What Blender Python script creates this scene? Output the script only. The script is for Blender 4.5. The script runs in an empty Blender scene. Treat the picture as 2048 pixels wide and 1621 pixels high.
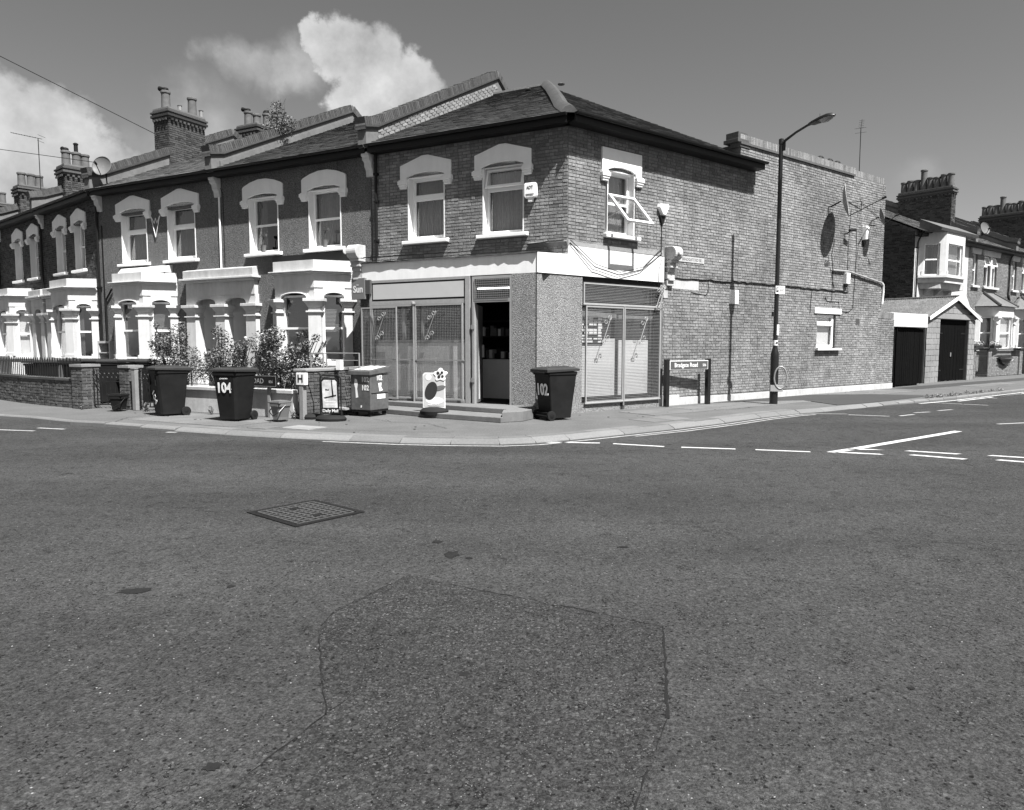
import bpy, math, random
from mathutils import Matrix, Vector
random.seed(7)
R_ = math.radians
SC = bpy.context.scene
COL = SC.collection

# ------------------------------------------------------------------ camera
cam_d = bpy.data.cameras.new("camera")
cam_d.sensor_fit = 'HORIZONTAL'; cam_d.sensor_width = 36.0
cam_d.lens = 36.0 * 1440 / 2048
cam_d.clip_start = 0.05; cam_d.clip_end = 3000
cam = bpy.data.objects.new("camera", cam_d); COL.objects.link(cam)
cam.location = (0, 0, 1.55); cam.rotation_euler = (R_(90 - 4.783), 0, 0)
SC.camera = cam

# ------------------------------------------------------------------ light, sky, exposure
SUN_AZ = R_(-50.4 - 2.5); SUN_EL = R_(59.3)
SUNV = Vector((math.cos(SUN_AZ) * math.cos(SUN_EL), math.sin(SUN_AZ) * math.cos(SUN_EL), math.sin(SUN_EL)))
sd = bpy.data.lights.new("sun", 'SUN'); sd.energy = 5.0; sd.angle = R_(0.53); sd.color = (1.0, 0.995, 0.985)
so = bpy.data.objects.new("sun", sd); COL.objects.link(so)
so.rotation_euler = SUNV.to_track_quat('Z', 'Y').to_euler(); so.location = (0, 0, 60)

world = bpy.data.worlds.new("World"); SC.world = world; world.use_nodes = True
wn = world.node_tree.nodes; wl = world.node_tree.links; wn.clear()
def wnode(t, **k):
    n = wn.new(t)
    for a, b in k.items(): setattr(n, a, b)
    return n
def wmath(op, a, b=None, clamp=False):
    n = wnode('ShaderNodeMath', operation=op, use_clamp=clamp)
    for i, v in enumerate((a, b)):
        if v is None: continue
        if isinstance(v, (int, float)): n.inputs[i].default_value = v
        else: wl.new(v, n.inputs[i])
    return n.outputs[0]
sky = wnode('ShaderNodeTexSky', sky_type='NISHITA', sun_disc=False)
sky.sun_elevation = SUN_EL; sky.sun_rotation = R_(90) - SUN_AZ; sky.altitude = 20; sky.air_density = 1.0; sky.dust_density = 0.9; sky.ozone_density = 1.0
sep = wnode('ShaderNodeSeparateColor'); wl.new(sky.outputs[0], sep.inputs[0])
# black and white film behind an orange filter: red and green light only
grey = wmath('ADD', wmath('MULTIPLY', sep.outputs[0], 0.8), wmath('MULTIPLY', sep.outputs[1], 0.1))

tc = wnode('ShaderNodeTexCoord')
nrm = wnode('ShaderNodeVectorMath', operation='NORMALIZE'); wl.new(tc.outputs['Generated'], nrm.inputs[0])
def wnoise(scale, detail, rough, seed):
    mp = wnode('ShaderNodeVectorMath', operation='ADD'); wl.new(nrm.outputs[0], mp.inputs[0]); mp.inputs[1].default_value = (seed, seed * .7, -seed)
    n = wnode('ShaderNodeTexNoise'); n.inputs['Scale'].default_value = scale; n.inputs['Detail'].default_value = detail; n.inputs['Roughness'].default_value = rough
    wl.new(mp.outputs[0], n.inputs['Vector']); return n
nz = wnoise(9.0, 10, .60, 3.1)
off = wnode('ShaderNodeVectorMath', operation='SUBTRACT'); wl.new(nz.outputs['Color'], off.inputs[0]); off.inputs[1].default_value = (.5, .5, .5)
scl = wnode('ShaderNodeVectorMath', operation='SCALE'); wl.new(off.outputs[0], scl.inputs[0]); scl.inputs['Scale'].default_value = 0.10
wv = wnode('ShaderNodeVectorMath', operation='ADD'); wl.new(nrm.outputs[0], wv.inputs[0]); wl.new(scl.outputs[0], wv.inputs[1])
CLOUDS = [  # direction, radius (rad), strength
    (-.202, .908, .358, .044, 1.0), (-.168, .922, .338, .054, 1.0), (-.128, .935, .322, .044, 1.0), (-.228, .898, .374, .026, .8),
    (-.180, .928, .306, .044, .8), (-.112, .941, .302, .030, .7), (-.325, .885, .335, .030, .45), (-.295, .895, .336, .030, .42), (-.258, .900, .338, .038, .5), (-.352, .875, .337, .020, .3),
    (-.560, .799, .232, .075, 1.0), (-.518, .821, .230, .060, 1.0), (-.490, .842, .212, .050, .95), (-.460, .862, .195, .050, .8), (-.60, .77, .21, .10, 1.0),
    (-.544, .815, .185, .090, .8), (-.372, .885, .262, .052, .40), (-.345, .898, .245, .045, .32), (-.42, .88, .21, .05, .35), (.472, .86, .196, .028, .16),
    (-.70, .66, .25, .16, .9), (.75, .55, .35, .13, .8), (.1, -.8, .5, .25, .9), (-.6, -.4, .6, .2, .8), (.9, -.2, .3, .22, .9), (-.9, -.1, .35, .2, .9), (.3, -.95, .2, .2, .8)]
acc = None; accw = None
for x, y, z, r, s in CLOUDS:
    v = Vector((x, y, z)).normalized()
    d = wnode('ShaderNodeVectorMath', operation='DISTANCE'); wl.new(wv.outputs[0], d.inputs[0]); d.inputs[1].default_value = v
    m = wnode('ShaderNodeMapRange', interpolation_type='SMOOTHSTEP'); wl.new(d.outputs['Value'], m.inputs['Value'])
    m.inputs['From Min'].default_value = r * 1.35; m.inputs['From Max'].default_value = r * .45; m.inputs['To Min'].default_value = 0; m.inputs['To Max'].default_value = 1
    if s > .5: acc = m.outputs[0] if acc is None else wmath('MAXIMUM', acc, m.outputs[0])
    else: accw = wmath('MULTIPLY', m.outputs[0], s) if accw is None else wmath('MAXIMUM', accw, wmath('MULTIPLY', m.outputs[0], s))
nb = wnoise(15.0, 10, .62, 9.3); nc = wnoise(5.0, 4, .5, 1.7)
edge = wmath('ADD', acc, wmath('MULTIPLY', wmath('SUBTRACT', nb.outputs['Fac'], .5), 1.3))
cr = wnode('ShaderNodeMapRange', interpolation_type='SMOOTHSTEP'); wl.new(edge, cr.inputs[0]); cr.inputs[1].default_value = .38; cr.inputs[2].default_value = .86
body_ = wmath('MULTIPLY', cr.outputs[0], wmath('ADD', wmath('MULTIPLY', nc.outputs['Fac'], .7), .55))
wisp = wmath('MULTIPLY', accw, wmath('ADD', wmath('MULTIPLY', nb.outputs['Fac'], 2.2), -.1))
mask = wmath('MAXIMUM', body_, wisp, True)
mix = wnode('ShaderNodeMix', data_type='FLOAT'); wl.new(mask, mix.inputs[0]); wl.new(grey, mix.inputs[2]); cb_ = wmath('MULTIPLY', wmath('ADD', wmath('MULTIPLY', wmath('SUBTRACT', nz.outputs['Fac'], .5), 2.2), 1.0), 4.1); wl.new(cb_, mix.inputs[3])
bg = wnode('ShaderNodeBackground'); wl.new(mix.outputs[0], bg.inputs['Color']); bg.inputs['Strength'].default_value = 0.055
wo = wnode('ShaderNodeOutputWorld'); wl.new(bg.outputs[0], wo.inputs[0])

vs = SC.view_settings; vs.view_transform = 'Standard'; vs.look = 'None'; vs.exposure = 1.4; vs.gamma = 1.0; vs.use_curve_mapping = False
SC.cycles.max_bounces = 8; SC.cycles.transparent_max_bounces = 12; SC.cycles.caustics_reflective = False; SC.cycles.caustics_refractive = False

# ------------------------------------------------------------------ materials
def newmat(name):
    m = bpy.data.materials.new(name); m.use_nodes = True
    nt = m.node_tree; nt.nodes.clear(); return m, nt
def M(name, v, rough=.8, var=.12, scale=6, bump=0, bscale=40, bdist=.004, island=0, stain=.12, sscale=.7, metal=0, spec=.2, vor=False, streak=0, patch=0):
    m, nt = newmat(name); N = nt.nodes; L = nt.links
    g = N.new('ShaderNodeNewGeometry')
    def math_(op, a, b, clamp=False):
        n = N.new('ShaderNodeMath'); n.operation = op; n.use_clamp = clamp
        for i, q in enumerate((a, b)):
            if isinstance(q, (int, float)): n.inputs[i].default_value = q
            else: L.new(q, n.inputs[i])
        return n.outputs[0]
    def noise(sc, det=5, ro=.6):
        n = N.new('ShaderNodeTexNoise'); n.inputs['Scale'].default_value = sc; n.inputs['Detail'].default_value = det; n.inputs['Roughness'].default_value = ro
        L.new(g.outputs['Position'], n.inputs['Vector']); return n.outputs['Fac']
    f = 1.0
    col = math_('ADD', math_('MULTIPLY', math_('SUBTRACT', noise(scale), .5), 4 * var), 1.0)
    col = math_('MULTIPLY', col, math_('ADD', math_('MULTIPLY', math_('SUBTRACT', noise(sscale, 6, .65), .5), 4 * stain), 1.0))
    if streak:
        mp = N.new('ShaderNodeVectorMath'); mp.operation = 'MULTIPLY'; mp.inputs[1].default_value = (3.2, 3.2, .45); L.new(g.outputs['Position'], mp.inputs[0])
        sn = N.new('ShaderNodeTexNoise'); sn.inputs['Scale'].default_value = 1.6; sn.inputs['Detail'].default_value = 6; sn.inputs['Roughness'].default_value = .68; L.new(mp.outputs[0], sn.inputs['Vector'])
        st = N.new('ShaderNodeMapRange'); L.new(sn.outputs['Fac'], st.inputs[0]); st.inputs[1].default_value = .60; st.inputs[2].default_value = .40; st.inputs[3].default_value = 1 - streak; st.inputs[4].default_value = 1.0
        col = math_('MULTIPLY', col, st.outputs[0])
    if patch:
        st = N.new('ShaderNodeMapRange'); L.new(noise(.55, 7, .62), st.inputs[0]); st.inputs[1].default_value = .42; st.inputs[2].default_value = .60; st.inputs[3].default_value = 1 - patch; st.inputs[4].default_value = 1 + patch
        col = math_('MULTIPLY', col, st.outputs[0])
    if island:
        r = math_('SUBTRACT', g.outputs['Random Per Island'], .5)
        oi = N.new('ShaderNodeObjectInfo')
        r2 = math_('SUBTRACT', oi.outputs['Random'], .5)
        fr = math_('FRACT', math_('ADD', math_('MULTIPLY', g.outputs['Random Per Island'], 7.31), math_('MULTIPLY', oi.outputs['Random'], 5.77)), 0)
        fr = math_('POWER', fr, .8)
        col = math_('MULTIPLY', col, math_('ADD', math_('MULTIPLY', math_('SUBTRACT', fr, .5), 2 * island), 1.0))
    col = math_('MAXIMUM', math_('MULTIPLY', col, v), 0.002)
    col = math_('MINIMUM', col, 0.86)
    b = N.new('ShaderNodeBsdfPrincipled'); b.inputs['Roughness'].default_value = rough; b.inputs['Metallic'].default_value = metal
    b.inputs['Specular IOR Level'].default_value = spec
    L.new(col, b.inputs['Base Color'])
    if bump:
        if vor:
            vo = N.new('ShaderNodeTexVoronoi'); vo.inputs['Scale'].default_value = bscale; L.new(g.outputs['Position'], vo.inputs['Vector'])
            hgt = math_('SUBTRACT', 1.0, math_('MULTIPLY', vo.outputs['Distance'], 1.6))
            hgt = math_('ADD', hgt, math_('MULTIPLY', noise(bscale * 1.7), .5))
        else: hgt = noise(bscale, 6, .7)
        bp = N.new('ShaderNodeBump'); bp.inputs['Strength'].default_value = bump; bp.inputs['Distance'].default_value = bdist
        L.new(hgt, bp.inputs['Height']); L.new(bp.outputs[0], b.inputs['Normal'])
    o = N.new('ShaderNodeOutputMaterial'); L.new(b.outputs[0], o.inputs[0]); return m

def M_emit(name, v):
    m, nt = newmat(name); e = nt.nodes.new('ShaderNodeEmission'); e.inputs['Strength'].default_value = v
    o = nt.nodes.new('ShaderNodeOutputMaterial'); nt.links.new(e.outputs[0], o.inputs[0]); return m
def M_glass(name, refl=1.0, tint=.9):
    m, nt = newmat(name); N = nt.nodes; L = nt.links
    t = N.new('ShaderNodeBsdfTransparent'); t.inputs[0].default_value = (tint,) * 3 + (1,)
    gl = N.new('ShaderNodeBsdfGlossy'); gl.inputs['Roughness'].default_value = .02; gl.inputs[0].default_value = (1, 1, 1, 1)
    lw = N.new('ShaderNodeLayerWeight'); lw.inputs['Blend'].default_value = .5
    pw = N.new('ShaderNodeMath'); pw.operation = 'POWER'; L.new(lw.outputs['Facing'], pw.inputs[0]); pw.inputs[1].default_value = 4.5
    fr = N.new('ShaderNodeMath'); fr.operation = 'MULTIPLY_ADD'; L.new(pw.outputs[0], fr.inputs[0]); fr.inputs[1].default_value = .9; fr.inputs[2].default_value = .06
    g = N.new('ShaderNodeNewGeometry'); nz_ = N.new('ShaderNodeTexNoise'); nz_.inputs['Scale'].default_value = 1.3; L.new(g.outputs['Position'], nz_.inputs['Vector'])
    bp = N.new('ShaderNodeBump'); bp.inputs['Strength'].default_value = .25; bp.inputs['Distance'].default_value = .02; L.new(nz_.outputs['Fac'], bp.inputs['Height']); L.new(bp.outputs[0], gl.inputs['Normal'])
    mu = N.new('ShaderNodeMath'); mu.operation = 'MULTIPLY'; mu.inputs[1].default_value = 1.9 * refl; mu.use_clamp = True; L.new(fr.outputs[0], mu.inputs[0])
    mx = N.new('ShaderNodeMixShader'); L.new(mu.outputs[0], mx.inputs[0]); L.new(t.outputs[0], mx.inputs[1]); L.new(gl.outputs[0], mx.inputs[2])
    o = N.new('ShaderNodeOutputMaterial'); L.new(mx.outputs[0], o.inputs[0]); return m
def M_asphalt(name, base, chips=.5, fine=.5):
    m, nt = newmat(name); N = nt.nodes; L = nt.links
    g = N.new('ShaderNodeNewGeometry')
    def mt(op, a, b, clamp=False):
        n = N.new('ShaderNodeMath'); n.operation = op; n.use_clamp = clamp
        for i, q in enumerate((a, b)):
            if isinstance(q, (int, float)): n.inputs[i].default_value = q
            else: L.new(q, n.inputs[i])
        return n.outputs[0]
    def noise(sc, det=4, ro=.6):
        n = N.new('ShaderNodeTexNoise'); n.inputs['Scale'].default_value = sc; n.inputs['Detail'].default_value = det; n.inputs['Roughness'].default_value = ro
        L.new(g.outputs['Position'], n.inputs['Vector']); return n.outputs['Fac']
    def vor(sc, feat='F1', jit=1.0, pos=None):
        n = N.new('ShaderNodeTexVoronoi'); n.feature = feat; n.inputs['Scale'].default_value = sc; n.inputs['Randomness'].default_value = jit
        wn_ = N.new('ShaderNodeTexNoise'); wn_.inputs['Scale'].default_value = sc * .9; L.new(g.outputs['Position'], wn_.inputs['Vector'])
        sc_ = N.new('ShaderNodeVectorMath'); sc_.operation = 'SCALE'; sc_.inputs['Scale'].default_value = .9 / sc; L.new(wn_.outputs['Color'], sc_.inputs[0])
        ad = N.new('ShaderNodeVectorMath'); L.new(g.outputs['Position'], ad.inputs[0]); L.new(sc_.outputs[0], ad.inputs[1])
        L.new(ad.outputs[0], n.inputs['Vector']); return n
    v1 = vor(46); v2 = vor(125); v3 = vor(27)
    s1 = N.new('ShaderNodeSeparateColor'); L.new(v1.outputs['Color'], s1.inputs[0])
    s2 = N.new('ShaderNodeSeparateColor'); L.new(v2.outputs['Color'], s2.inputs[0])
    s3 = N.new('ShaderNodeSeparateColor'); L.new(v3.outputs['Color'], s3.inputs[0])
    # exposed chips: only some cells, only their middle
    def chip(sv, vv, thr, rad):
        a = mt('GREATER_THAN', sv.outputs[0], thr)
        b = N.new('ShaderNodeMapRange'); L.new(vv.outputs['Distance'], b.inputs[0]); b.inputs[1].default_value = rad; b.inputs[2].default_value = rad * .72
        return mt('MULTIPLY', a, b.outputs[0])
    worn = N.new('ShaderNodeMapRange'); L.new(noise(.9, 4, .6), worn.inputs[0]); worn.inputs[1].default_value = .35; worn.inputs[2].default_value = .65; worn.inputs[3].default_value = .35; worn.inputs[4].default_value = 1.0
    c1 = mt('MULTIPLY', chip(s1, v1, 1 - .28 * chips, .42), worn.outputs[0])
    c3 = mt('MULTIPLY', chip(s3, v3, 1 - .30 * chips, .40), worn.outputs[0])
    c2 = chip(s2, v2, .80, .42)
    large = mt('ADD', mt('MULTIPLY', mt('SUBTRACT', noise(.45, 6, .6), .5), .8), 1.0)
    mid = mt('ADD', mt('MULTIPLY', mt('SUBTRACT', noise(7, 6, .7), .5), .7), 1.0)
    bm = N.new('ShaderNodeVectorMath'); bm.operation = 'MULTIPLY'; bm.inputs[1].default_value = (.10, .75, 1); L.new(g.outputs['Position'], bm.inputs[0])
    bn = N.new('ShaderNodeTexNoise'); bn.inputs['Scale'].default_value = 1.0; bn.inputs['Detail'].default_value = 3; L.new(bm.outputs[0], bn.inputs['Vector'])
    large = mt('MULTIPLY', large, mt('ADD', mt('MULTIPLY', mt('SUBTRACT', bn.outputs['Fac'], .5), 1.1), 1.0))
    mid = mt('MULTIPLY', mid, mt('ADD', mt('MULTIPLY', mt('SUBTRACT', noise(26, 5, .7), .5), 2.4), 1.0))
    mid = mt('MULTIPLY', mid, mt('ADD', mt('MULTIPLY', mt('SUBTRACT', noise(70, 4, .75), .5), 3.4), 1.0))
    grit = mt('ADD', mt('MULTIPLY', mt('SUBTRACT', s2.outputs[1], .5), 1.0 * fine), 1.0)
    grit2 = mt('ADD', mt('MULTIPLY', mt('SUBTRACT', noise(330, 2, .6), .5), 1.6 * fine), 1.0)
    col = mt('MULTIPLY', mt('MULTIPLY', mt('MULTIPLY', large, mid), mt('MULTIPLY', grit, grit2)), base)
    # dark pits
    pit = mt('MULTIPLY', mt('GREATER_THAN', s1.outputs[1], .87), mt('LESS_THAN', v1.outputs['Distance'], .38))
    ve = N.new('ShaderNodeTexVoronoi'); ve.feature = 'DISTANCE_TO_EDGE'; ve.inputs['Scale'].default_value = 34; wv_ = N.new('ShaderNodeTexNoise'); wv_.inputs['Scale'].default_value = 30; wv_.inputs['Detail'].default_value = 3; L.new(g.outputs['Position'], wv_.inputs['Vector'])
    sv_ = N.new('ShaderNodeVectorMath'); sv_.operation = 'SCALE'; sv_.inputs['Scale'].default_value = .05; L.new(wv_.outputs['Color'], sv_.inputs[0]); av_ = N.new('ShaderNodeVectorMath'); L.new(g.outputs['Position'], av_.inputs[0]); L.new(sv_.outputs[0], av_.inputs[1]); L.new(av_.outputs[0], ve.inputs['Vector'])
    gap = mt('MULTIPLY', mt('LESS_THAN', ve.outputs['Distance'], .07), mt('GREATER_THAN', noise(6.5, 6, .8), .58))
    pit = mt('MAXIMUM', pit, gap)
    col = mt('MULTIPLY', col, mt('SUBTRACT', 1.0, mt('MULTIPLY', pit, .80)))
    br1 = mt('ADD', .048, mt('MULTIPLY', mt('POWER', s1.outputs[2], 6), .09))
    br2 = mt('ADD', .045, mt('MULTIPLY', mt('POWER', s2.outputs[2], 9), .20))
    def mixf(f, a, b):
        n = N.new('ShaderNodeMix'); n.data_type = 'FLOAT'
        for i, q in ((0, f), (2, a), (3, b)):
            if isinstance(q, (int, float)): n.inputs[i].default_value = q
            else: L.new(q, n.inputs[i])
        return n.outputs[0]
    col = mixf(mt('MULTIPLY', c2, .8), col, br2)
    col = mixf(mt('MULTIPLY', c1, .85), col, br1)
    col = mixf(mt('MULTIPLY', c3, .7), col, mt('ADD', .055, mt('MULTIPLY', mt('POWER', s3.outputs[2], 3), .06)))
    h = mt('ADD', mt('MULTIPLY', mt('SUBTRACT', 1, v1.outputs['Distance']), .5), mt('MULTIPLY', mt('SUBTRACT', 1, v2.outputs['Distance']), .35))
    h = mt('ADD', h, mt('MULTIPLY', noise(40, 6, .75), 1.5)); h = mt('ADD', h, mt('MULTIPLY', c1, .35)); h = mt('SUBTRACT', h, mt('MULTIPLY', pit, .8))
    bp = N.new('ShaderNodeBump'); bp.inputs['Strength'].default_value = .9; bp.inputs['Distance'].default_value = .0075; L.new(h, bp.inputs['Height'])
    b = N.new('ShaderNodeBsdfPrincipled'); b.inputs['Roughness'].default_value = .88; b.inputs['Specular IOR Level'].default_value = .15
    L.new(col, b.inputs['Base Color']); L.new(bp.outputs[0], b.inputs['Normal'])
    o = N.new('ShaderNodeOutputMaterial'); L.new(b.outputs[0], o.inputs[0]); return m

m_asphalt = M_asphalt("asphalt", .037)
m_patch = M_asphalt("asphalt_patch", .0262, 1.6, .9)
m_tar = M("tar_crack", .010, .7, .3, 30, .5, 200)
m_stain = M("oil_stain", .011, .8, .3, 30, .4, 120)
m_pave = M("pavement_asphalt", .092, .9, .30, 28, .8, 110, .006, stain=.20, sscale=1.1)
m_paved = M("pavement_dark_patch", .042, .9, .12, 9, .6, 150, .004)
m_slab = M("paving_slab", .115, .85, .2, 22, .5, 110, .004, island=.16, stain=.16, sscale=2)
m_kerb = M("kerb_granite", .125, .8, .16, 30, .4, 90, .003, island=.14)
m_soil = M("garden_ground", .07, .95, .25, 6, .8, 60, .02)
m_paint = M("road_paint", .42, .7, .22, 22, .4, 120, .002, stain=.25, sscale=5)
m_paintw = M("worn_road_paint", .27, .8, .25, 18, .5, 120, .002, stain=.3, sscale=6)
m_mortar = M("mortar", .115, .95, .2, 20, .6, 90, .006)
m_brick = M("stock_brick", .205, .9, .26, 26, 1.0, 60, .014, island=.25, stain=.14, sscale=1.3, streak=.16, patch=.16)
m_brick2 = M("red_brick", .075, .9, .18, 20, .7, 80, .006, island=.35)
m_mortar2 = M("pale_mortar", .15, .95, .2, 20, .6, 90, .006)
m_brick3 = M("dark_brick", .055, .9, .2, 20, .8, 80, .006, island=.5)
m_brick4 = M("pale_brick", .165, .9, .16, 20, .6, 80, .004, island=.22)
m_peb = M("roughcast", .128, .95, .85, 38, .8, 60, .014, vor=True, stain=.09, streak=.12)
m_pebl = M("pebbledash", .22, .95, .85, 38, .8, 60, .014, vor=True, stain=.08, streak=.12)
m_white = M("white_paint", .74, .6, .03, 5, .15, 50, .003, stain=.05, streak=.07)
m_cream_lift = M("cream_paint_shade_lift", .78, .7, .03, 5, .2, 50, .003, stain=.05, streak=.04)  # same paint as the bays, colour raised to offset eaves shade on window heads
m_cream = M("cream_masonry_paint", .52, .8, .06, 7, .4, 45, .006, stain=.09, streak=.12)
m_whitedirt = M("weathered_white_paint", .42, .8, .12, 10, .4, 60, .006, stain=.16, sscale=2, streak=.14)
m_upvc = M("window_plastic", .82, .35, .01, 5, stain=.02)
m_slate = M("slate", .064, .6, .16, 10, .4, 60, .003, island=.32, stain=.14)
m_slate_old = M("old_slate", .095, .7, .25, 10, .5, 50, .005, island=.5, stain=.2)
m_coping = M("coping_tile", .065, .9, .25, 16, .8, 60, .008, island=.35)
m_cement = M("cement_render", .13, .9, .15, 8, .5, 50, .006, stain=.2, sscale=1.5)
m_lead = M("lead_flashing", .08, .55, .15, 10, .3, 20, .005)
m_black = M("black_gloss_paint", .008, .35, .1, 10, spec=.5)
m_gutter = M("gutter_plastic", .010, .5, .1, 10)
m_pot = M("chimney_pot_clay", .10, .85, .15, 10, .4, 50, .004, stain=.25, sscale=4)
m_steel = M("galvanised_steel", .30, .45, .12, 15, metal=.5)
m_steelp = M("painted_steel", .26, .5, .1, 15)
m_glass = M_glass("glass"); m_glassd = M_glass("shop_glass", .8, .93)
m_net = M("net_curtain", .17, .9, .12, 18, stain=.2, sscale=3)
m_curtain = M("curtain_cloth", .09, .9, .12, 18, stain=.2, sscale=3)
m_blind = M("window_blind", .13, .8, .05, 18)
m_blindw = M("white_blind", .56, .7, .05, 6)
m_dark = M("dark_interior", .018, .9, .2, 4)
m_counter = M("counter_white", .62, .6, .05, 4)
m_bin = M("bin_plastic", .011, .6, .2, 5, .1, 200, .001, stain=.3, sscale=3, spec=.12)
m_binlid = M("bin_lid_plastic", .030, .5, .12, 5, .1, 200, .001)
m_rubber = M("rubber", .012, .8)
m_sign = M("sign_white", .70, .5, .03, 5)
m_signg = M("sign_grey", .07, .5, .05, 5)
m_signb = M("sign_black", .012, .4, .05, 5)
m_red = M("red_sign", .17, .45, .04, 5)
m_leaf = M("leaf", .095, .5, .3, 20, island=.55, stain=.1, spec=.5)
m_leafp = M("pale_leaf", .13, .5, .3, 20, island=.4)
m_stem = M("bark", .06, .9, .2, 20)
m_stack = M('stack_brick', .052, .9, .2, 20, .8, 80, .006, island=.45)
m_hip = M('hip_cement', .055, .9, .2, 12, .6, 50, .008, stain=.2, sscale=2)
m_flower = M("petal", .55, .7, .1, 20, island=.2)
m_iron = M("cast_iron", .009, .6, .2, 30, .3, 60)
m_ironw = M("worn_iron", .055, .6, .3, 30, .4, 60)
m_tarmacgate = M("black_timber", .004, .9, .4, 12, .3, 30, spec=.04)
m_conc = M("concrete", .20, .9, .12, 12, .5, 80, .004, stain=.2)
m_step = M("step_concrete", .13, .9, .14, 12, .5, 60, .005, stain=.2)
m_corr = M("corrugated_cement", .085, .9, .6, 9, .5, 50, .006, stain=.3, sscale=2)
m_dish = M("dish_mesh", .016, .6, .2, 14)
m_dishl = M("dish_pale", .26, .6, .1, 6)
m_dishg = M("dish_grey", .12, .5, .1, 6)
m_cabinet = M("cabinet_steel", .12, .45, .12, 12, .2, 30, .003, stain=.25, sscale=3, metal=.3)
m_poster = M("poster", .50, .6, .35, 9, stain=.3, sscale=5)
m_tube = M_emit("fluorescent_tube", 2.2)
m_choc = M("chocolate_print", .03, .4, .1, 30)
m_lens = M_glass("lamp_lens", 1.0, .95)
m_wire = M("black_cable", .010, .6)

# ------------------------------------------------------------------ mesh helper
class G:
    def __init__(s): s.v = []; s.f = []; s.M = Matrix.Identity(4)
    def at(s, M): s.M = M; return s
    def add(s, vs_, fs):
        n = len(s.v); s.v += [tuple(s.M @ Vector(p)) for p in vs_]; s.f += [tuple(i + n for i in f) for f in fs]; return s
    def box(s, x0, x1, y0, y1, z0, z1):
        return s.add([(x0, y0, z0), (x1, y0, z0), (x1, y1, z0), (x0, y1, z0), (x0, y0, z1), (x1, y0, z1), (x1, y1, z1), (x0, y1, z1)],
                     [(0, 3, 2, 1), (4, 5, 6, 7), (0, 1, 5, 4), (1, 2, 6, 5), (2, 3, 7, 6), (3, 0, 4, 7)])
    def quad(s, a, b, c, d): return s.add([a, b, c, d], [(0, 1, 2, 3)])
    def poly(s, pts): return s.add(pts, [tuple(range(len(pts)))])
    def prism(s, pts, y0, y1):       # pts in x,z ; extruded along y
        n = len(pts); A = [(x, y0, z) for x, z in pts]; B = [(x, y1, z) for x, z in pts]
        return s.add(A + B, [tuple(range(n)), tuple(range(2 * n - 1, n - 1, -1))] + [(i, i + n, (i + 1) % n + n, (i + 1) % n) for i in range(n)])
    def slab(s, pts, z0, z1):        # pts in x,y ; extruded along z
        n = len(pts); A = [(x, y, z0) for x, y in pts]; B = [(x, y, z1) for x, y in pts]
        return s.add(A + B, [tuple(range(n - 1, -1, -1)), tuple(range(n, 2 * n))] + [(i, (i + 1) % n, (i + 1) % n + n, i + n) for i in range(n)])
    def prismx(s, pts, x0, x1):      # pts in y,z ; extruded along x
        n = len(pts); A = [(x0, y, z) for y, z in pts]; B = [(x1, y, z) for y, z in pts]
        return s.add(A + B, [tuple(range(n)), tuple(range(2 * n - 1, n - 1, -1))] + [(i, i + n, (i + 1) % n + n, (i + 1) % n) for i in range(n)])
    def tube(s, pts, r, seg=8, close=False, cap=True):
        pts = [Vector(p) for p in pts]; n = len(pts); rs = r if isinstance(r, (list, tuple)) else [r] * n
        V = []; F = []; prev = None
        for i, p in enumerate(pts):
            if close: d = pts[(i + 1) % n] - pts[i - 1]
            else: d = pts[min(i + 1, n - 1)] - pts[max(i - 1, 0)]
            d.normalize()
            if prev is None:
                a = Vector((0, 0, 1)) if abs(d.z) < .9 else Vector((1, 0, 0)); u = d.cross(a).normalized()
            else: u = (prev - d * prev.dot(d)).normalized()
            prev = u; w = d.cross(u)
            for k in range(seg):
                t = 2 * math.pi * k / seg; V.append(tuple(p + (u * math.cos(t) + w * math.sin(t)) * rs[i]))
        m = n if close else n - 1
        for i in range(m):
            j = (i + 1) % n
            for k in range(seg): F.append((i * seg + k, i * seg + (k + 1) % seg, j * seg + (k + 1) % seg, j * seg + k))
        if cap and not close: F.append(tuple(range(seg - 1, -1, -1))); F.append(tuple((n - 1) * seg + k for k in range(seg)))
        return s.add(V, F)
    def lathe(s, prof, c=(0, 0, 0), seg=16, axis='z'):
        V = []; F = []; n = len(prof)
        for r, z in prof:
            for k in range(seg):
                t = 2 * math.pi * k / seg; x, y = r * math.cos(t), r * math.sin(t)
                V.append((c[0] + x, c[1] + y, c[2] + z) if axis == 'z' else ((c[0] + x, c[1] + z, c[2] + y) if axis == 'y' else (c[0] + z, c[1] + x, c[2] + y)))
        for i in range(n - 1):
            for k in range(seg): F.append((i * seg + k, i * seg + (k + 1) % seg, (i + 1) * seg + (k + 1) % seg, (i + 1) * seg + k))
        F.append(tuple(range(seg - 1, -1, -1))); F.append(tuple((n - 1) * seg + k for k in range(seg)))
        return s.add(V, F)
    def mesh(s, name, mat, smooth=False):
        me = bpy.data.meshes.new(name); me.from_pydata(s.v, [], s.f); me.materials.append(mat)
        if smooth:
            me.shade_smooth() if hasattr(me, 'shade_smooth') else None
            try: me.set_sharp_from_angle(angle=R_(40))
            except Exception: pass
        me.update(); return me
    def build(s, name, mat, parent=None, loc=(0, 0, 0), rotz=0, smooth=False, bevel=0, **props):
        o = bpy.data.objects.new(name, s.mesh(name, mat, smooth)); COL.objects.link(o)
        o.location = loc; o.rotation_euler = (0, 0, rotz)
        if parent: o.parent = parent
        if bevel:
            b = o.modifiers.new("bevel", 'BEVEL'); b.width = bevel; b.segments = 2; b.limit_method = 'ANGLE'; b.angle_limit = R_(35)
        for k, v in props.items(): o[k] = v
        return o
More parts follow.
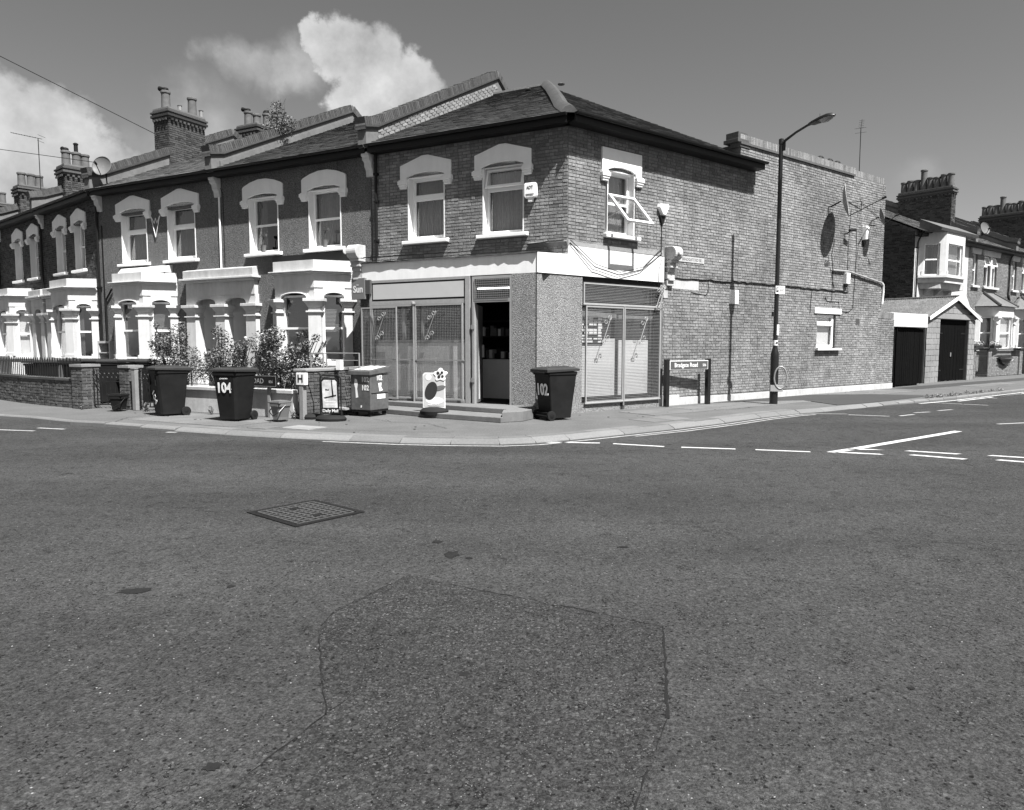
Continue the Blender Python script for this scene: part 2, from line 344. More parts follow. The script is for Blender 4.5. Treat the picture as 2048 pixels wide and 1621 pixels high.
def root(name, label, cat, loc, rotz=0, group=None):
    o = bpy.data.objects.new(name, None); COL.objects.link(o); o.location = loc; o.rotation_euler = (0, 0, rotz)
    o['label'] = label; o['category'] = cat; o.empty_display_size = .3
    if group: o['group'] = group
    return o
def tag(o, label, cat, group=None):
    o['label'] = label; o['category'] = cat
    if group: o['group'] = group
    return o
def T(x=0, y=0, z=0): return Matrix.Translation((x, y, z))
def RZ(a): return Matrix.Rotation(a, 4, 'Z')
def RX(a): return Matrix.Rotation(a, 4, 'X')
def RY(a): return Matrix.Rotation(a, 4, 'Y')
_tc = {}
def text(s, size, mat, parent, Mx, name="lettering", bold=0.0, extr=.0015, sx=1.0, align='CENTER'):
    cu = bpy.data.curves.new("t", 'FONT'); cu.body = s; cu.size = size; cu.extrude = extr; cu.offset = bold * size; cu.align_x = align; cu.align_y = 'CENTER'; cu.resolution_u = 3
    to = bpy.data.objects.new("t", cu)
    me = bpy.data.meshes.new_from_object(to); bpy.data.objects.remove(to); bpy.data.curves.remove(cu)
    me.transform(Mx @ RX(R_(90)) @ Matrix.Diagonal((sx, 1, 1, 1))); me.materials.clear(); me.materials.append(mat); me.name = name
    o = bpy.data.objects.new(name, me); COL.objects.link(o); o.parent = parent; return o
def rectsheet(g, x0, x1, z0, z1, holes, y=0, depth=.12):
    """wall face at y (outward -y) with rectangular openings and their reveals"""
    xs = sorted({x0, x1} | {min(max(q, x0), x1) for h in holes for q in h[:2]}); zs = sorted({z0, z1} | {min(max(q, z0), z1) for h in holes for q in h[2:4]})
    for i in range(len(xs) - 1):
        for j in range(len(zs) - 1):
            cx_, cz_ = (xs[i] + xs[i + 1]) / 2, (zs[j] + zs[j + 1]) / 2
            if any(h[0] < cx_ < h[1] and h[2] < cz_ < h[3] for h in holes): continue
            g.quad((xs[i], y, zs[j]), (xs[i + 1], y, zs[j]), (xs[i + 1], y, zs[j + 1]), (xs[i], y, zs[j + 1]))
    for h in holes:
        a, b, c, d = h[:4]; e = y + depth
        g.quad((a, y, c), (a, y, d), (a, e, d), (a, e, c)); g.quad((b, y, d), (b, y, c), (b, e, c), (b, e, d))
        g.quad((a, y, d), (b, y, d), (b, e, d), (a, e, d)); g.quad((b, y, c), (a, y, c), (a, e, c), (b, e, c))
# ---- pieces: bricks, slates, tiles : the first `limit` as objects, the rest joined
_cache = {}
def unit_brick(w, h, var):
    r = random.Random(var * 77 + int(w * 1000)); j = lambda a: r.uniform(-a, a)
    p = .010 + j(.004); e = .0025
    A = [(0 + j(e), .004, 0 + j(e)), (w + j(e), .004, j(e)), (w + j(e), .004, h + j(e)), (j(e), .004, h + j(e))]
    b = .004
    B = [(b + j(e), -p + j(.003), b + j(e)), (w - b + j(e), -p + j(.003), b + j(e)), (w - b + j(e), -p + j(.003), h - b + j(e)), (b + j(e), -p + j(.003), h - b + j(e))]
    return A + B, [(4, 5, 6, 7), (0, 1, 5, 4), (1, 2, 6, 5), (2, 3, 7, 6), (3, 0, 4, 7)]
def unit_slate(w, h, var):
    r = random.Random(var * 31 + int(w * 1000)); j = lambda a: r.uniform(-a, a)
    t = .020 + j(.004)      # x across, y up the slope, z normal
    V = [(.002, 0 + j(.004), t), (w - .002, j(.004), t), (w - .002, h * 1.12, .001), (.002, h * 1.12, .001), (.002, 0, -.012), (w - .002, 0, -.012), (w - .002, h * 1.12, -.012), (.002, h * 1.12, -.012)]
    return V, [(0, 1, 2, 3), (4, 5, 1, 0), (5, 6, 2, 1), (7, 4, 0, 3)]
def pieces(name, items, unit, mat, parent, limit=300, rotz=0):
    """items: (priority, matrix, w, h) sorted by priority (low = shown largest)"""
    items = sorted(items, key=lambda t: t[0]); n_ind = 0; g = G(); k = 0
    base = RZ(rotz)
    for pr, Mx, w, h in items:
        k += 1; var = (k * 7) % 5; ww = round(w, 3); hh = round(h, 3)
        if n_ind < limit:
            key = (name, unit.__name__, ww, hh, var, mat.name)
            if key not in _cache:
                V, F = unit(ww, hh, var); me = bpy.data.meshes.new(name); me.from_pydata(V, [], F); me.materials.append(mat); _cache[key] = me
            o = bpy.data.objects.new(name, _cache[key]); COL.objects.link(o); o.parent = parent; o.matrix_local = base @ Mx; n_ind += 1
        else:
            V, F = unit(ww, hh, var); g.at(Mx).add(V, F)
    if g.v:
        o = g.build(name + "work" if name == 'brick' else name + "_field", mat, parent, rotz=rotz); o['kind'] = 'stuff'
def wall_bricks(parent, x0, x1, z0, z1, holes, mat=None, limit=300, rotz=0, prio=None, keep=None, M0=None, seed=1, name='brick', course=.075, out=None):
    r = random.Random(seed); items = []; z = z0; row = 0; J = .010
    while z + course * .6 <= z1:
        h = min(course - J, z1 - z)
        x = x0 - (.05625 if row % 2 else 0) - (.17 if row % 2 else 0); k = row % 2
        while x < x1:
            w = (.215 if k % 2 == 0 else .1025) + r.uniform(-.006, .006); a, b = max(x, x0), min(x + w, x1)
            segs = [(a, b)]
            for hx0, hx1, hz0, hz1 in holes:
                if hz0 - .02 < z + h / 2 < hz1 + .02:
                    ns = []
                    for p, q in segs:
                        if hx1 <= p or hx0 >= q: ns.append((p, q)); continue
                        if hx0 - p > .03: ns.append((p, hx0))
                        if q - hx1 > .03: ns.append((hx1, q))
                    segs = ns
            for p, q in segs:
                if q - p < .035: continue
                if keep and not keep((p + q) / 2, z + h / 2): continue
                Mx = T(p, 0, z + r.uniform(-.0015, .0015))
                if M0 is not None: Mx = M0 @ Mx
                items.append(((prio((p + q) / 2, z) if prio else r.random()), Mx, round((q - p) / .005) * .005, h))
            x += w + J; k += 1
        z += course; row += 1
    if out is not None: out += items; return
    pieces(name, items, unit_brick, mat or m_brick, parent, limit, rotz)
def roof_slates(parent, O, U, S, N_, length_t, xr, mat, gauge=.22, width=.30, limit=300, rotz=0, prio=None, seed=2, name='slate'):
    """O eave origin, U unit across, S unit up the slope, N_ normal ; xr(t)->(x0,x1)"""
    r = random.Random(seed); O, U, S, N_ = map(Vector, (O, U, S, N_)); items = []; t = 0; row = 0
    B = Matrix((U, S, N_)).transposed().to_4x4()
    while t < length_t:
        x0, x1 = xr(t + gauge * .5)
        x = x0 - (width / 2 if row % 2 else 0)
        while x < x1 - .02:
            a, b = max(x, x0), min(x + width, x1)
            if b - a > .04:
                P = O + U * a + S * t + N_ * r.uniform(0, .004)
                items.append(((prio(a, t) if prio else t + abs(a) * .3), T(*P) @ B @ RZ(r.uniform(-.006, .006)), round((b - a) / .01) * .01, min(gauge, length_t - t)))
            x += width
        t += gauge; row += 1
    pieces(name, items, unit_slate, mat, parent, limit, rotz)

# ------------------------------------------------------------------ frames of the streets
A_L, A_R, A_2 = R_(-27.567), R_(37.829), R_(-40.5)
C0 = Vector((1.2303, 16.181, 0))
uL = Vector((math.cos(A_L), math.sin(A_L), 0)); uR = Vector((math.cos(A_R), math.sin(A_R), 0))
nL = Vector((uL.y, -uL.x, 0)); nR = Vector((uR.y, -uR.x, 0))
def WL(s, off, z=0): return C0 + uL * s + nL * off + Vector((0, 0, z))
def WR(s, off, z=0): return C0 + uR * s + nR * off + Vector((0, 0, z))
DR = A_R - A_L      # right wall seen from the left frame
ROAD_Z = -.08

# ------------------------------------------------------------------ ground, road, pavement, kerbs, markings
g = G(); g.quad((-400, -200, -.30), (400, -200, -.30), (400, 600, -.30), (-400, 600, -.30)); o = g.build("ground", m_soil); o['kind'] = 'structure'
KERB = [(-60, 52), (-30, 30.5), (-14.51, 17.6), (-11.32, 15.83), (-10.37, 15.41), (-8.98, 14.58), (-8.12, 14.28), (-7.2, 13.86), (-6.34, 13.45), (-5.19, 12.92), (-4.06, 12.5), (-2.75, 12.08), (-1.86, 11.84),
        (-1.01, 11.70), (-0.2, 11.66), (0.4, 11.83), (0.99, 12.22), (2.05, 12.99), (3.14, 13.82), (4.44, 14.92), (5.56, 16.00), (6.83, 16.99), (7.6, 17.45), (8.57, 18.19), (10.58, 19.62), (12.57, 20.9), (17.63, 24.9), (30, 34.5), (60, 57.8), (140, 119.9)]
# road sheet, fine near the camera
g = G(); g.quad((-150, -40, ROAD_Z), (200, -40, ROAD_Z), (200, 200, ROAD_Z), (-150, 200, ROAD_Z)); road = g.build("road", m_asphalt); road['kind'] = 'structure'
# pavement: polygon fan from kerb line back under the buildings
g = G()
KI = []
for i, p in enumerate(KERB):
    a = Vector(KERB[max(i - 1, 0)]); b = Vector(KERB[min(i + 1, len(KERB) - 1)]); d = (b - a).normalized(); n = Vector((-d.y, d.x)); q = Vector(p) + n * .16
    KI.append(q)
BACK = [(-60, 90), (-30, 60), (-14, 60)] + [(0, 60)] * 0
g.poly([(q.x, q.y, 0) for q in KI] + [(140, 200, 0), (-60, 200, 0)])
pav = g.build("pavement", m_pave); pav['kind'] = 'structure'
# kerbstones, each a part of the kerb
kerb = bpy.data.objects.new("kerb", None); COL.objects.link(kerb); kerb['kind'] = 'structure'
seg = []
acc_pts = []
for i in range(2, len(KERB) - 2):
    a, b = Vector(KERB[i]), Vector(KERB[i + 1]); L_ = (b - a).length; n = max(1, round(L_ / .92))
    for k in range(n): seg.append((a.lerp(b, k / n), a.lerp(b, (k + 1) / n)))
for a, b in seg:
    d = (b - a).normalized(); n = Vector((-d.y, d.x)); a2 = a + d * .007; b2 = b - d * .007
    mx = (a.x + b.x) / 2; drop = min(1, max(0, (mx + 8.0) / 2.5)) * min(1, max(0, (12.5 - mx) / 3)) * .055
    if 7.4 < mx < 9.5: drop = .06
    jz = random.uniform(-.004, .004)
    q = [a2, b2, b2 + n * .155, a2 + n * .155]
    g = G(); V = [(q[0].x, q[0].y, -.2), (q[1].x, q[1].y, -.2), (q[2].x, q[2].y, -.2), (q[3].x, q[3].y, -.2),
                  (q[0].x, q[0].y, .004 - drop - .02 + jz), (q[1].x, q[1].y, .004 - drop - .02 + jz), (q[1].x + n.x * .02, q[1].y + n.y * .02, .006 - drop + jz), (q[0].x + n.x * .02, q[0].y + n.y * .02, .006 - drop + jz),
                  (q[2].x, q[2].y, .006 + jz), (q[3].x, q[3].y, .006 + jz)]
    g.add(V, [(0, 1, 5, 4), (4, 5, 6, 7), (7, 6, 8, 9), (1, 2, 8, 6, 5), (3, 0, 4, 7, 9), (2, 3, 9, 8)])
    g.build("kerbstone", m_kerb, kerb)
# pale second row (channel stones) behind the kerb round the corner
def flat(name, pts, z, mat, parent, world=True):
    g = G(); g.slab(pts, z - .012, z); return g.build(name, mat, parent)
def pavrow(i0, i1, w0, w1, mat, name, L=.6, z=.006):
    for i in range(i0, i1):
        a, b = KERB[i], KERB[i + 1]; a, b = Vector(a), Vector(b); d = (b - a).normalized()
        na = (Vector(KERB[i + 1]) - Vector(KERB[i - 1])).normalized(); na = Vector((-na.y, na.x)); nb_ = (Vector(KERB[min(i + 2, len(KERB) - 1)]) - Vector(KERB[i])).normalized(); nb_ = Vector((-nb_.y, nb_.x))
        n = max(1, round((b - a).length / L))
        for k in range(n):
            f0, f1 = k / n, (k + 1) / n; p0 = a.lerp(b, f0) + d * .004; p1 = a.lerp(b, f1) - d * .004; n0 = na.lerp(nb_, f0); n1 = na.lerp(nb_, f1)
            q = [p0 + n0 * w0, p1 + n1 * w0, p1 + n1 * w1, p0 + n0 * w1]
            flat(name, [(v.x, v.y) for v in q], z + random.uniform(-.002, .003), mat, pav)
pavrow(7, 21, .165, .42, m_slab, "paving_slab", .8)
# paving slabs on the pavement (left in front of 104, right by the sign, further right)
def slabs(fr, x0, x1, y0, y1, sx, sy, mat=m_slab, skip=0.0, ang=0):
    O, u, n = fr; x = x0; k = 0
    while x < x1 - .05:
        y = y0
        while y < y1 - .05:
            if random.random() >= skip:
                q = [(x + .005, y + .005), (min(x + sx, x1) - .005, y + .005), (min(x + sx, x1) - .005, min(y + sy, y1) - .005), (x + .005, min(y + sy, y1) - .005)]
                W_ = [O + u * a + n * b for a, b in q]
                flat("paving_slab", [(v.x, v.y) for v in W_][::-1], .007 + random.uniform(-.002, .003), mat, pav)
            y += sy
        x += sx; k += 1
FL = (C0, uL, nL); FR = (C0, uR, nR)
slabs(FL, -7.6, -4.6, 3.9, 5.4, .6, .75)
slabs(FL, -4.2, -3.2, 4.6, 5.35, .5, .38, skip=.3)
slabs(FR, 1.2, 7.8, .45, 1.55, .9, .6)
slabs(FR, .15, 1.35, 1.75, 2.45, .6, .7)
slabs(FR, 9.9, 14.5, .05, 1.35, .9, .65)
slabs(FR, 19.0, 23.5, .9, 1.7, .9, .8)
g = G(); pts = [WR(*p) for p in [(5.2, .12), (9.9, .12), (11.8, 1.2), (12.6, 2.6), (8.6, 2.75), (7.0, 2.6), (7.8, 1.2)]]
g.slab([(p.x, p.y) for p in pts][::-1], -.004, .0135); o = g.build("pavement_dark_patch", m_paved, pav)
g = G(); pts = [WR(*p) for p in [(15.6, .05), (40, .05), (40, .9), (23, .9), (15.6, .9)]]
g.slab([(p.x, p.y) for p in pts][::-1], -.004, .006); g.build("pavement_dark_strip", m_paved, pav)
# small inspection cover on the pavement
g = G(); P = [WL(*p) for p in [(-3.6, 4.6), (-2.9, 4.6), (-2.9, 5.1), (-3.6, 5.1)]]
g.slab([(p.x, p.y) for p in P][::-1], .0, .012); g.build("access_cover", m_conc, pav)

for k in range(70):
    s_ = random.uniform(-9, 9); 
    p = WL(s_, random.uniform(2.9, 5.0)) if s_ < -.5 else WR(s_ * 1.5, random.uniform(.3, 2.0)); q = random.uniform(.012, .035)
    g = G(); g.slab([(p.x + q * random.uniform(.6, 1.1) * math.cos(t), p.y + q * random.uniform(.6, 1.1) * math.sin(t)) for t in [6.283 * i / 8 for i in range(8)]], .008, .0125); g.build("gum_spot", m_paved if random.random() < .7 else m_slab, pav)
for pts in ([WL(-8.6, 3.95), WL(-8.0, 4.6), WL(-7.9, 5.2), WL(-7.3, 5.9)], [WL(-3.1, 3.0), WL(-2.4, 3.3), WL(-1.6, 3.2), WL(-.7, 3.8)], [WR(2.2, 1.6), WR(3.6, 1.75), WR(5.0, 1.6)], [WL(-4.4, 5.3), WL(-3.0, 4.9), WL(-1.4, 4.6), WL(-.3, 4.2)]):
    P = []
    for a, b in zip(pts, pts[1:]):
        for k in range(12): P.append(a.lerp(b, k / 12) + Vector((random.uniform(-.012, .012), random.uniform(-.012, .012), 0)))
    g = G()
    for a, b in zip(P, P[1:]):
        n = Vector((-(b - a).y, (b - a).x, 0)).normalized() * .006; g.quad((a.x - n.x, a.y - n.y, .0132), (b.x - n.x, b.y - n.y, .0132), (b.x + n.x, b.y + n.y, .0132), (a.x + n.x, a.y + n.y, .0132))
    g.build("pavement_crack", m_tar, pav)
# markings (parts of the road)
def strip(pts, w, mat=m_paint, name="painted_line", z=.004, jag=0):
    g = G(); pts = [Vector(p) for p in pts]; L_ = []; R2 = []
    for i, p in enumerate(pts):
        d = (pts[min(i + 1, len(pts) - 1)] - pts[max(i - 1, 0)]).normalized(); n = Vector((-d.y, d.x)); ww = w / 2 * (1 + random.uniform(-jag, jag))
        L_.append(p + n * ww); R2.append(p - n * ww)
    for i in range(len(pts) - 1):
        g.quad((R2[i].x, R2[i].y, ROAD_Z + z), (R2[i + 1].x, R2[i + 1].y, ROAD_Z + z), (L_[i + 1].x, L_[i + 1].y, ROAD_Z + z), (L_[i].x, L_[i].y, ROAD_Z + z))
    return g.build(name, mat, road)
def quadm(pts, mat=m_paint, name="painted_line", z=.004):
    g = G(); g.poly([(x, y, ROAD_Z + z) for x, y in pts]); return g.build(name, mat, road)
for a, b in [((.50, 11.98), (1.46, 11.87)), ((1.67, 11.79), (2.44, 11.45)), ((2.70, 11.38), (3.50, 11.18)), ((3.79, 11.11), (4.55, 10.88))]: strip([a, b], .09)
strip([(4.83, 10.82), (5.39, 11.22), (8.44, 13.52)], .14)
quadm([(5.30, 11.22), (5.62, 11.17), (5.78, 11.06), (5.20, 11.12)]); quadm([(4.80, 10.84), (5.05, 10.88), (5.50, 10.68), (5.52, 10.58), (5.08, 10.74)])
for x, y in [(0, 0), (.97, -.47), (1.94, -.94)]:
    quadm([(6.02 + x, 10.97 + y), (6.14 + x, 11.02 + y), (6.74 + x, 10.68 + y), (6.62 + x, 10.63 + y)])
    quadm([(5.86 + x, 10.56 + y), (5.98 + x, 10.61 + y), (6.53 + x, 10.20 + y), (6.41 + x, 10.15 + y)])
for a, b in [((7.85, 16.72), (8.62, 16.36)), ((8.9, 16.44), (9.42, 16.80)), ((9.66, 17.22), (10.15, 17.42)), ((10.55, 17.76), (11.1, 18.08)), ((12.41, 19.72), (12.85, 19.36)), ((10.0, 14.74), (10.9, 15.03)), ((11.3, 15.2), (12.2, 15.6)),
             ((11.9, 20.25), (12.4, 19.75)), ((14.2, 22.3), (14.8, 21.9)), ((15.0, 22.4), (17, 24.0)), ((-9.9, 13.76), (-9.05, 13.55)), ((-9.3, 14.05), (-8.65, 13.83)), ((-6.46, 13.36), (-6.25, 13.33))]: strip([a, b], .09, m_paintw)
yl1 = [(-3.2, 12.06), (-1.9, 11.70), (-1.0, 11.55), (-.15, 11.50), (.45, 11.66), (1.1, 12.10), (2.15, 12.88), (3.2, 13.67), (4.5, 14.78), (5.6, 15.84), (6.7, 16.75), (7.2, 16.98), (7.9, 16.9)]
yl2 = [(2.2, 12.74), (3.3, 13.53), (4.6, 14.64), (5.7, 15.70), (6.6, 16.45), (7.1, 16.75)]
strip(yl1, .07, m_paintw); strip(yl2, .06, m_paintw)
strip([(11.3, 19.9), (12.9, 21.0), (17.9, 24.95), (30, 34.3), (60, 57.6)], .09, m_paint); strip([(12.9, 20.75), (18.0, 24.75), (30, 34.0), (60, 57.3)], .09, m_paint)
# patch with open joints in the near road
def crack(pts, w=.012, sub=.05):
    P = []
    for a, b in zip(pts, pts[1:]):
        a, b = Vector(a), Vector(b); n = max(2, int((b - a).length / sub))
        for k in range(n): P.append(a.lerp(b, k / n) + Vector((random.uniform(-.006, .006), random.uniform(-.008, .008))))
    P.append(Vector(pts[-1])); 
    out = None; i = 0
    while i < len(P) - 3:
        k = random.randint(5, 14); out = strip([(p.x, p.y) for p in P[i:i + k + 1]], w * random.uniform(.4, 1.0), m_tar, "road_crack", .0045, .85) if len(P[i:i + k + 1]) > 1 else out; i += k + random.choice((0, 0, 1, 3))
    return out
PATCH = [(-.74, 4.98), (-.21, 4.67), (.21, 4.45), (.87, 4.05), (.77, 3.47), (.68, 3.02), (.58, 2.78), (.43, 2.30), (.3, 1.6), (-1.9, 1.6), (-1.02, 2.58), (-.82, 3.06), (-.94, 3.44), (-1.11, 4.0), (-1.09, 4.28)]
g = G(); g.poly([(x, y, ROAD_Z + .0025) for x, y in PATCH[::-1]]); g.build("road_patch", m_patch, road)
crack([(-.21, 4.67), (.21, 4.45), (.87, 4.05), (.77, 3.47), (.68, 3.02)], .013); crack([(.68, 3.02), (.58, 2.78), (.43, 2.4)], .009); crack([(-.74, 4.98), (-.21, 4.67)], .006)
crack([(-1.02, 2.58), (-.82, 3.06)], .012); crack([(-.82, 3.06), (-.94, 3.44), (-1.11, 4.0), (-1.09, 4.28)], .009); crack([(-1.09, 4.28), (-.74, 4.98)], .006)
crack([(-.82, 3.06), (-.72, 3.3), (-.75, 3.6)], .005)
crack([(3.0, 5.9), (4.2, 5.75), (5.6, 5.9)], .008); crack([(-6, 9.2), (-4.6, 8.6), (-3.9, 8.7)], .006)
def blob(x, y, rx, ry, mat=m_stain, name="road_stain", n=18):
    g = G(); P = []
    for k in range(n):
        t = 2 * math.pi * k / n; q = random.uniform(.6, 1.15); P.append((x + rx * q * math.cos(t), y + ry * q * math.sin(t), ROAD_Z + .004))
    g.poly(P); return g.build(name, mat, road)
blob(-.47, 5.5, .07, .10); blob(-.24, 3.45, .028, .03); blob(-2.5, 4.66, .14, .06); blob(-1.16, 2.66, .04, .03); blob(-.62, 5.86, .05, .05); blob(-1.9, 4.75, .03, .03); blob(-.52, 2.66, .02, .02); blob(-.33, 5.4, .03, .03)
blob(1.9, 3.3, .02, .02); blob(3.6, 4.6, .05, .04); blob(-3.1, 3.6, .03, .02); blob(.9, 5.7, .05, .03)
# manhole
mh = [(-2.55, 6.89), (-2.09, 7.45), (-1.49, 6.97), (-1.94, 6.36)]
a0 = Vector(mh[0]); e1 = Vector(mh[1]) - a0; e2 = Vector(mh[3]) - a0; lx, ly = e2.length, e1.length; ux = e2.normalized(); uy = e1.normalized()
ang = math.atan2(ux.y, ux.x)
mr = root("manhole_cover", "square iron manhole cover with raised grid set in the road", "manhole cover", (a0.x, a0.y, ROAD_Z), ang)
g = G(); g.box(-.02, lx + .02, -.02, ly + .02, -.02, .005); g.build("cover_plate", m_iron, mr)
g = G(); fw = .035
g.box(-.02, lx + .02, -.02, fw, .005, .010).box(-.02, lx + .02, ly - fw, ly + .02, .005, .010).box(-.02, fw, fw, ly - fw, .005, .010).box(lx - fw, lx + .02, fw, ly - fw, .005, .010); g.build("cover_frame", m_iron, mr)
g = G(); n = 9
for i in range(n + 1):
    x = fw + .02 + (lx - 2 * fw - .04) * i / n; g.box(x - .009, x + .009, fw + .02, ly - fw - .02, .005, .012)
for j in range(n):
    y = fw + .02 + (ly - 2 * fw - .04) * j / (n - 1); g.box(fw + .02, lx - fw - .02, y - .009, y + .009, .005, .0122)
g.build("raised_grid", m_ironw, mr)
g = G(); g.box(.16, .25, ly / 2 - .06, ly / 2 + .04, .005, .0126); g.build("keyhole_plate", m_iron, mr); g = G(); g.box(lx - .25, lx - .16, ly / 2 - .05, ly / 2 + .05, .005, .0126); g.build("keyhole_plate", m_iron, mr)
# loose chippings and litter specks
g = G(); rr = random.Random(5)
for k in range(900):
    y = 1.9 + (rr.random() ** 1.8) * 9; x = rr.uniform(-1, 1) * y * .78; s = rr.uniform(.002, .0055); a = rr.random() * 6.28
    P = [(x + s * rr.uniform(.6, 1.3) * math.cos(a + q), y + s * rr.uniform(.6, 1.3) * math.sin(a + q)) for q in (0, 1.6, 3.1, 4.7)]
    g.add([(p[0], p[1], ROAD_Z + .001) for p in P] + [(x, y, ROAD_Z + s * .8)], [(0, 1, 4), (1, 2, 4), (2, 3, 4), (3, 0, 4)])
o = g.build("gravel", m_conc); o['kind'] = 'stuff'; o['label'] = "loose pale chippings scattered on the near asphalt"

# ================================================================== building parts
def body(parent, x0, x1, y1, z1, mat, rotz=0, y0=.0):
    g = G(); t = .1
    g.quad((x0, y0, 0), (x0, y1, 0), (x0, y1, z1), (x0, y0, z1)); g.quad((x1, y1, 0), (x1, y0, 0), (x1, y0, z1), (x1, y1, z1)); g.quad((x0, y1, 0), (x1, y1, 0), (x1, y1, z1), (x0, y1, z1))
    return g.build("side_wall", mat, parent, rotz=rotz)
def drape(g, x0, x1, y, z0, z1, n=26, amp=.018, seed=0):
    r = random.Random(seed); ph = r.random() * 6
    P = [(x0 + (x1 - x0) * i / n, y + amp * math.sin(i * 1.9 + ph) + r.uniform(-amp, amp) * .4) for i in range(n + 1)]
    for i in range(n): g.quad((P[i][0], P[i][1], z0), (P[i + 1][0], P[i + 1][1], z0), (P[i + 1][0], P[i + 1][1], z1), (P[i][0], P[i][1], z1))
def window(parent, Mx, w, z0, z1, kind='sash', curtain='net', seed=0, fmat=None, rotz=0):
    """unit centred on x=0 of Mx, front at y=0 (inside the opening)"""
    fmat = fmat or m_upvc; h = z1 - z0; f = .055; a = w / 2
    g = G().at(Mx)
    g.box(-a, -a + f, 0, .07, z0, z1).box(a - f, a, 0, .07, z0, z1).box(-a + f, a - f, 0, .07, z1 - f, z1).box(-a + f, a - f, 0, .07, z0, z0 + f)
    mid = {'sash': .5, 'top': .68, 'topopen': .68, 'slide': .5, 'small': .72, 'single': None, 'case': .62}[kind]
    if mid is not None:
        zm = z0 + h * mid; th = .028 if kind in ('sash', 'slide') else .045
        g.box(-a + f, a - f, -.012 if kind != 'sash' else .0, .05, zm - th, zm + th)
        if kind in ('top', 'small', 'case'):
            for x0_, x1_, q0, q1 in ((-a + f, a - f, zm + th, z1 - f), (-a + f, a - f, z0 + f, zm - th)):
                g.box(x0_, x0_ + .03, .012, .05, q0, q1).box(x1_ - .03, x1_, .012, .05, q0, q1).box(x0_ + .03, x1_ - .03, .012, .05, q0, q0 + .03).box(x0_ + .03, x1_ - .03, .012, .05, q1 - .03, q1)
    wo_ = g.build("window", fmat, parent, rotz=rotz)
    g = G().at(Mx); g.quad((-a + f, .04, z0 + f), (a - f, .04, z0 + f), (a - f, .04, z1 - f), (-a + f, .04, z1 - f)); g.build("pane", m_glass, wo_)
    if kind == 'topopen':
        zm = z0 + h * .68; g = G().at(Mx @ T(0, -.02, z1 - .03) @ RX(R_(-14))); hh = z1 - zm - .04; b = a - .02
        g.box(-b, -b + .05, -.03, .02, -hh, 0).box(b - .05, b, -.03, .02, -hh, 0).box(-b + .05, b - .05, -.03, .02, -.05, 0).box(-b + .05, b - .05, -.03, .02, -hh, -hh + .05)
        g.build("open_light", fmat, wo_)
        g = G().at(Mx @ T(0, -.02, z1 - .03) @ RX(R_(-14))); g.quad((-b + .05, 0, -hh + .05), (b - .05, 0, -hh + .05), (b - .05, 0, -.05), (-b + .05, 0, -.05)); g.build("pane", m_glass, wo_)
    g = G().at(Mx)
    if curtain == 'net': drape(g, -a + .03, a - .03, .16, z0, z1, 40, .012, seed); g.build("net_curtain", m_net, wo_)
    elif curtain == 'drapes': drape(g, -a + .03, -a * .35, .15, z0, z1, 12, .02, seed); drape(g, a * .5, a - .03, .15, z0, z1, 8, .02, seed); g.build("curtain", m_curtain, wo_)
    elif curtain == 'full': drape(g, -a + .02, a - .02, .16, z0, z1, 30, .02, seed); g.build("curtain", m_curtain, wo_)
    elif curtain == 'blind':
        n = int((z1 - z0) / .035)
        for i in range(n):
            z = z0 + i * (z1 - z0) / n; g.quad((-a + .04, .11, z), (a - .04, .11, z), (a - .04, .135, z + .03), (-a + .04, .135, z + .03))
        g.build("window_blind", m_blind, wo_)
    elif curtain == 'white': g.quad((-a + .03, .12, z0), (a - .03, .12, z0), (a - .03, .12, z1), (-a + .03, .12, z1)); g.build("window_blind", m_blindw, wo_)
    elif curtain == 'shutters':
        for i in range(int((z1 - z0) / .085)):
            z = z0 + .03 + i * .085; g.quad((-a + .05, .09, z), (a - .05, .09, z), (a - .05, .14, z + .06), (-a + .05, .14, z + .06))
        g.build("louvre", m_white, wo_)
    return wo_
def lintel(parent, cx, zt, hw, style, mat, z_ear=5.5, M0=None, rotz=0):
    """painted stucco head with ears"""
    sh = zt - .17
    if style == 'round': top = [(-hw, sh - .02), (-hw * .93, sh + .02), (-hw * .6, zt - .06), (-hw * .2, zt), (hw * .2, zt), (hw * .6, zt - .06), (hw * .93, sh + .02), (hw, sh - .02)]
    elif style == 'peak': top = [(-hw, sh - .02), (-hw * .35, zt - .05), (-hw * .12, zt), (hw * .12, zt), (hw * .35, zt - .05), (hw, sh - .02)]
    elif style == 'point': top = [(-hw, sh - .04), (-hw * .1, zt), (hw * .1, zt), (hw, sh - .04)]
    else: top = [(-hw, zt), (hw, zt)]
    iw = hw - .19; zi = z_ear + .15
    inner = [(iw, z_ear), (iw, zi), (iw * .6, zi + .06), (0, zi + .085), (-iw * .6, zi + .06), (-iw, zi), (-iw, z_ear)]
    pts = [(-hw, z_ear)] + top + [(hw, z_ear)] + inner
    g = G()
    if M0: g.at(M0)
    g.prism([(cx + x, z) for x, z in pts], -.05, .06)
    o = g.build("window_head", mat, parent, rotz=rotz, bevel=.008)
    g = G()
    if M0: g.at(M0)
    arc = [(cx + iw * math.cos(math.pi * k / 8) * 1.02, zi + .0 + .10 * math.sin(math.pi * k / 8)) for k in range(9)]
    for s in (-1, 1):
        g = G()
        if M0: g.at(M0)
        x = cx + s * (hw - .09)
        g.box(x - .13, x + .13, -.11, .02, z_ear - .02, z_ear + .07).box(x - .11, x + .11, -.09, .02, z_ear - .07, z_ear - .02).box(x - .095, x + .095, -.07, .02, z_ear - .12, z_ear - .07).box(x - .12, x + .12, -.075, .02, z_ear + .07, z_ear + .10)
        g.build("corbel_block", mat, parent, rotz=rotz, bevel=.008)
    g = G()
    if M0: g.at(M0)
    g.tube([(x, -.03, z) for x, z in arc], .022, 6); g.build("head_moulding", mat, parent, rotz=rotz)
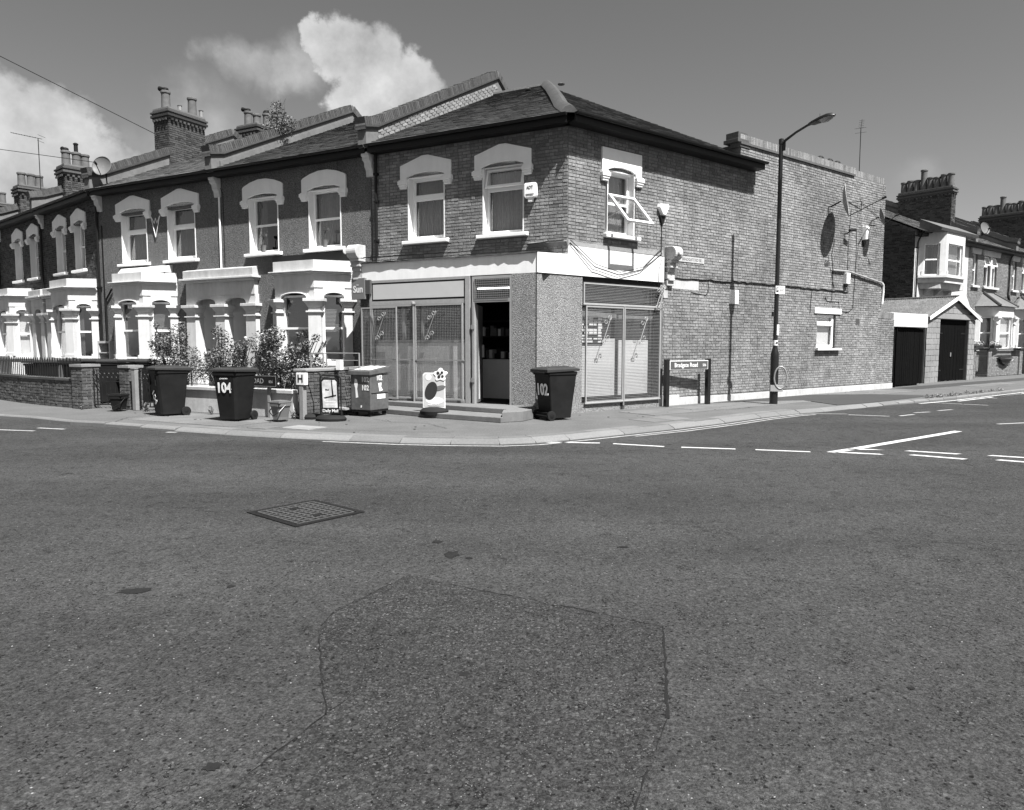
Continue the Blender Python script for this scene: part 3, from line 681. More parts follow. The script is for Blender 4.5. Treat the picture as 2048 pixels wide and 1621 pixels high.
def upper_window(parent, cx, hw, style, kind, curtain, mat, seed, zt=6.13, zs=4.12, drop=0, M0=None, rotz=0, sillw=None):
    iw = hw - .2
    lintel(parent, cx, zt, hw, style, mat, zt - .63, M0, rotz)
    g = G(); 
    if M0: g.at(M0)
    sw = sillw or iw + .12
    g.prismx([(-.13, zs - .10), (-.13, zs - .02), (.2, zs + .03), (.2, zs - .10)], cx - sw, cx + sw); g.build("window_sill", mat, parent, rotz=rotz, bevel=.01)
    # painted jambs lining the opening
    g = G()
    if M0: g.at(M0)
    g.box(cx - iw - .0, cx - iw + .028, -.012, .26, zs + .02, zt - .5).box(cx + iw - .028, cx + iw, -.012, .26, zs + .02, zt - .5).box(cx - iw, cx + iw, .0, .26, zt - .50, zt - .37); g.build("window_jamb", mat, parent, rotz=rotz)
    Mx = T(cx, .17, 0)
    if M0: Mx = M0 @ Mx
    return window(parent, Mx, 2 * iw - .06, zs + .03, zt - .49, kind, curtain, seed, rotz=rotz)
def gutter(parent, pts, rotz=0, z=6.52, depth=.30, mat=None):
    """dark fascia, soffit and gutter following (x,y) points"""
    g = G()
    for (x0, y0), (x1, y1) in zip(pts, pts[1:]):
        d = Vector((x1 - x0, y1 - y0)).normalized(); n = Vector((d.y, -d.x)); L_ = math.hypot(x1 - x0, y1 - y0)
        Mx = T(x0, y0, 0) @ RZ(math.atan2(d.y, d.x)); g.at(Mx)
        g.box(-.02, L_ + .02, -depth, -depth + .03, z - .20, z - .01); g.box(-.02, L_ + .02, -depth + .03, .0, z - .20, z - .17)
    o = g.build("soffit_board", mat or m_gutter, parent, rotz=rotz)
    g = G()
    for (x0, y0), (x1, y1) in zip(pts, pts[1:]):
        d = Vector((x1 - x0, y1 - y0)).normalized(); L_ = math.hypot(x1 - x0, y1 - y0)
        g.at(T(x0, y0, 0) @ RZ(math.atan2(d.y, d.x)))
        P = [(-depth - .06 + .055 * math.cos(math.pi + math.pi * k / 6), z - .02 + .055 * math.sin(math.pi + math.pi * k / 6)) for k in range(7)]
        g.prismx(P, -.04, L_ + .04)
    g.build("gutter", mat or m_gutter, parent, rotz=rotz)
def downpipe(parent, x, z0, z1, y=-.07, mat=None, r=.038, swan=True, rotz=0, name="downpipe"):
    g = G(); P = [(x, y, z0), (x, y, z1 - .45)] + ([(x, y - .05, z1 - .3), (x - .0, -.30, z1 - .05)] if swan else [(x, y, z1)])
    g.tube(P, r, 8)
    for z in (z0 + .4, (z0 + z1) / 2, z1 - .7): g.box(x - .05, x + .05, y - .04, .0, z, z + .05)
    return g.build(name, mat or m_gutter, parent, rotz=rotz, smooth=True)
def bracket(parent, x, mat, zt=6.35, rotz=0):
    prof = [(.02, zt), (-.26, zt), (-.26, zt - .09), (-.22, zt - .11), (-.22, zt - .17), (-.15, zt - .22), (-.13, zt - .34), (-.08, zt - .40), (-.06, zt - .56), (.02, zt - .56)]
    g = G(); g.prismx(prof, x - .11, x + .11); return g.build("eaves_bracket", mat, parent, rotz=rotz, bevel=.01)
def party_parapet(parent, x, ypk, zpk, w=.26, tile='brick', side=None, M0=None, z0=6.45, kick=True, seed=0):
    """upstand between two roofs: side walls, kneeler, coping"""
    top = zpk - .28; sl = (zpk - 7.32) / ypk
    prof = [(-.34, z0), (-.34, 6.88), (.12, 6.98), (ypk, top), (ypk + 3.0, top - 3.0 * sl * 1.15), (ypk + 3.0, z0)]
    g = G()
    if M0: g.at(M0)
    g.prismx(prof, x - w / 2, x + w / 2); o = g.build("parapet_wall", side or m_cement, parent)
    # two oversailing courses and brick on edge coping
    g = G()
    if M0: g.at(M0)
    line = [(-.40, 6.86), (.10, 6.98), (ypk, top), (ypk + 3.0, top - 3.0 * sl * 1.15)]
    for k, (e, a, b) in enumerate(((.03, 0, .05), (.06, .05, .10))):
        g.prismx([(y, z + a) for y, z in line] + [(y, z + b) for y, z in line[::-1]], x - w / 2 - e, x + w / 2 + e)
    g.build("oversailing_course", m_coping, parent)
    items = []; r = random.Random(seed)
    for (y0, z0_), (y1, z1_) in zip(line, line[1:]):
        L_ = math.hypot(y1 - y0, z1_ - z0_); a = math.atan2(z1_ - z0_, y1 - y0); n = max(1, int(L_ / .078))
        for k in range(n):
            t = (k + .5) * L_ / n
            Mx = T(x, y0 + math.cos(a) * t, z0_ + .10 + math.sin(a) * t) @ RX(a)
            if M0: Mx = M0 @ Mx
            items.append((k + y0 * 10, Mx, .066, .20 + r.uniform(-.008, .008)))
    pieces("coping_brick", items, (lambda W_: (lambda w_, h_, v: unit_coping(w_, h_, v, W_)))(w), m_coping, parent, 120)
    # mortar bed under the coping bricks
    g = G()
    if M0: g.at(M0)
    g.prismx([(y, z + .10) for y, z in line] + [(y, z + .285) for y, z in line[::-1]], x - w / 2 - .025, x + w / 2 + .025); g.build("coping_bed", m_mortar, parent)
    return line
def unit_coping(w, h, var, W_):
    r = random.Random(var * 13); e = lambda: r.uniform(-.004, .004)
    a = W_ / 2 + .035
    return [(-a, -w / 2, 0 + e()), (a, -w / 2, e()), (a, w / 2, e()), (-a, w / 2, e()), (-a, -w / 2, h + e()), (a, -w / 2, h + e()), (a, w / 2, h + e()), (-a, w / 2, h + e())], [(4, 5, 6, 7), (0, 1, 5, 4), (1, 2, 6, 5), (2, 3, 7, 6), (3, 0, 4, 7)]
unit_coping.__name__ = 'unit_coping'
def chimney(parent, x0, x1, y0, y1, zb, zt, pots, bmat, name="chimney_stack", M0=None, limit=300, cap=True, potm=None):
    """brick stack with corbelled cap ; pots: (x, y, height, cowl)"""
    g = G(); 
    if M0: g.at(M0)
    e = .008
    g.box(x0 + e, x1 - e, y0 + e, y1 - e, zb, zt - .34); st = g.build(name, m_mortar2 if bmat is not m_brick3 else m_mortar, parent)
    items = []; B = M0 or Matrix.Identity(4)
    zc = zt - .34
    for Mx, L_, pr in ((T(x0, y0, 0), x1 - x0, 0), (T(x1, y0, 0) @ RZ(R_(90)), y1 - y0, .1), (T(x0, y1, 0) @ RZ(R_(-90)), y1 - y0, 50 if M0 is None else .1)):
        wall_bricks(st, 0, L_, zb, zc, [], M0=B @ Mx, seed=int(x0 * 10), out=items)
    pieces("brick", items, unit_brick, bmat, st, limit)
    g = G()
    if M0: g.at(M0)
    for k, (o_, a, b) in enumerate(((.04, 0, .07), (.085, .07, .15), (.05, .15, .21), (.09, .21, .27), (.03, .27, .34))): g.box(x0 - o_, x1 + o_, y0 - o_, y1 + o_, zc + a, zc + b)
    n = int((y1 - y0) / .16)
    g.build("corbel_cap", bmat, st, bevel=.006)
    g = G()
    if M0: g.at(M0)
    for k in range(n):
        y = y0 + (k + .5) * (y1 - y0) / n
        for xx in (x1 + .04, x0 - .09): g.box(xx, xx + .05, y - .04, y + .04, zc - .07, zc)
    for k in range(max(2, int((x1 - x0) / .16))):
        x = x0 + (k + .5) * (x1 - x0) / max(2, int((x1 - x0) / .16)); g.box(x - .04, x + .04, y0 - .09, y0 - .04, zc - .07, zc)
    g.build("dentil_course", bmat, st)
    g = G()
    if M0: g.at(M0)
    g.slab([(x0 - .02, y0 - .02), (x1 + .02, y0 - .02), (x1 + .02, y1 + .02), (x0 - .02, y1 + .02)], zt, zt + .05); g.build("cement_flaunching", m_cement, st)
    for px, py, h, cowl in pots:
        g = G()
        if M0: g.at(M0)
        r = .155
        g.lathe([(r * 1.08, 0), (r * 1.0, .06), (r * .92, h * .75), (r * .93, h - .10), (r * 1.1, h - .08), (r * 1.1, h - .02), (r * .95, h), (r * .7, h), (r * .7, h - .05)], (px, py, zt + .03), 14)
        p = g.build("chimney_pot", potm or m_pot, st, smooth=True)
        if cowl:
            g = G()
            if M0: g.at(M0)
            if cowl == 'hood':
                g.lathe([(.10, 0), (.11, .06), (.10, .10), (.03, .13)], (px, py, zt + .03 + h), 10); g.tube([(px - .1, py, zt + h + .12), (px - .3, py, zt + h + .16)], [.05, .09], 8)
            elif cowl == 'tube': g.lathe([(.07, 0), (.07, .28), (.09, .29), (.09, .33), (.04, .36)], (px, py, zt + .03 + h), 10)
            else: g.lathe([(.14, 0), (.15, .05), (.10, .12), (.02, .15)], (px, py, zt + .03 + h), 12)
            g.build("cowl", m_iron, p, smooth=True)
    return st
def offset_poly(P, d):
    """offset an open polyline outward (to its right-hand side, -y for +x runs)"""
    P = [Vector(p) for p in P]; out = []
    for i, p in enumerate(P):
        ns = []
        if i > 0: q = (p - P[i - 1]).normalized(); ns.append(Vector((q.y, -q.x)))
        if i < len(P) - 1: q = (P[i + 1] - p).normalized(); ns.append(Vector((q.y, -q.x)))
        if len(ns) == 1:
            o_ = p + ns[0] * d
        else:
            m = (ns[0] + ns[1]).normalized(); o_ = p + m * (d / max(.3, m.dot(ns[0])))
        out.append((o_.x, o_.y))
    return out
def column(g, w, z0, z1, y0=-.03, y1=.16):
    """moulded pier centred on x=0 in the current frame"""
    g.box(-w / 2, w / 2, y0, y1, z0, z1 - .36)
    g.box(-w / 2 - .05, w / 2 + .05, y0 - .04, y1, z1 - .36, z1 - .32); g.box(-w / 2 + .005, w / 2 - .005, y0, y1, z1 - .32, z1 - .22)
    # bell of the capital
    a, b = w / 2 + .005, w / 2 + .09
    g.add([(-a, y0, z1 - .22), (a, y0, z1 - .22), (a, y1, z1 - .22), (-a, y1, z1 - .22), (-b, y0 - .08, z1 - .08), (b, y0 - .08, z1 - .08), (b, y1, z1 - .08), (-b, y1, z1 - .08)], [(0, 1, 5, 4), (1, 2, 6, 5), (3, 0, 4, 7), (4, 5, 6, 7)])
    g.box(-b - .015, b + .015, y0 - .10, y1, z1 - .08, z1)
    g.box(-w / 2 - .03, w / 2 + .03, y0 - .03, y1, z0, z0 + .12)
def arch_plate(g, a, z0, z1, zs, y0, y1):
    """plate over an opening of half width a: springing zs, bottom z0 at crown ... up to z1"""
    arc = [(a * math.cos(math.pi * k / 10) if 0 < k < 10 else (a if k == 0 else -a), zs + (z0 - zs) * math.sin(math.pi * k / 10) ** .6 if 0 < k < 10 else zs) for k in range(11)]
    pts = [(-a, z1)] + [(a, z1)] + arc[:1] + arc[1:]
    g.prism(pts[::-1], y0, y1)
def bay(parent, xl0, xl1, xr1, xr0, d, mat, wmat, panes=('blind', 'blind'), zsill=1.12, plinth=None, roofmat=None, fcol=.5, swap=False, kinds=('sash', 'sash')):
    """canted ground floor bay ; plan (xl0,0)-(xl1,-d)-(xr1,-d)-(xr0,0)"""
    P = [(xl0, 0), (xl1, -d), (xr1, -d), (xr0, 0)]
    g = G(); Q = offset_poly(P, 0); g.slab(Q[::-1] if False else Q, 3.02, 3.40); g.build("bay_frieze", mat, parent)
    g = G(); g.slab(offset_poly(P, .04), 3.34, 3.38).slab(offset_poly(P, .09), 3.38, 3.42).slab(offset_poly(P, .14), 3.42, 3.45); g.build("bay_cornice", mat, parent, bevel=.008)
    g = G(); g.slab(offset_poly(P, .02), 3.45, 3.72); g.build("bay_parapet", mat, parent)
    if roofmat:
        g = G(); R1 = offset_poly(P, .03); mx = (xl0 + xr0) / 2
        g.add([(R1[0][0], R1[0][1], 3.74), (R1[1][0], R1[1][1], 3.74), (R1[2][0], R1[2][1], 3.74), (R1[3][0], R1[3][1], 3.74), (xl0 + .3, 0, 4.0), (xr0 - .2, 0, 4.0)], [(0, 1, 4), (1, 2, 5, 4), (2, 3, 5)]); g.build("bay_roof", roofmat, parent)
    g = G(); g.slab(offset_poly(P, .0), 0, zsill - .12); g.build("bay_plinth", plinth or mat, parent)
    g = G(); g.slab(offset_poly(P, .07), zsill - .12, zsill); g.build("bay_sill", mat, parent, bevel=.01)
    gc = G(); n = 0
    for (ax, ay), (bx, by), first in ((P[0], P[1], 0), (P[1], P[2], 1), (P[2], P[3], 2)):
        a = Vector((ax, ay)); b = Vector((bx, by)); L_ = (b - a).length; dd = (b - a) / L_; F = T(ax, ay, 0) @ RZ(math.atan2(dd.y, dd.x))
        cw = .26; lo = cw * .62 if first else cw * .5; hi = cw * .62 if first < 2 else cw * .5
        x0 = lo + .06; x1 = L_ - hi - .06; c = (x0 + x1) / 2; w = x1 - x0
        g = G().at(F @ T(c, 0, 0)); arch_plate(g, w / 2, 2.90, 3.03, 2.72, .0, .10); g.box(-L_ / 2 - .0, -w / 2, .02, .10, 2.66, 3.03).box(w / 2, L_ / 2, .02, .10, 2.66, 3.03); g.build("window_arch", mat, parent)
        g = G().at(F @ T(c, 0, 0)); arc = [(w / 2 * math.cos(math.pi * k / 10), -.012, 2.73 + .17 * math.sin(math.pi * k / 10) ** .7) for k in range(11)]; g.tube(arc, .022, 6); g.build("arch_moulding", mat, parent)
        window(parent, F @ T(c, .09, 0), w - .0, zsill, 2.84, kinds[0 if first < 2 else 1], panes[0] if first < 2 else panes[1], seed=int(abs(ax) * 10) + first, fmat=wmat)
        if first == 0: gc = G(); column(gc.at(F @ T(cw * .5, 0, 0)), cw * .8, zsill, 2.74); gc.build("bay_pilaster", mat, parent, bevel=.006)
        if first == 2: gc = G(); column(gc.at(F @ T(L_ - cw * .45, 0, 0)), cw * .85, zsill, 2.74); gc.build("bay_pilaster", mat, parent, bevel=.006)
        if first < 2:
            a2 = math.atan2((Vector(P[first + 2]) - b).normalized().y, (Vector(P[first + 2]) - b).normalized().x); mid = (math.atan2(dd.y, dd.x) + a2) / 2
            g2 = G().at(T(bx, by, 0) @ RZ(mid) @ T(0, .05, 0)); column(g2, .33, zsill, 2.74, -.06, .14); g2.build("bay_column", mat, parent, bevel=.006)
def porch(parent, cols, mat, z1=3.62, deep=1.15, door=None, y=-.14):
    """recessed porch openings between pilasters at x = cols, with frieze and cornice"""
    x0, x1 = cols[0] - .2, cols[-1] + .2
    g = G(); g.box(x0 + .03, x1 - .03, y, .02, 2.98, z1 - .25); g.build("porch_frieze", mat, parent)
    g = G(); g.box(x0 - .03, x1 + .03, y - .12, .02, z1 - .25, z1 - .19).box(x0 - .08, x1 + .08, y - .17, .02, z1 - .19, z1 - .13); g.build("porch_cornice", mat, parent, bevel=.01)
    g = G(); g.prismx([(y - .08, z1 - .13), (y - .08, z1 + .10), (.02, z1 + .16), (.02, z1 - .13)], x0, x1); g.build("porch_blocking", m_whitedirt, parent, bevel=.01)
    g = G()
    for c in cols: g = G(); column(g.at(T(c, y, 0)), .40, .05, 2.72, 0, .30); g.box(-.2, .2, .015, .28, 2.72, 2.98); g.build("porch_column", mat, parent, bevel=.006)
    for a, b in zip(cols, cols[1:]):
        c = (a + b) / 2; w = b - a - .40
        g = G().at(T(c, y, 0)); arch_plate(g, w / 2, 2.90, 3.0, 2.72, .02, .16); g.build("porch_arch", mat, parent)
        # recess: side walls, soffit, back wall with door
        g = G(); hw = w / 2 + .02
        g.quad((c - hw, .1, 0), (c - hw, deep, 0), (c - hw, deep, 2.98), (c - hw, .1, 2.98)); g.quad((c + hw, .1, 0), (c + hw, deep, 0), (c + hw, deep, 2.98), (c + hw, .1, 2.98)); g.quad((c - hw, deep, 0), (c + hw, deep, 0), (c + hw, deep, 2.98), (c - hw, deep, 2.98)); g.quad((c - hw, .0, 2.97), (c + hw, 0, 2.97), (c + hw, deep, 2.97), (c - hw, deep, 2.97))
        g.build("porch_recess", m_white, parent)
        g = G(); g.box(c - .40, c + .40, deep - .07, deep - .01, .08, 2.12)
        for i in (-1, 1):
            for q0, q1 in ((.25, .85), (1.0, 1.9)): g.box(c + i * .2 - .13, c + i * .2 + .13, deep - .085, deep - .07, q0, q1)
        dr = g.build("door", m_dishg, parent); g = G(); g.lathe([(.02, 0), (.03, -.03), (.02, -.05)], (c + .33, deep - .07, 1.05), 8, 'y'); g.build("handle", m_steel, dr)
        g = G(); g.box(c - .48, c - .40, deep - .09, deep, 0, 2.6).box(c + .40, c + .48, deep - .09, deep, 0, 2.6).box(c - .40, c + .40, deep - .09, deep, 2.12, 2.2).box(c - .4, c + .4, deep - .09, deep, 2.55, 2.63); g.build("door_frame", m_white, parent)

# ================================================================== the corner shop (102)
shop = root("corner_shop", "two storey brick corner shop with white fascia, wire grilles and an open doorway", "shop", C0, A_L)
# upper street wall
holesL = [(-3.75 - .54, -3.75 + .54, 4.12, 5.64), (-1.62 - .54, -1.62 + .54, 4.12, 5.64)]
g = G(); rectsheet(g, -5.4, 0, 0, 3.3, [(-4.9, -.6, .2, 3.1)], 0, .05); rectsheet(g, -5.4, 0, 3.3, 6.55, holesL, 0, .3); g.build("wall", m_mortar, shop)
wall_bricks(shop, -5.4, -.004, 3.32, 6.42, [(h[0], h[1], h[2] - .12, h[3] + .1) for h in holesL], limit=110, prio=lambda x, z: -x, seed=3)
upper_window(shop, -3.75, .74, 'peak', 'top', 'net', m_cream_lift, 1)
upper_window(shop, -1.62, .74, 'peak', 'topopen', 'net', m_cream_lift, 2)
# side street wall
HR = [(1.17, 2.15, 4.12, 5.56), (.45, 3.12, .2, 3.09), (10.50, 11.62, 1.44, 2.52)]
g = G(); rectsheet(g, 0, 14.46, .0, 6.55, HR, 0, .22); rectsheet(g, 6.3, 14.62, 6.55, 7.0, [], 0); rectsheet(g, 14.46, 14.62, 2.7, 6.55, [], 0)
g.quad((14.62, 0, 2.7), (14.62, 6, 2.7), (14.62, 6, 7.0), (14.62, 0, 7.0)); g.quad((6.3, 0, 6.3), (6.3, 6, 6.3), (6.3, 6, 7.0), (6.3, 0, 7.0)); g.quad((6.3, 0, 6.99), (14.62, 0, 6.99), (14.62, 6, 6.99), (6.3, 6, 6.99)); g.quad((14.46, 0, 0), (14.46, 7, 0), (14.46, 7, 2.7), (14.46, 0, 2.7))
g.build("side_wall", m_mortar, shop, rotz=DR)
HRb = [(1.00, 2.35, 5.42, 6.05), (1.14, 2.18, 4.02, 5.7), (-1, 3.22, 0, 3.72), (10.32, 11.92, 2.52, 2.70), (10.50, 11.62, 1.38, 2.53), (3.2, 15, 0, .2), (3.2, 3.75, 3.1, 4.0)]
wall_bricks(shop, .004, 14.46, .0, 6.97, HRb, limit=190, rotz=DR, seed=4, prio=lambda x, z: x + abs(z - 2) * .4, keep=lambda x, z: z < 6.42 or x > 6.32)
wall_bricks(shop, 14.46, 14.62, 2.72, 6.97, [], limit=0, rotz=DR, seed=5)
upper_window(shop, 1.67, .66, 'flat', 'sash', 'net', m_cream_lift, 3, zt=6.04, rotz=DR)
# open sash: pivoted out over the sill
hs = G().at(T(1.66, -.02, 5.0) @ RX(R_(-42))); w_ = .44; hh = .92
hs.box(-w_, -w_ + .07, -.03, .02, -hh, 0).box(w_ - .07, w_, -.03, .02, -hh, 0).box(-w_ + .06, w_ - .06, -.03, .02, -.06, 0).box(-w_ + .06, w_ - .06, -.03, .02, -hh, -hh + .06)
osash = hs.build("open_sash", m_upvc, shop, rotz=DR)
g = G().at(T(1.66, -.02, 5.0) @ RX(R_(-42))); g.quad((-w_ + .06, 0, -hh + .06), (w_ - .06, 0, -hh + .06), (w_ - .06, 0, -.06), (-w_ + .06, 0, -.06)); g.build("pane", m_glass, osash)
g = G(); g.tube([(1.66 - .42, .15, 4.45), (1.66 - .43, -.42, 4.6)], .012, 6).tube([(1.66 + .42, .15, 4.45), (1.66 + .43, -.42, 4.6)], .012, 6); g.build("stay", m_steel, osash)
# small ground floor window
window(shop, T(11.06, .06, 0), 1.06, 1.46, 2.5, 'small', 'white', 4, rotz=DR)
g = G(); g.box(10.30, 11.91, -.035, .05, 2.53, 2.70); g.build("window_lintel", m_white, shop, rotz=DR); g = G(); g.box(10.40, 11.86, -.12, .06, 1.38, 1.435); g.build("window_sill", m_white, shop, rotz=DR)
# painted plinth
g = G(); g.prism([(3.14, -.01), (14.46, -.01), (14.46, .19), (9, .19), (6, .18), (3.9, .20), (3.9, .26), (3.14, .28)], -.03, .0); g.build("painted_plinth", m_whitedirt, shop, rotz=DR, bevel=.006)
# parapet: ledge course, soldier coping
g = G(); g.box(6.24, 12.44, -.055, .3, 6.97, 7.03); g.box(6.24, 6.7, -.03, .3, 6.90, 6.97); g.build("ledge_course", m_coping, shop, rotz=DR)
items = []
for k in range(int((14.62 - 6.26) / .077)):
    x = 6.26 + k * .077; z0 = 7.035 if x < 12.44 else 6.98
    items.append((x, T(x, -.012 if x < 12.44 else 0, z0), .066, .20))
pieces("coping_brick", items, lambda w, h, v: ([(0, 0, 0), (w, 0, 0), (w, .24, 0), (0, .24, 0), (0, 0, h + .003 * v), (w, 0, h + .003 * v), (w, .24, h), (0, .24, h)], [(4, 5, 6, 7), (0, 1, 5, 4), (1, 2, 6, 5), (3, 0, 4, 7), (2, 3, 7, 6)]), m_brick, shop, 110, DR)
g = G(); g.box(6.25, 12.44, .0, .22, 7.03, 7.22).box(12.44, 14.61, .012, .22, 6.98, 7.165); g.build("coping_bed", m_mortar, shop, rotz=DR)
# left end pier of the parapet with kneeler
g = G(); g.box(6.14, 6.62, -.02, .45, 7.02, 7.12).box(6.18, 6.6, .0, .40, 7.12, 7.30); g.build("parapet_kneeler", m_coping, shop, rotz=DR, bevel=.008)
# rear wing body (closed)
g = G(); g.quad((6.3, 6, 0), (14.62, 6, 0), (14.62, 6, 7), (6.3, 6, 7)); g.build("rear_wall", m_brick4, shop, rotz=DR)
g = G(); g.quad((-5.4, 0, 0), (-5.4, 13, 0), (-5.4, 13, 7.4), (-5.4, 0, 6.5)); g.quad((-5.4, 13, 0), (3, 13, 0), (3, 13, 6.5), (-5.4, 13, 6.5)); g.build("party_wall", m_brick4, shop)
# roof: front slope, side slope (hip end) and their boarding
APL = (-3.4, 6.2, 9.59); APR = (4.22, 5.67, 9.59)
sl = math.atan(.475); S_ = (0, math.cos(sl), math.sin(sl)); N_ = (0, -math.sin(sl), math.cos(sl)); LT = 6.55 / math.cos(sl)
def xr_front(t):
    y = t * math.cos(sl); return -5.3, .18 - (3.4 + .18) * min(1, y / 6.5)
roof_slates(shop, (0, -.33, 6.5), (1, 0, 0), S_, N_, LT, xr_front, m_slate, limit=170, prio=lambda x, t: t - x * .6)
dRy = 5.67 + .33; slr = math.atan2(9.59 - 6.5, dRy); LR = dRy / math.cos(slr)
roof_slates(shop, (0, -.33, 6.5), (1, 0, 0), (0, math.cos(slr), math.sin(slr)), (0, -math.sin(slr), math.cos(slr)), LR, lambda t: (.0 - .12 + (4.22 + .12) * t / LR, 7.0 - (7.0 - 4.22) * t / LR), m_slate, limit=130, rotz=DR, prio=lambda x, t: t + x * .5, seed=8)
g = G(); g.quad((-5.3, -.32, 6.48), (.12, -.32, 6.48), (-3.4, 6.2, 9.57), (-5.3, 6.2, 9.57)); g.quad((-5.3, 6.2, 9.57), (-3.4, 6.2, 9.57), (-3.4, 12.8, 6.4), (-5.3, 12.8, 6.4)); g.build("roof_boarding", m_dark, shop)
g = G(); g.poly([(-.1, -.32, 6.48), (7.0, -.32, 6.48), (4.22, 5.67, 9.57)]); g.poly([(7.0, -.32, 6.48), (7.0, 9, 6.48), (4.22, 5.67, 9.57)]); g.build("roof_boarding", m_dark, shop, rotz=DR)
g = G(); g.tube([(-5.3, 6.2, 9.62), (-3.4, 6.2, 9.62)], .09, 8); g.build("ridge_tile", m_coping, shop)
# hip roll: broad cement and lead strip that sweeps to the corner
hp = [Vector((.16, -.30, 6.52)), Vector((-.45, .70, 7.0)), Vector((-1.3, 2.3, 7.82)), Vector((-2.3, 4.2, 8.72)), Vector((-3.4, 6.2, 9.66))]
g = G(); up = Vector((0, 0, 1)); F_ = []
for i, p in enumerate(hp):
    d = (hp[min(i + 1, 4)] - hp[max(i - 1, 0)]).normalized(); sd_ = d.cross(up).normalized(); w = .19
    F_ += [tuple(p + sd_ * w - up * .02), tuple(p + sd_ * w * .5 + up * .10), tuple(p + up * .14), tuple(p - sd_ * w * .5 + up * .10), tuple(p - sd_ * w - up * .02)]
g.add(F_, [(i * 5 + k, i * 5 + k + 1, (i + 1) * 5 + k + 1, (i + 1) * 5 + k) for i in range(4) for k in range(4)] + [(0, 1, 2, 3, 4)]); g.build("hip_capping", m_hip, shop, smooth=True)
g = G()
for i, p in enumerate(hp):
    pass
g.tube([(-3.4, 6.2, 9.62), (-3.4, 6.2, 9.66)], .12, 8); g.build("hip_cap_end", m_lead, shop)
g = G(); g.lathe([(.10, 0), (.11, .02), (.02, .06)], (-3.75, 5.6, 9.36), 10); g.build("roof_vent", m_cement, shop); g = G(); g.lathe([(.10, 0), (.11, .02), (.02, .06)], (-2.6, 5.5, 9.3), 10); g.build("roof_vent", m_cement, shop)
gutter(shop, [(-5.3, 0), (.06, 0)], depth=.275); gutter(shop, [(-.1, 0), (6.9, 0)], rotz=DR, depth=.36)
party_parapet(shop, -5.42, 6.45, 10.45, .26, side=m_cement, seed=3)
# raking brick pattern on the inner face of the parapet (stretchers laid to the slope)
items = []; r = random.Random(9)
for row in range(6):
    for k in range(27):
        y = .15 + k * .235 + (row % 2) * .11; z = 6.66 + y * .475 + row * .078 + .02
        if y < 6.3 and z < 6.98 + y * .474 - .02: items.append((y, T(-5.288, y, z) @ RX(R_(25)) @ RZ(R_(90)), .215, .065))
pieces("brick", items, unit_brick, M("painted_brick", .19, .85, .12, 14, .6, 70, .006, island=.2), shop, 60)
bracket(shop, -5.42, m_cream); downpipe(shop, -5.22, 3.75, 6.5, swan=False)

# ---- shopfront, 0.75 m forward of the street wall
FY = -.80
g = G()
g.slab([(-5.12, FY), (-.3275, FY), (.0, -.03), (-5.12, -.03)], 3.10, 3.52); fa = g.build("fascia_board", m_white, shop)
# ragged lead flashing above
g = G(); r = random.Random(4); n = 40; pts = []
for i in range(n + 1):
    x = -5.2 + 4.85 * i / n; pts.append((x, FY - .05 + r.uniform(-.010, .010), 3.545 + r.uniform(-.010, .012)))
for i in range(n):
    a, b = pts[i], pts[i + 1]
    g.add([(a[0], a[1], a[2] - .03), (b[0], b[1], b[2] - .03), b, a, (a[0], 0.0, 3.62), (b[0], 0.0, 3.62)], [(0, 1, 2, 3), (3, 2, 5, 4), (1, 0, 4, 5)])
g.build("lead_flashing", m_lead, shop)
g = G(); g.prismx([(0, 3.74), (-.06, 3.74), (-.09, 3.79), (-.12, 3.82), (0, 3.87)], -.95, .02); g.build("string_moulding", m_cement, shop)
# fascia on the side street, flush
g = G(); g.prism([(-.893, 3.10), (3.2, 3.10), (3.2, 3.72), (0, 3.74), (0, 3.55), (-.893, 3.53)], -.035, .0); g.build("fascia_board", m_white, shop, rotz=DR)
g = G(); g.prismx([(0, 3.74), (-.03, 3.74), (0, 3.90)], .0, 3.2); g.build("lead_flashing", m_brick4, shop, rotz=DR)
# pebbledashed corner pier
g = G(); g.quad((-.98, FY, 0), (-.3506, FY, 0), (-.3506, FY, 3.1), (-.98, FY, 3.1)); g.quad((-.98, FY, 0), (-.98, FY, 3.1), (-.98, .0, 3.1), (-.98, 0, 0)); g.build("pebbledash_pier", m_pebl, shop)
g = G(); g.quad((-.893, -.014, 0), (.45, -.014, 0), (.45, -.014, 3.1), (-.893, -.014, 3.1)); g.quad((.45, 0, 0), (.45, .2, 0), (.45, .2, 3.1), (.45, 0, 3.1)); g.build("pebbledash_pier", m_pebl, shop, rotz=DR)
# soffit over the step and left return wall, brick pier
g = G(); g.quad((-5.12, FY, 3.1), (-.4, FY, 3.1), (0, 0, 3.1), (-5.12, 0, 3.1)); g.build("shopfront_soffit", m_white, shop)
g = G(); g.box(-5.20, -4.90, FY + .03, .0, 0, 3.1); pr_ = g.build("brick_pier", m_mortar, shop)
items = []; wall_bricks(pr_, -5.20, -4.90, .02, 3.1, [], M0=T(0, FY + .03, 0), seed=12, out=items); wall_bricks(pr_, 0, .6, .02, 3.1, [], M0=T(-5.20, 0, 0) @ RZ(R_(-90)), seed=13, out=items); pieces("brick", items, unit_brick, m_brick3, pr_, 60)
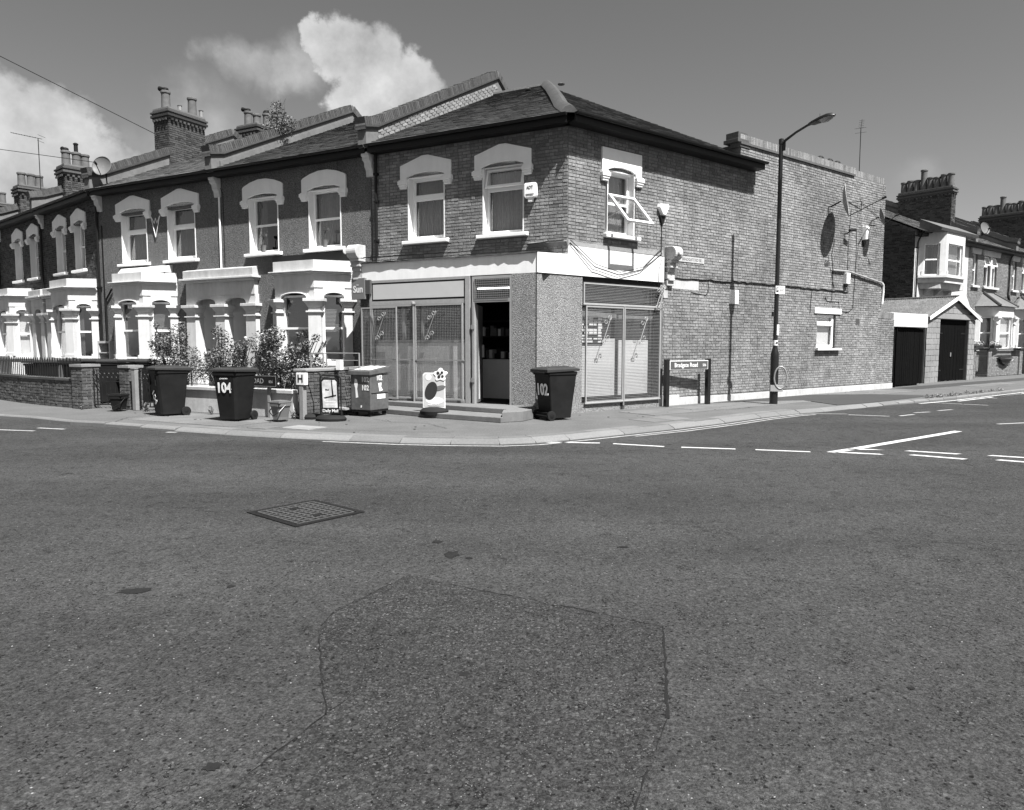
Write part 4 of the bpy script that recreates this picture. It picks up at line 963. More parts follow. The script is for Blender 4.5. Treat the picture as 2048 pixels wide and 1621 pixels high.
# console brackets: scroll on a stack of mouldings
def console(x, z, rotz, y0, w=.28):
    g = G(); R0 = .17; prof = []
    for k in range(13): t = math.pi * 1.15 * k / 12; prof.append((y0 - .20 - R0 * math.sin(t) * .9 + 0, z - R0 + R0 * math.cos(t)))
    prof = [(y0 + .04, z)] + prof + [(y0 + .04, z - 2 * R0)]
    g.prismx(prof, x - w / 2, x + w / 2)
    o = g.build("console_scroll", m_whitedirt, shop, rotz=rotz, bevel=.012)
    g = G(); zz = z - 2 * R0
    for i, (d, h_) in enumerate(((.22, .06), (.16, .08), (.20, .05), (.13, .10), (.10, .16), (.14, .05), (.09, .12))): g.box(x - w / 2 + .03 * (i % 2), x + w / 2 - .03 * (i % 2), y0 - d, y0 + .03, zz - h_, zz); zz -= h_
    g.build("console_bracket", m_whitedirt, shop, rotz=rotz, bevel=.01)
    g = G(); g.lathe([(.06, 0), (.075, -.01), (.05, -.03)], (x - w / 2 if rotz == 0 else x, y0 - .36, z - R0), 10, 'x' if rotz == 0 else 'y'); g.build("scroll_eye", m_whitedirt, shop, rotz=rotz)
console(3.40, 3.98, DR, 0); console(-5.25, 3.98, 0, FY + .10, .30)
# shop window frame, sign panel, glass, blind
g = G(); y = FY
g.box(-4.90, -4.83, y, y + .08, .25, 3.1).box(-2.16, -2.04, y - .02, y + .10, .22, 3.1).box(-4.83, -2.16, y, y + .08, 2.50, 2.60).box(-4.83, -2.16, y, y + .08, 3.04, 3.10).box(-4.83, -2.16, y - .01, y + .08, .22, .30); g.build("shopfront_frame", m_steelp, shop)
g = G(); g.box(-4.83, -2.16, y + .012, y + .04, 2.60, 3.04); g.build("sign_backing", m_signb, shop); g = G(); g.box(-4.79, -2.20, y + .003, y + .02, 2.645, 3.0); g.build("blank_sign_panel", M("sign_panel", .42, .5, .03, 3, stain=.05), shop)
g = G(); g.quad((-4.83, y + .05, .30), (-2.16, y + .05, .30), (-2.16, y + .05, 2.5), (-4.83, y + .05, 2.5)); g.build("shop_glass", m_glassd, shop)
g = G(); g.quad((-4.80, y + .12, .30), (-2.18, y + .12, .30), (-2.18, y + .12, 1.66), (-4.80, y + .12, 1.66)); g.build("window_blind", m_white, shop)
g = G(); g.box(-4.0, -3.92, y + .1, y + .14, 1.66, 2.5).box(-3.46, -3.40, y + .1, y + .14, 1.66, 2.5).box(-4.80, -2.2, y + .1, y + .13, 1.60, 1.67); g.build("inner_frame", m_steelp, shop)
# dim shop interior
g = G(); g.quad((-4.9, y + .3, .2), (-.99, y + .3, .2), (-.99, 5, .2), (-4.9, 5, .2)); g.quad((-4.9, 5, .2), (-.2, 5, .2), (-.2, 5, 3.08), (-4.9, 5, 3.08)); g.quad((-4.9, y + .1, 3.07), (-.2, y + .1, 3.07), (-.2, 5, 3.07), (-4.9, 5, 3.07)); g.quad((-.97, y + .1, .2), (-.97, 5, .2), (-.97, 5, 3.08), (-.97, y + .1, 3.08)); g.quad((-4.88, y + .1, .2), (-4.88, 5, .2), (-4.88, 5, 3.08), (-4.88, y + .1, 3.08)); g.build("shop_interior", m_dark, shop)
g = G(); g.box(-2.9, -1.75, 1.0, 1.6, .2, 1.18); cn = g.build("shop_counter", m_counter, shop)
# door: frame, transom light, open leaf
g = G(); g.box(-1.99, -1.93, y, y + .10, .21, 3.08).box(-1.03, -.97, y, y + .10, .21, 3.08).box(-1.93, -1.03, y, y + .10, 2.50, 2.58).box(-1.93, -1.03, y, y + .10, 3.02, 3.08); g.build("door_frame", m_steelp, shop)
g = G(); g.quad((-1.93, y + .05, 2.58), (-1.03, y + .05, 2.58), (-1.03, y + .05, 3.02), (-1.93, y + .05, 3.02)); g.build("transom_pane", m_glassd, shop)
def meshgrid(x0, x1, z0, z1, y, dx, dz, w, rotz=0, name="wire_mesh", vert=True):
    g = G(); z = z0
    while z < z1: g.box(x0, x1, y, y + w, z, z + w); z += dz
    x = x0
    while vert and x < x1: g.box(x, x + w, y + w, y + 2 * w, z0, z1); x += dx
    o = g.build(name, m_steelp, shop, rotz=rotz); o['kind'] = 'stuff'; return o
meshgrid(-1.92, -1.04, 2.59, 3.01, y - .02, .05, .05, .006)
g = G().at(T(-1.90, y + .10, 0) @ RZ(R_(112))); g.box(0, .82, 0, .045, .23, 2.45); dl = g.build("door", m_dishg, shop)
g = G().at(T(-1.90, y + .10, 0) @ RZ(R_(112))); g.quad((.10, -.003, .3), (.30, -.003, .3), (.18, -.003, 1.25), (.10, -.003, 1.5)); g.build("door_poster", m_sign, dl)
g = G().at(T(-1.90, y + .10, 0) @ RZ(R_(112))); g.box(.68, .78, -.05, 0, 1.25, 1.55); g.build("handle", m_steel, dl)
g = G(); g.box(-1.98, -1.94, y - .03, y, .22, 2.5); g.box(-1.99, -1.92, y - .05, y - .01, .7, .8).box(-1.99, -1.92, y - .05, y - .01, 1.9, 2.0); g.build("gate_stile", m_steel, shop)
# wire grilles on the street front
GY = y - .10
def frame_rect(x0, x1, z0, z1, yy, w=.035, rotz=0, name="grille_frame", mat=None):
    g = G(); g.box(x0, x0 + w, yy, yy + w, z0, z1).box(x1 - w, x1, yy, yy + w, z0, z1).box(x0 + w, x1 - w, yy, yy + w, z1 - w, z1).box(x0 + w, x1 - w, yy, yy + w, z0, z0 + w); return g.build(name, mat or m_steelp, shop, rotz=rotz)
frame_rect(-4.82, -3.52, .28, 2.49, GY); frame_rect(-3.50, -2.18, .28, 2.49, GY)
meshgrid(-4.78, -3.55, .32, 2.46, GY + .012, .045, .036, .0036); meshgrid(-3.46, -2.21, .32, 2.46, GY + .012, .045, .036, .0036)
frame_rect(-5.02, -3.96, .26, 2.45, GY - .08, .03, name="grille_leaf"); meshgrid(-4.99, -3.99, .29, 2.42, GY - .072, .045, .034, .0034)
g = G(); g.tube([(-3.51, GY - .03, .2), (-3.51, GY - .03, 2.5)], .022, 8); g.lathe([(.03, 0), (.055, .03), (.05, .07), (.02, .09)], (-3.51, GY - .03, 2.47), 10); g.box(-4.82, -2.15, GY - .01, GY + .03, 1.18, 1.205); g.build("grille_post", m_steel, shop, smooth=True)
def scroll(cx, cz, s, yy, rotz=0, lean=.5, mat=None):
    P = []
    for k in range(15): t = k / 14 * math.pi * 2.2; q = .018 + .010 * t; P.append((math.cos(t) * q, math.sin(t) * q))
    g = G(); up_ = [(p[0] + .10, p[1] + .34) for p in P][::1]; st_ = up_ + [(-.10 - p[0], -.34 - p[1]) for p in P[::-1]]
    g.tube([(cx + a * s + 0, yy, cz + b * s) for a, b in st_], .009, 6)
    P2 = [(cx + (.0 + p[0] * .9 - .05) * s, yy, cz + (p[1] * .9 + .22) * s) for p in P]; g.tube(P2, .008, 6)
    P3 = [(cx + (.05 - p[0] * .9) * s, yy, cz + (-p[1] * .9 - .22) * s) for p in P]; g.tube(P3, .008, 6)
    return g.build("scroll_ornament", mat or m_steelp, shop, rotz=rotz, smooth=True)
scroll(-3.03, 2.0, .85, GY - .03); scroll(-4.42, 2.0, .85, GY - .10)
# side street grilles
g = G(); g.box(.45, 3.12, .03, .09, 2.98, 3.09); g.build("shopfront_frame", m_dark, shop, rotz=DR)
frame_rect(.46, 3.11, 2.47, 2.96, -.05, .035, DR); meshgrid(.5, 3.08, 2.5, 2.93, -.038, .1, .036, .0052, DR, vert=False)
frame_rect(.53, 1.77, .21, 2.44, -.06, .035, DR); frame_rect(1.79, 3.09, .21, 2.44, -.06, .035, DR)
meshgrid(.56, 1.74, .26, 2.41, -.048, .59, .036, .0052, DR, vert=False); meshgrid(1.82, 3.06, .26, 2.41, -.048, .61, .036, .0052, DR, vert=False)
g = G(); g.tube([(1.78, -.06, .1), (1.78, -.06, 2.46)], .022, 8); g.tube([(.5, -.06, .2), (3.1, -.06, .2)], .022, 8); g.tube([(.44, -.05, 2.46), (3.13, -.05, 2.46)], .022, 8); g.build("grille_post", m_steel, shop, rotz=DR, smooth=True)
scroll(1.17, 1.9, .85, -.09, DR); scroll(2.42, 1.9, .85, -.09, DR)
scroll(2.96, 2.72, .75, -.11, DR); scroll(3.04, 2.72, .75, -.13, DR)
g = G(); g.quad((.46, .14, .22), (3.11, .14, .22), (3.11, .14, 3.0), (.46, .14, 3.0)); g.build("shop_glass", m_glassd, shop, rotz=DR)
g = G(); g.quad((.60, .17, .34), (1.70, .17, .34), (1.70, .17, 1.58), (.60, .17, 1.58)); g.quad((1.80, .17, .34), (2.88, .17, .34), (2.88, .17, 1.66), (1.80, .17, 1.66)); g.quad((1.32, .171, 1.58), (1.70, .171, 1.58), (1.70, .171, 1.70), (1.32, .171, 1.70)); g.build("window_blind", m_blindw, shop, rotz=DR)
g = G(); g.quad((.55, .175, 1.98), (1.75, .175, 2.12), (1.75, .175, 2.28), (.55, .175, 2.34)); g.quad((1.82, .175, 2.14), (3.05, .175, 2.12), (3.05, .175, 2.26), (1.82, .175, 2.26)); g.build("paper_strip", m_net, shop, rotz=DR)
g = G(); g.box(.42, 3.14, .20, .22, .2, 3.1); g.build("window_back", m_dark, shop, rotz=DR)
g = G(); g.box(.5, 1.27, .15, .165, 1.56, 2.20); nb_ = g.build("notice_board", m_signb, shop, rotz=DR)
r = random.Random(21); g = G()
for i in range(5):
    for j in range(9):
        if r.random() < .8: x = .53 + i * .145; z = 1.60 + j * .066; g.box(x, x + r.uniform(.09, .138), .143, .149, z, z + .05)
g.build("advert_card", m_sign, nb_)
g = G(); g.box(.45, 1.7, -.02, .2, .0, .17).box(1.86, 3.12, -.02, .2, .0, .17); g.build("stall_riser", m_pebl, shop, rotz=DR); g = G(); g.box(1.7, 1.86, -.01, .2, 0, .17); g.build("stall_riser_brick", m_brick3, shop, rotz=DR)
# steps
def Lp(s, o_): return (s, -o_)
g = G(); g.slab([(-5.1, -1.05), (-5.0, -1.62), (-3.61, -1.90), (-1.96, -2.24), (-.37, -2.42), (-.36, -1.5), (-.4, -.72), (-5.1, -.72)][::1], 0, .11); g.build("step", m_step, shop, bevel=.012)
g = G(); g.slab([(-5.0, -1.0), (-4.25, -1.12), (-2.54, -1.38), (-1.7, -1.56), (-.40, -1.75), (-.40, -.70), (-5.0, -.70)], .11, .215); g.build("step", m_step, shop, bevel=.012)
g = G(); g.slab([(-.38, -2.36), (-.12, -1.95), (-.13, -1.45), (-.39, -1.35), (-.39, -.8), (-.6, -.8), (-.6, -1.9)], .0, .213); g.build("step_end", m_step, shop, bevel=.012)
# paint patches on the side wall, cable run, boxes fixed to it
g = G(); g.prism([(3.44, 2.97), (4.60, 2.96), (4.60, 3.22), (4.45, 3.20), (4.30, 3.23), (3.9, 3.20), (3.44, 3.26)], -.016, 0); g.box(3.22, 3.38, -.018, 0, 2.72, 3.04); g.build("paint_patch", m_whitedirt, shop, rotz=DR)
g = G(); g.box(5.94, 6.34, -.025, 0, 2.67, 3.05); g.build("blank_panel", m_sign, shop, rotz=DR)
g = G(); g.box(12.9, 13.15, -.015, 0, 2.22, 2.42).box(10.8, 11.05, -.014, 0, 4.0, 4.18); g.build("air_brick", m_brick3, shop, rotz=DR)

# ================================================================== terraced houses on the same side (104 and 106)
def terrace_house(name, label, x0, x1, wins, style, hw, baycfg, chim=None, slmat=m_slate, seed=0, zpk=9.97, ypk=5.8):
    h = root(name, label, "house", WL(x0, 0), A_L); W_ = x1 - x0
    holes = [(c - x0 - hw + .2, c - x0 + hw - .2, 4.12, 5.64) for c in wins]
    bx0, bx1 = baycfg[0] - x0, baycfg[3] - x0
    g = G(); rectsheet(g, 0, W_, 0, 6.55, holes + [(min(bx0, bx1) + .25, bx1 - .15, .3, 3.0)] + ([(.12, 1.12, 0, 2.97)] if seed == 1 else [(4.48, 5.48, 0, 2.97)]), 0, .3); g.build("wall", m_peb, h)
    body(h, 0, W_, 11, 6.5, m_brick4, y0=.01)
    for i, c in enumerate(wins):
        kind, cur = (('sash', 'drapes'), ('sash', 'net'))[i] if seed == 1 else (('case', 'full'), ('case', 'full'))[i]
        upper_window(h, c - x0, hw, style, kind, cur, m_cream_lift, seed * 5 + i, zt=6.13 if style == 'round' else 6.2)
    sl = math.atan(.475)
    roof_slates(h, (0, -.33, 6.5), (1, 0, 0), (0, math.cos(sl), math.sin(sl)), (0, -math.sin(sl), math.cos(sl)), 6.2 / math.cos(sl), lambda t: (.12, W_ - .12), slmat, limit=300, prio=lambda x, t: t * .5 + (W_ - x) * .3, seed=seed, gauge=.22 if slmat is m_slate else .25)
    g = G(); g.quad((0, -.32, 6.48), (W_, -.32, 6.48), (W_, 5.9, 9.43), (0, 5.9, 9.43)); g.quad((0, 5.9, 9.43), (W_, 5.9, 9.43), (W_, 11, 6.9), (0, 11, 6.9)); g.build("roof_boarding", m_dark, h)
    g = G(); g.tube([(.1, 5.9, 9.47), (W_ - .1, 5.9, 9.47)], .10, 8); g.build("ridge_tile", m_coping, h)
    gutter(h, [(0, 0), (W_, 0)], depth=.275)
    return h
h104 = terrace_house("terraced_house", "roughcast terraced house with round topped white window heads, next to the shop", -10.95, -5.42, [-9.20, -6.98], 'round', .76, (-8.6, -8.15, -6.72, -6.12), seed=1)
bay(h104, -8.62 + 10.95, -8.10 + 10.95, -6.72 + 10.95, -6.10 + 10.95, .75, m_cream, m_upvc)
party_parapet(h104, 0, 5.8, 10.0, .26, side=m_cement, seed=5)
g = G(); g.prismx([(-.05, 6.62), (5.8, 9.42), (5.8, 9.60), (-.05, 6.80)], .13, .17); g.build("flashing_fillet", m_cement, h104)
bracket(h104, -.02, m_cream); g = G(); g.tube([(.04, -.03, 3.6), (.04, -.03, 5.85)], .028, 8); g.build("white_pipe", m_white, h104); g = G(); g.tube([(.18, -.012, 3.65), (.18, -.012, 5.9), (.05, -.02, 6.1)], .008, 5); g.build("cable", m_wire, h104)
g = G(); g.box(2.1, 5.2, -.06, .0, 3.74, 3.98); g.build("bay_flashing", m_black, h104)
h106 = terrace_house("terraced_house", "roughcast terraced house with pointed white window heads and a W ornament between its upper windows", -16.55, -10.95, [-14.80, -12.60], 'point', .82, (-15.4, -14.85, -13.5, -12.9), slmat=m_slate_old, seed=2, zpk=9.84)
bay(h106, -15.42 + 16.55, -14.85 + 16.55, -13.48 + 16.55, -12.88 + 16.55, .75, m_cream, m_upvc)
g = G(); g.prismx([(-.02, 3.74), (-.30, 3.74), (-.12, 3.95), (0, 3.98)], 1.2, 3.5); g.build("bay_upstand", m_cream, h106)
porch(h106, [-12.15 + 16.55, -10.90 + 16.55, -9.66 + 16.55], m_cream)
party_parapet(h106, 0, 5.46, 9.84, .26, side=m_cement, seed=6); bracket(h106, .1, m_cream, 6.4); downpipe(h106, -.02, .3, 6.5); g = G(); g.box(.12, .16, -.02, .0, .8, 5.4); g.tube([(.25, -.05, 1.7), (.25, -.05, 3.0), (.6, -.06, 3.35)], .03, 7); g.build("waste_pipe", m_gutter, h106)
chimney(h106, -.62, .18, 2.62, 4.12, 7.4, 9.85, [(-.38, 2.95, .72, 'hood'), (.0, 3.75, .66, None)], m_stack)
g = G(); g.lathe([(.07, 0), (.07, .22), (.09, .25)], (-.1, 3.3, 9.9), 10); g.lathe([(.07, 0), (.07, .22), (.09, .25)], (.1, 4.05, 9.9), 10); g.build("flue_liner", m_steel, h106)
chimney(h106, -.60, .5, 6.35, 7.75, 8.4, 10.25, [(-.3, 6.65, .62, 'hood'), (-.25, 7.05, .62, None), (.15, 7.2, .62, 'cap'), (.25, 7.5, .62, 'cap')], m_stack, limit=60)
g = G(); P = [(2.62, 5.5), (2.78, 5.27), (2.84, 5.42), (2.90, 5.27), (3.04, 5.48), (2.83, 4.85), (2.62, 5.5)]
g.tube([(x, -.04, z) for x, z in P], .012, 6); tag(g.build("letter_ornament", m_white, None, WL(-16.55, 0), A_L), "thin white W shaped metal ornament between two upper windows", "wall ornament")

# ---- further terrace, turned away down the street
P2 = Vector((-13.48, 23.86, 0))
def far_house(name, label, s0, wins, bayx, porchx, seed, win_kind='sash', chim=None):
    u2 = Vector((math.cos(A_2), math.sin(A_2), 0)); h = root(name, label, "house", P2 + u2 * s0, A_2, None); W_ = 5.3
    hw = .66; holes = [(c - s0 - hw + .2, c - s0 + hw - .2, 4.12, 5.64) for c in wins]
    b0, b1 = bayx
    g = G(); rectsheet(g, 0, W_, 0, 6.55, holes + [(b0 + .3, b1 - .2, .3, 3.0), (porchx[0] + .1, porchx[1] - .1, 0, 2.97)], 0, .3); g.build("wall", m_mortar, h); body(h, 0, W_, 10, 6.5, m_brick4, y0=.01)
    wall_bricks(h, 0, W_, .05, 6.4, [(a, b, c - .12, d + .1) for a, b, c, d in holes] + [(b0, b1, 0, 3.6), (porchx[0] - .2, porchx[1] + .2, 0, 3.6)], m_brick3, limit=0, seed=seed)
    for i, c in enumerate(wins): upper_window(h, c - s0, hw, 'peak', 'sash', 'drapes' if i else 'full', m_cream_lift, seed + i, zt=6.16)
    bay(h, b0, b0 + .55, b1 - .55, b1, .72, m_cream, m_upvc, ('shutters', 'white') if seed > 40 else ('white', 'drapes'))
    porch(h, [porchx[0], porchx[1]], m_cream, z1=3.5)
    sl = math.atan(.46)
    roof_slates(h, (0, -.33, 6.5), (1, 0, 0), (0, math.cos(sl), math.sin(sl)), (0, -math.sin(sl), math.cos(sl)), 5.4 / math.cos(sl), lambda t: (.1, W_), m_slate_old, limit=0, seed=seed, gauge=.25)
    g = G(); g.quad((0, -.32, 6.48), (W_, -.32, 6.48), (W_, 5, 8.95), (0, 5, 8.95)); g.quad((0, 5, 8.95), (W_, 5, 8.95), (W_, 10, 6.6), (0, 10, 6.6)); g.build("roof_boarding", m_dark, h)
    gutter(h, [(0, 0), (W_, 0)]); party_parapet(h, 0, 5.0, 9.35, .26, side=m_cement, seed=seed); bracket(h, .1, m_cream, 6.4); downpipe(h, .0, .3, 6.5)
    chimney(h, -.35, .45, .7, 1.95, 6.8, 8.25, [(-.12, .95, .62, 'hood' if seed < 40 else None), (.2, 1.2, .55, 'tube' if seed < 40 else None), (-.1, 1.6, .6, None)], m_brick3, limit=40)
    return h
fh1 = far_house("terraced_house", "dark brick terraced house with black railings and bay beside the bend in the terrace", -5.3, [-1.65, -3.45], (2.3, 5.0), (.55, 1.75), 31)
fh2 = far_house("terraced_house", "dark brick terraced house at the far end, louvred shutters in its bay", -10.6, [-6.35, -8.2], (1.3, 4.0), (4.2, 5.2), 47)
far_house("terraced_house", "dark brick terraced house cut by the picture edge beyond the shuttered one", -15.9, [-11.6, -13.6], (2.3, 5.0), (.55, 1.75), 38)

far_house("terraced_house", "dark brick terraced house two beyond the shuttered one, mostly outside the left edge", -21.2, [-17.2, -19.2], (1.3, 4.0), (4.2, 5.2), 43)

# ================================================================== side street beyond the shop: wall, gates, garages, terrace
yw = root("yard_wall", "low brick yard wall between the shop's flank and the black gates", "wall", WR(14.46, 0), A_R)
g = G(); g.box(0, 1.2, .012, .22, 0, 2.45); g.build("wall_core", m_mortar, yw)
wall_bricks(yw, 0, 1.2, .2, 2.45, [], m_brick, limit=300, seed=14, M0=T(0, .0, 0), prio=lambda x, z: z)
items = [(k, T(.005 + k * .077, -.008, 2.46), .066, .215) for k in range(15)]
pieces("coping_brick", items, lambda w, h, v: ([(0, 0, 0), (w, 0, 0), (w, .23, 0), (0, .23, 0), (0, 0, h), (w, 0, h), (w, .23, h), (0, .23, h)], [(4, 5, 6, 7), (0, 1, 5, 4), (1, 2, 6, 5), (3, 0, 4, 7), (2, 3, 7, 6)]), m_brick, yw)
g = G(); g.box(0, 1.22, -.03, .0, 0, .19); g.build("painted_plinth", m_whitedirt, yw)
gt = root("yard_gates", "pair of black boarded yard gates under a white beam", "gate", WR(15.68, -.15), A_R)
g = G(); g.box(-.02, 2.98, -.05, .2, 2.20, 2.70); g.build("white_beam", m_cream, gt, bevel=.01)
def boards(parent, x0, x1, z0, z1, y, n, mat, name="board"):
    w = (x1 - x0) / n
    for k in range(n):
        g = G(); g.box(x0 + k * w + .006, x0 + (k + 1) * w - .006, y + random.uniform(-.004, .004), y + .03, z0 + random.uniform(0, .02), z1); g.build(name, mat, parent, bevel=0)
boards(gt, .08, .52, .05, 2.18, .02, 3, m_tarmacgate); boards(gt, .60, 2.92, .06, 2.15, .06, 15, m_tarmacgate)
g = G(); g.box(.54, .60, -.01, .10, 0, 2.2).box(.0, .08, .0, .1, 0, 2.2).box(.60, 2.92, .10, .14, .3, .42).box(.60, 2.92, .10, .14, 1.7, 1.82); g.build("gate_frame", m_tarmacgate, gt)
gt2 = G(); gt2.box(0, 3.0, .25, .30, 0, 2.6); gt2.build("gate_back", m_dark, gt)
# gabled garage
GS = 19.95
gg = root("garage", "block garage with white bargeboards, corrugated roof and tall black doors", "garage", WR(GS, -.70), A_R)
Wg = 5.25; ax = 2.66; ez = 2.66; pz = 3.52
g = G(); g.box(.72, .98, .25, .5, 0, 2.62); 
blk = []
def block_wall(parent, x0, x1, z0, z1, keep=None, cw=.45, ch=.225, y=0, prio=None, mat=m_conc):
    items = []; z = z0; row = 0
    while z < z1 - .05:
        x = x0 - (cw / 2 if row % 2 else 0)
        while x < x1 - .03:
            a, b = max(x, x0), min(x + cw - .012, x1)
            if b - a > .05 and (keep is None or keep((a + b) / 2, z + ch / 2)): items.append((z, T(a, y, z), round((b - a) / .01) * .01, min(ch - .012, z1 - z)))
            x += cw
        z += ch; row += 1
    pieces("block", items, unit_brick, mat, parent, 300)
g = G(); g.prism([(.0, 0), (1.35, 0), (1.35, 2.6), (4.28, 2.6), (4.28, 0), (4.95, 0), (4.95, 2.66), (ax, pz - .03), (.1, 2.72), (0, 2.66)], .012, .24); g.build("garage_wall", m_cement, gg)
block_wall(gg, .02, .66, .0, 2.62, y=-.03); block_wall(gg, .72, 1.33, .0, 2.6, cw=.3); block_wall(gg, 4.30, 4.94, .0, 2.6, cw=.33)
block_wall(gg, .3, 4.9, 2.86, pz - .05, keep=lambda x, z: z + .1 < ez + .06 + (pz - ez) * (1 - abs(x - ax) / 2.6))
g = G(); g.box(.62, 4.85, -.03, .2, 2.62, 2.84); g.build("door_lintel", m_conc, gg, bevel=.01)
g = G(); g.lathe([(.30, 0), (.30, 2.55)], (.36, .28, 0), 12); g.build("round_pier", m_conc, gg, smooth=True)
boards(gg, 1.37, 4.26, .03, 2.42, .12, 18, m_tarmacgate, "door_board"); g = G(); g.box(1.36, 4.27, .1, .2, 2.42, 2.6); g.build("door_head", m_tarmacgate, gg)
for s in (-1, 1):
    g = G(); e = 2.66 if s < 0 else 2.62; a = (ax, pz + .05); b = (ax + s * e, ez + .03 - .02)
    g.prism([(a[0], a[1]), (b[0], b[1]), (b[0], b[1] - .14), (a[0], a[1] - .15)], -.16, -.13); g.build("bargeboard", m_white, gg, bevel=.004)
g = G(); g.box(2.72, 2.80, .09, .12, 1.05, 1.22); g.build('handle', m_steel, gg)
for z in (.45, 2.0):
    for x in (1.42, 3.75): g = G(); g.box(x, x + .46, .105, .118, z, z + .05); g.build('strap_hinge', m_iron, gg)
# corrugated roof
g = G(); n = 90; D = 7.5
for s in (-1, 1):
    ex = ax + s * 2.66; V = []; F = []
    for k in range(n * 2 + 1):
        y = -.13 + D * k / (2 * n); dz = .022 * math.sin(math.pi * k / 1.0 + .5) if False else (.022 if k % 2 else -.022)
        V += [(ax, y, pz + .04 + dz), (ex, y, ez - .0 + dz)]
    F = [(2 * k, 2 * k + 1, 2 * k + 3, 2 * k + 2) for k in range(2 * n)]
    g.add(V, F)
g.build("corrugated_sheet", m_corr, gg)
g = G(); g.quad((.02, .24, 0), (.02, D, 0), (.02, D, ez), (.02, .24, ez)); g.build("side_wall", m_brick4, gg); g = G(); g.tube([(ax, -.15, pz + .06), (ax, D, pz + .06)], .06, 6); g.build("ridge_piece", m_corr, gg)

# terrace: house A (white, upper canted bay), B and C (brick)
OFFR = -2.5
def side_house(name, label, s0, W_, first, seed, chims=True):
    h = root(name, label, "house", WR(s0, OFFR), A_R)
    if first:
        g = G(); rectsheet(g, 0, W_, 0, 6.6, [(1.0, 2.2, 4.6, 6.0), (4.55, 5.2, 4.5, 6.0)], 0, .2); g.build("wall", m_cream, h)
    else:
        hol = [(.55, 1.15, 4.5, 6.1), (2.0, 2.75, 4.5, 6.1), (2.95, 3.7, 4.5, 6.1)]
        g = G(); rectsheet(g, 0, W_, 0, 6.6, hol, 0, .25); g.build("wall", m_mortar2, h)
        wall_bricks(h, 0, W_, .1, 6.45, hol + [(1.2, 4.6, 0, 3.6)], m_brick4, limit=0, seed=seed)
    # gable flank towards the shop yard
    g = G(); g.poly([(0, 0, 0), (0, 9, 0), (0, 9, 7.6), (0, 5.8, 9.45), (0, 0, 6.6)]); g.quad((W_, 0, 0), (W_, 0, 6.6), (W_, 9, 6.6), (W_, 9, 0)); g.quad((0, 9, 0), (W_, 9, 0), (W_, 9, 7), (0, 9, 7)); g.build("side_wall", m_mortar, h)
    if first:
        items = []
        wall_bricks(h, -9, 0, .1, 9.3, [], m_brick3, M0=RZ(R_(-90)) , seed=51, out=items, keep=lambda x, z: z < 6.5 + (-x) * .49 and z < 9.3 - max(0, -x - 5.8) * .5)
        g = None; pieces("brick", items, unit_brick, m_brick3, h, 0)
    sl = math.atan(.49)
    roof_slates(h, (0, -.33, 6.52), (1, 0, 0), (0, math.cos(sl), math.sin(sl)), (0, -math.sin(sl), math.cos(sl)), 6.1 / math.cos(sl), lambda t: (-.08, W_), m_slate_old, limit=0, seed=seed, gauge=.24)
    g = G(); g.quad((-.06, -.32, 6.5), (W_, -.32, 6.5), (W_, 5.8, 9.45), (-.06, 5.8, 9.45)); g.quad((-.06, 5.8, 9.45), (W_, 5.8, 9.45), (W_, 11, 6.9), (-.06, 11, 6.9)); g.build("roof_boarding", m_dark, h)
    gutter(h, [(0, 0), (W_, 0)]); party_parapet(h, W_, 5.8, 10.0, .30, side=m_cement, seed=seed)
    if chims:
        pots = [(W_ + .02, .96 + k * .32, (.58, .62, .58, 1.05, .62, .58, .66, .66)[7 - k], None) for k in range(8)]
        chimney(h, W_ - .22, W_ + .26, .80, 3.35, 6.6, 9.35, pots, m_brick3, limit=0)
    return h
def canted(h, x0, x1, d, z0, z1, mat, kinds, z_win, curtain=('drapes', 'net')):
    P = [(x0, 0), (x0 + .75, -d), (x1 - .6, -d), (x1, 0)]
    g = G(); g.slab(P, z_win[1], z1); g.slab(offset_poly(P, .04), z1 - .1, z1); g.build("bay_frieze", mat, h)
    g = G(); g.slab(P, z0, z_win[0] - .1); g.slab(offset_poly(P, .09), z_win[0] - .1, z_win[0]); g.build("bay_sill", mat, h)
    for i in range(3):
        a, b = Vector(P[i]), Vector(P[i + 1]); L_ = (b - a).length; dd = (b - a) / L_; F = T(a.x, a.y, 0) @ RZ(math.atan2(dd.y, dd.x)); w = L_ - .5
        if i == 1: w = L_ - .45
        window(h, F @ T(L_ / 2, .08, 0), w, z_win[0], z_win[1], kinds[i], curtain[min(i, 1)], seed=i + 3)
        g = G().at(F); g.box(.0, L_ / 2 - w / 2, 0, .12, z_win[0], z_win[1]).box(L_ / 2 + w / 2, L_, 0, .12, z_win[0], z_win[1]); g.box(L_ / 2 - w / 2 - .1, L_ / 2 - w / 2, -.03, .0, z_win[0], z_win[0] + .2).box(L_ / 2 + w / 2, L_ / 2 + w / 2 + .1, -.03, 0, z_win[0], z_win[0] + .2); g.build("bay_pier", mat, h)
hA = side_house("terraced_house", "white rendered end house with an upper canted bay beside the garages", 22.85, 5.85, True, 61)
canted(hA, .35, 3.7, .85, 4.3, 6.62, m_cream, ('sash', 'sash', 'topopen'), (4.62, 6.02), ('drapes', 'net'))
g = G(); g.prismx([(-.9, 6.5), (-.95, 6.62), (.0, 7.1), (0, 6.5)], .35, 4.4); g.build("bay_roof", m_slate_old, hA)
g = G(); g.slab([(.55, 0), (1.0, -.7), (3.6, -.7), (4.1, 0)], 4.05, 4.3); g.build("bay_corbel", m_whitedirt, hA)
for x in (1.1, 2.2, 3.3): g = G(); g.prismx([(0, 3.75), (-.55, 4.25), (-.65, 4.3), (0, 4.3)], x - .07, x + .07); g.build("bay_bracket", m_cream, hA)
downpipe(hA, .12, .5, 6.5, mat=m_black); window(hA, T(4.9, .12, 0), .6, 4.5, 5.95, 'topopen', 'net')
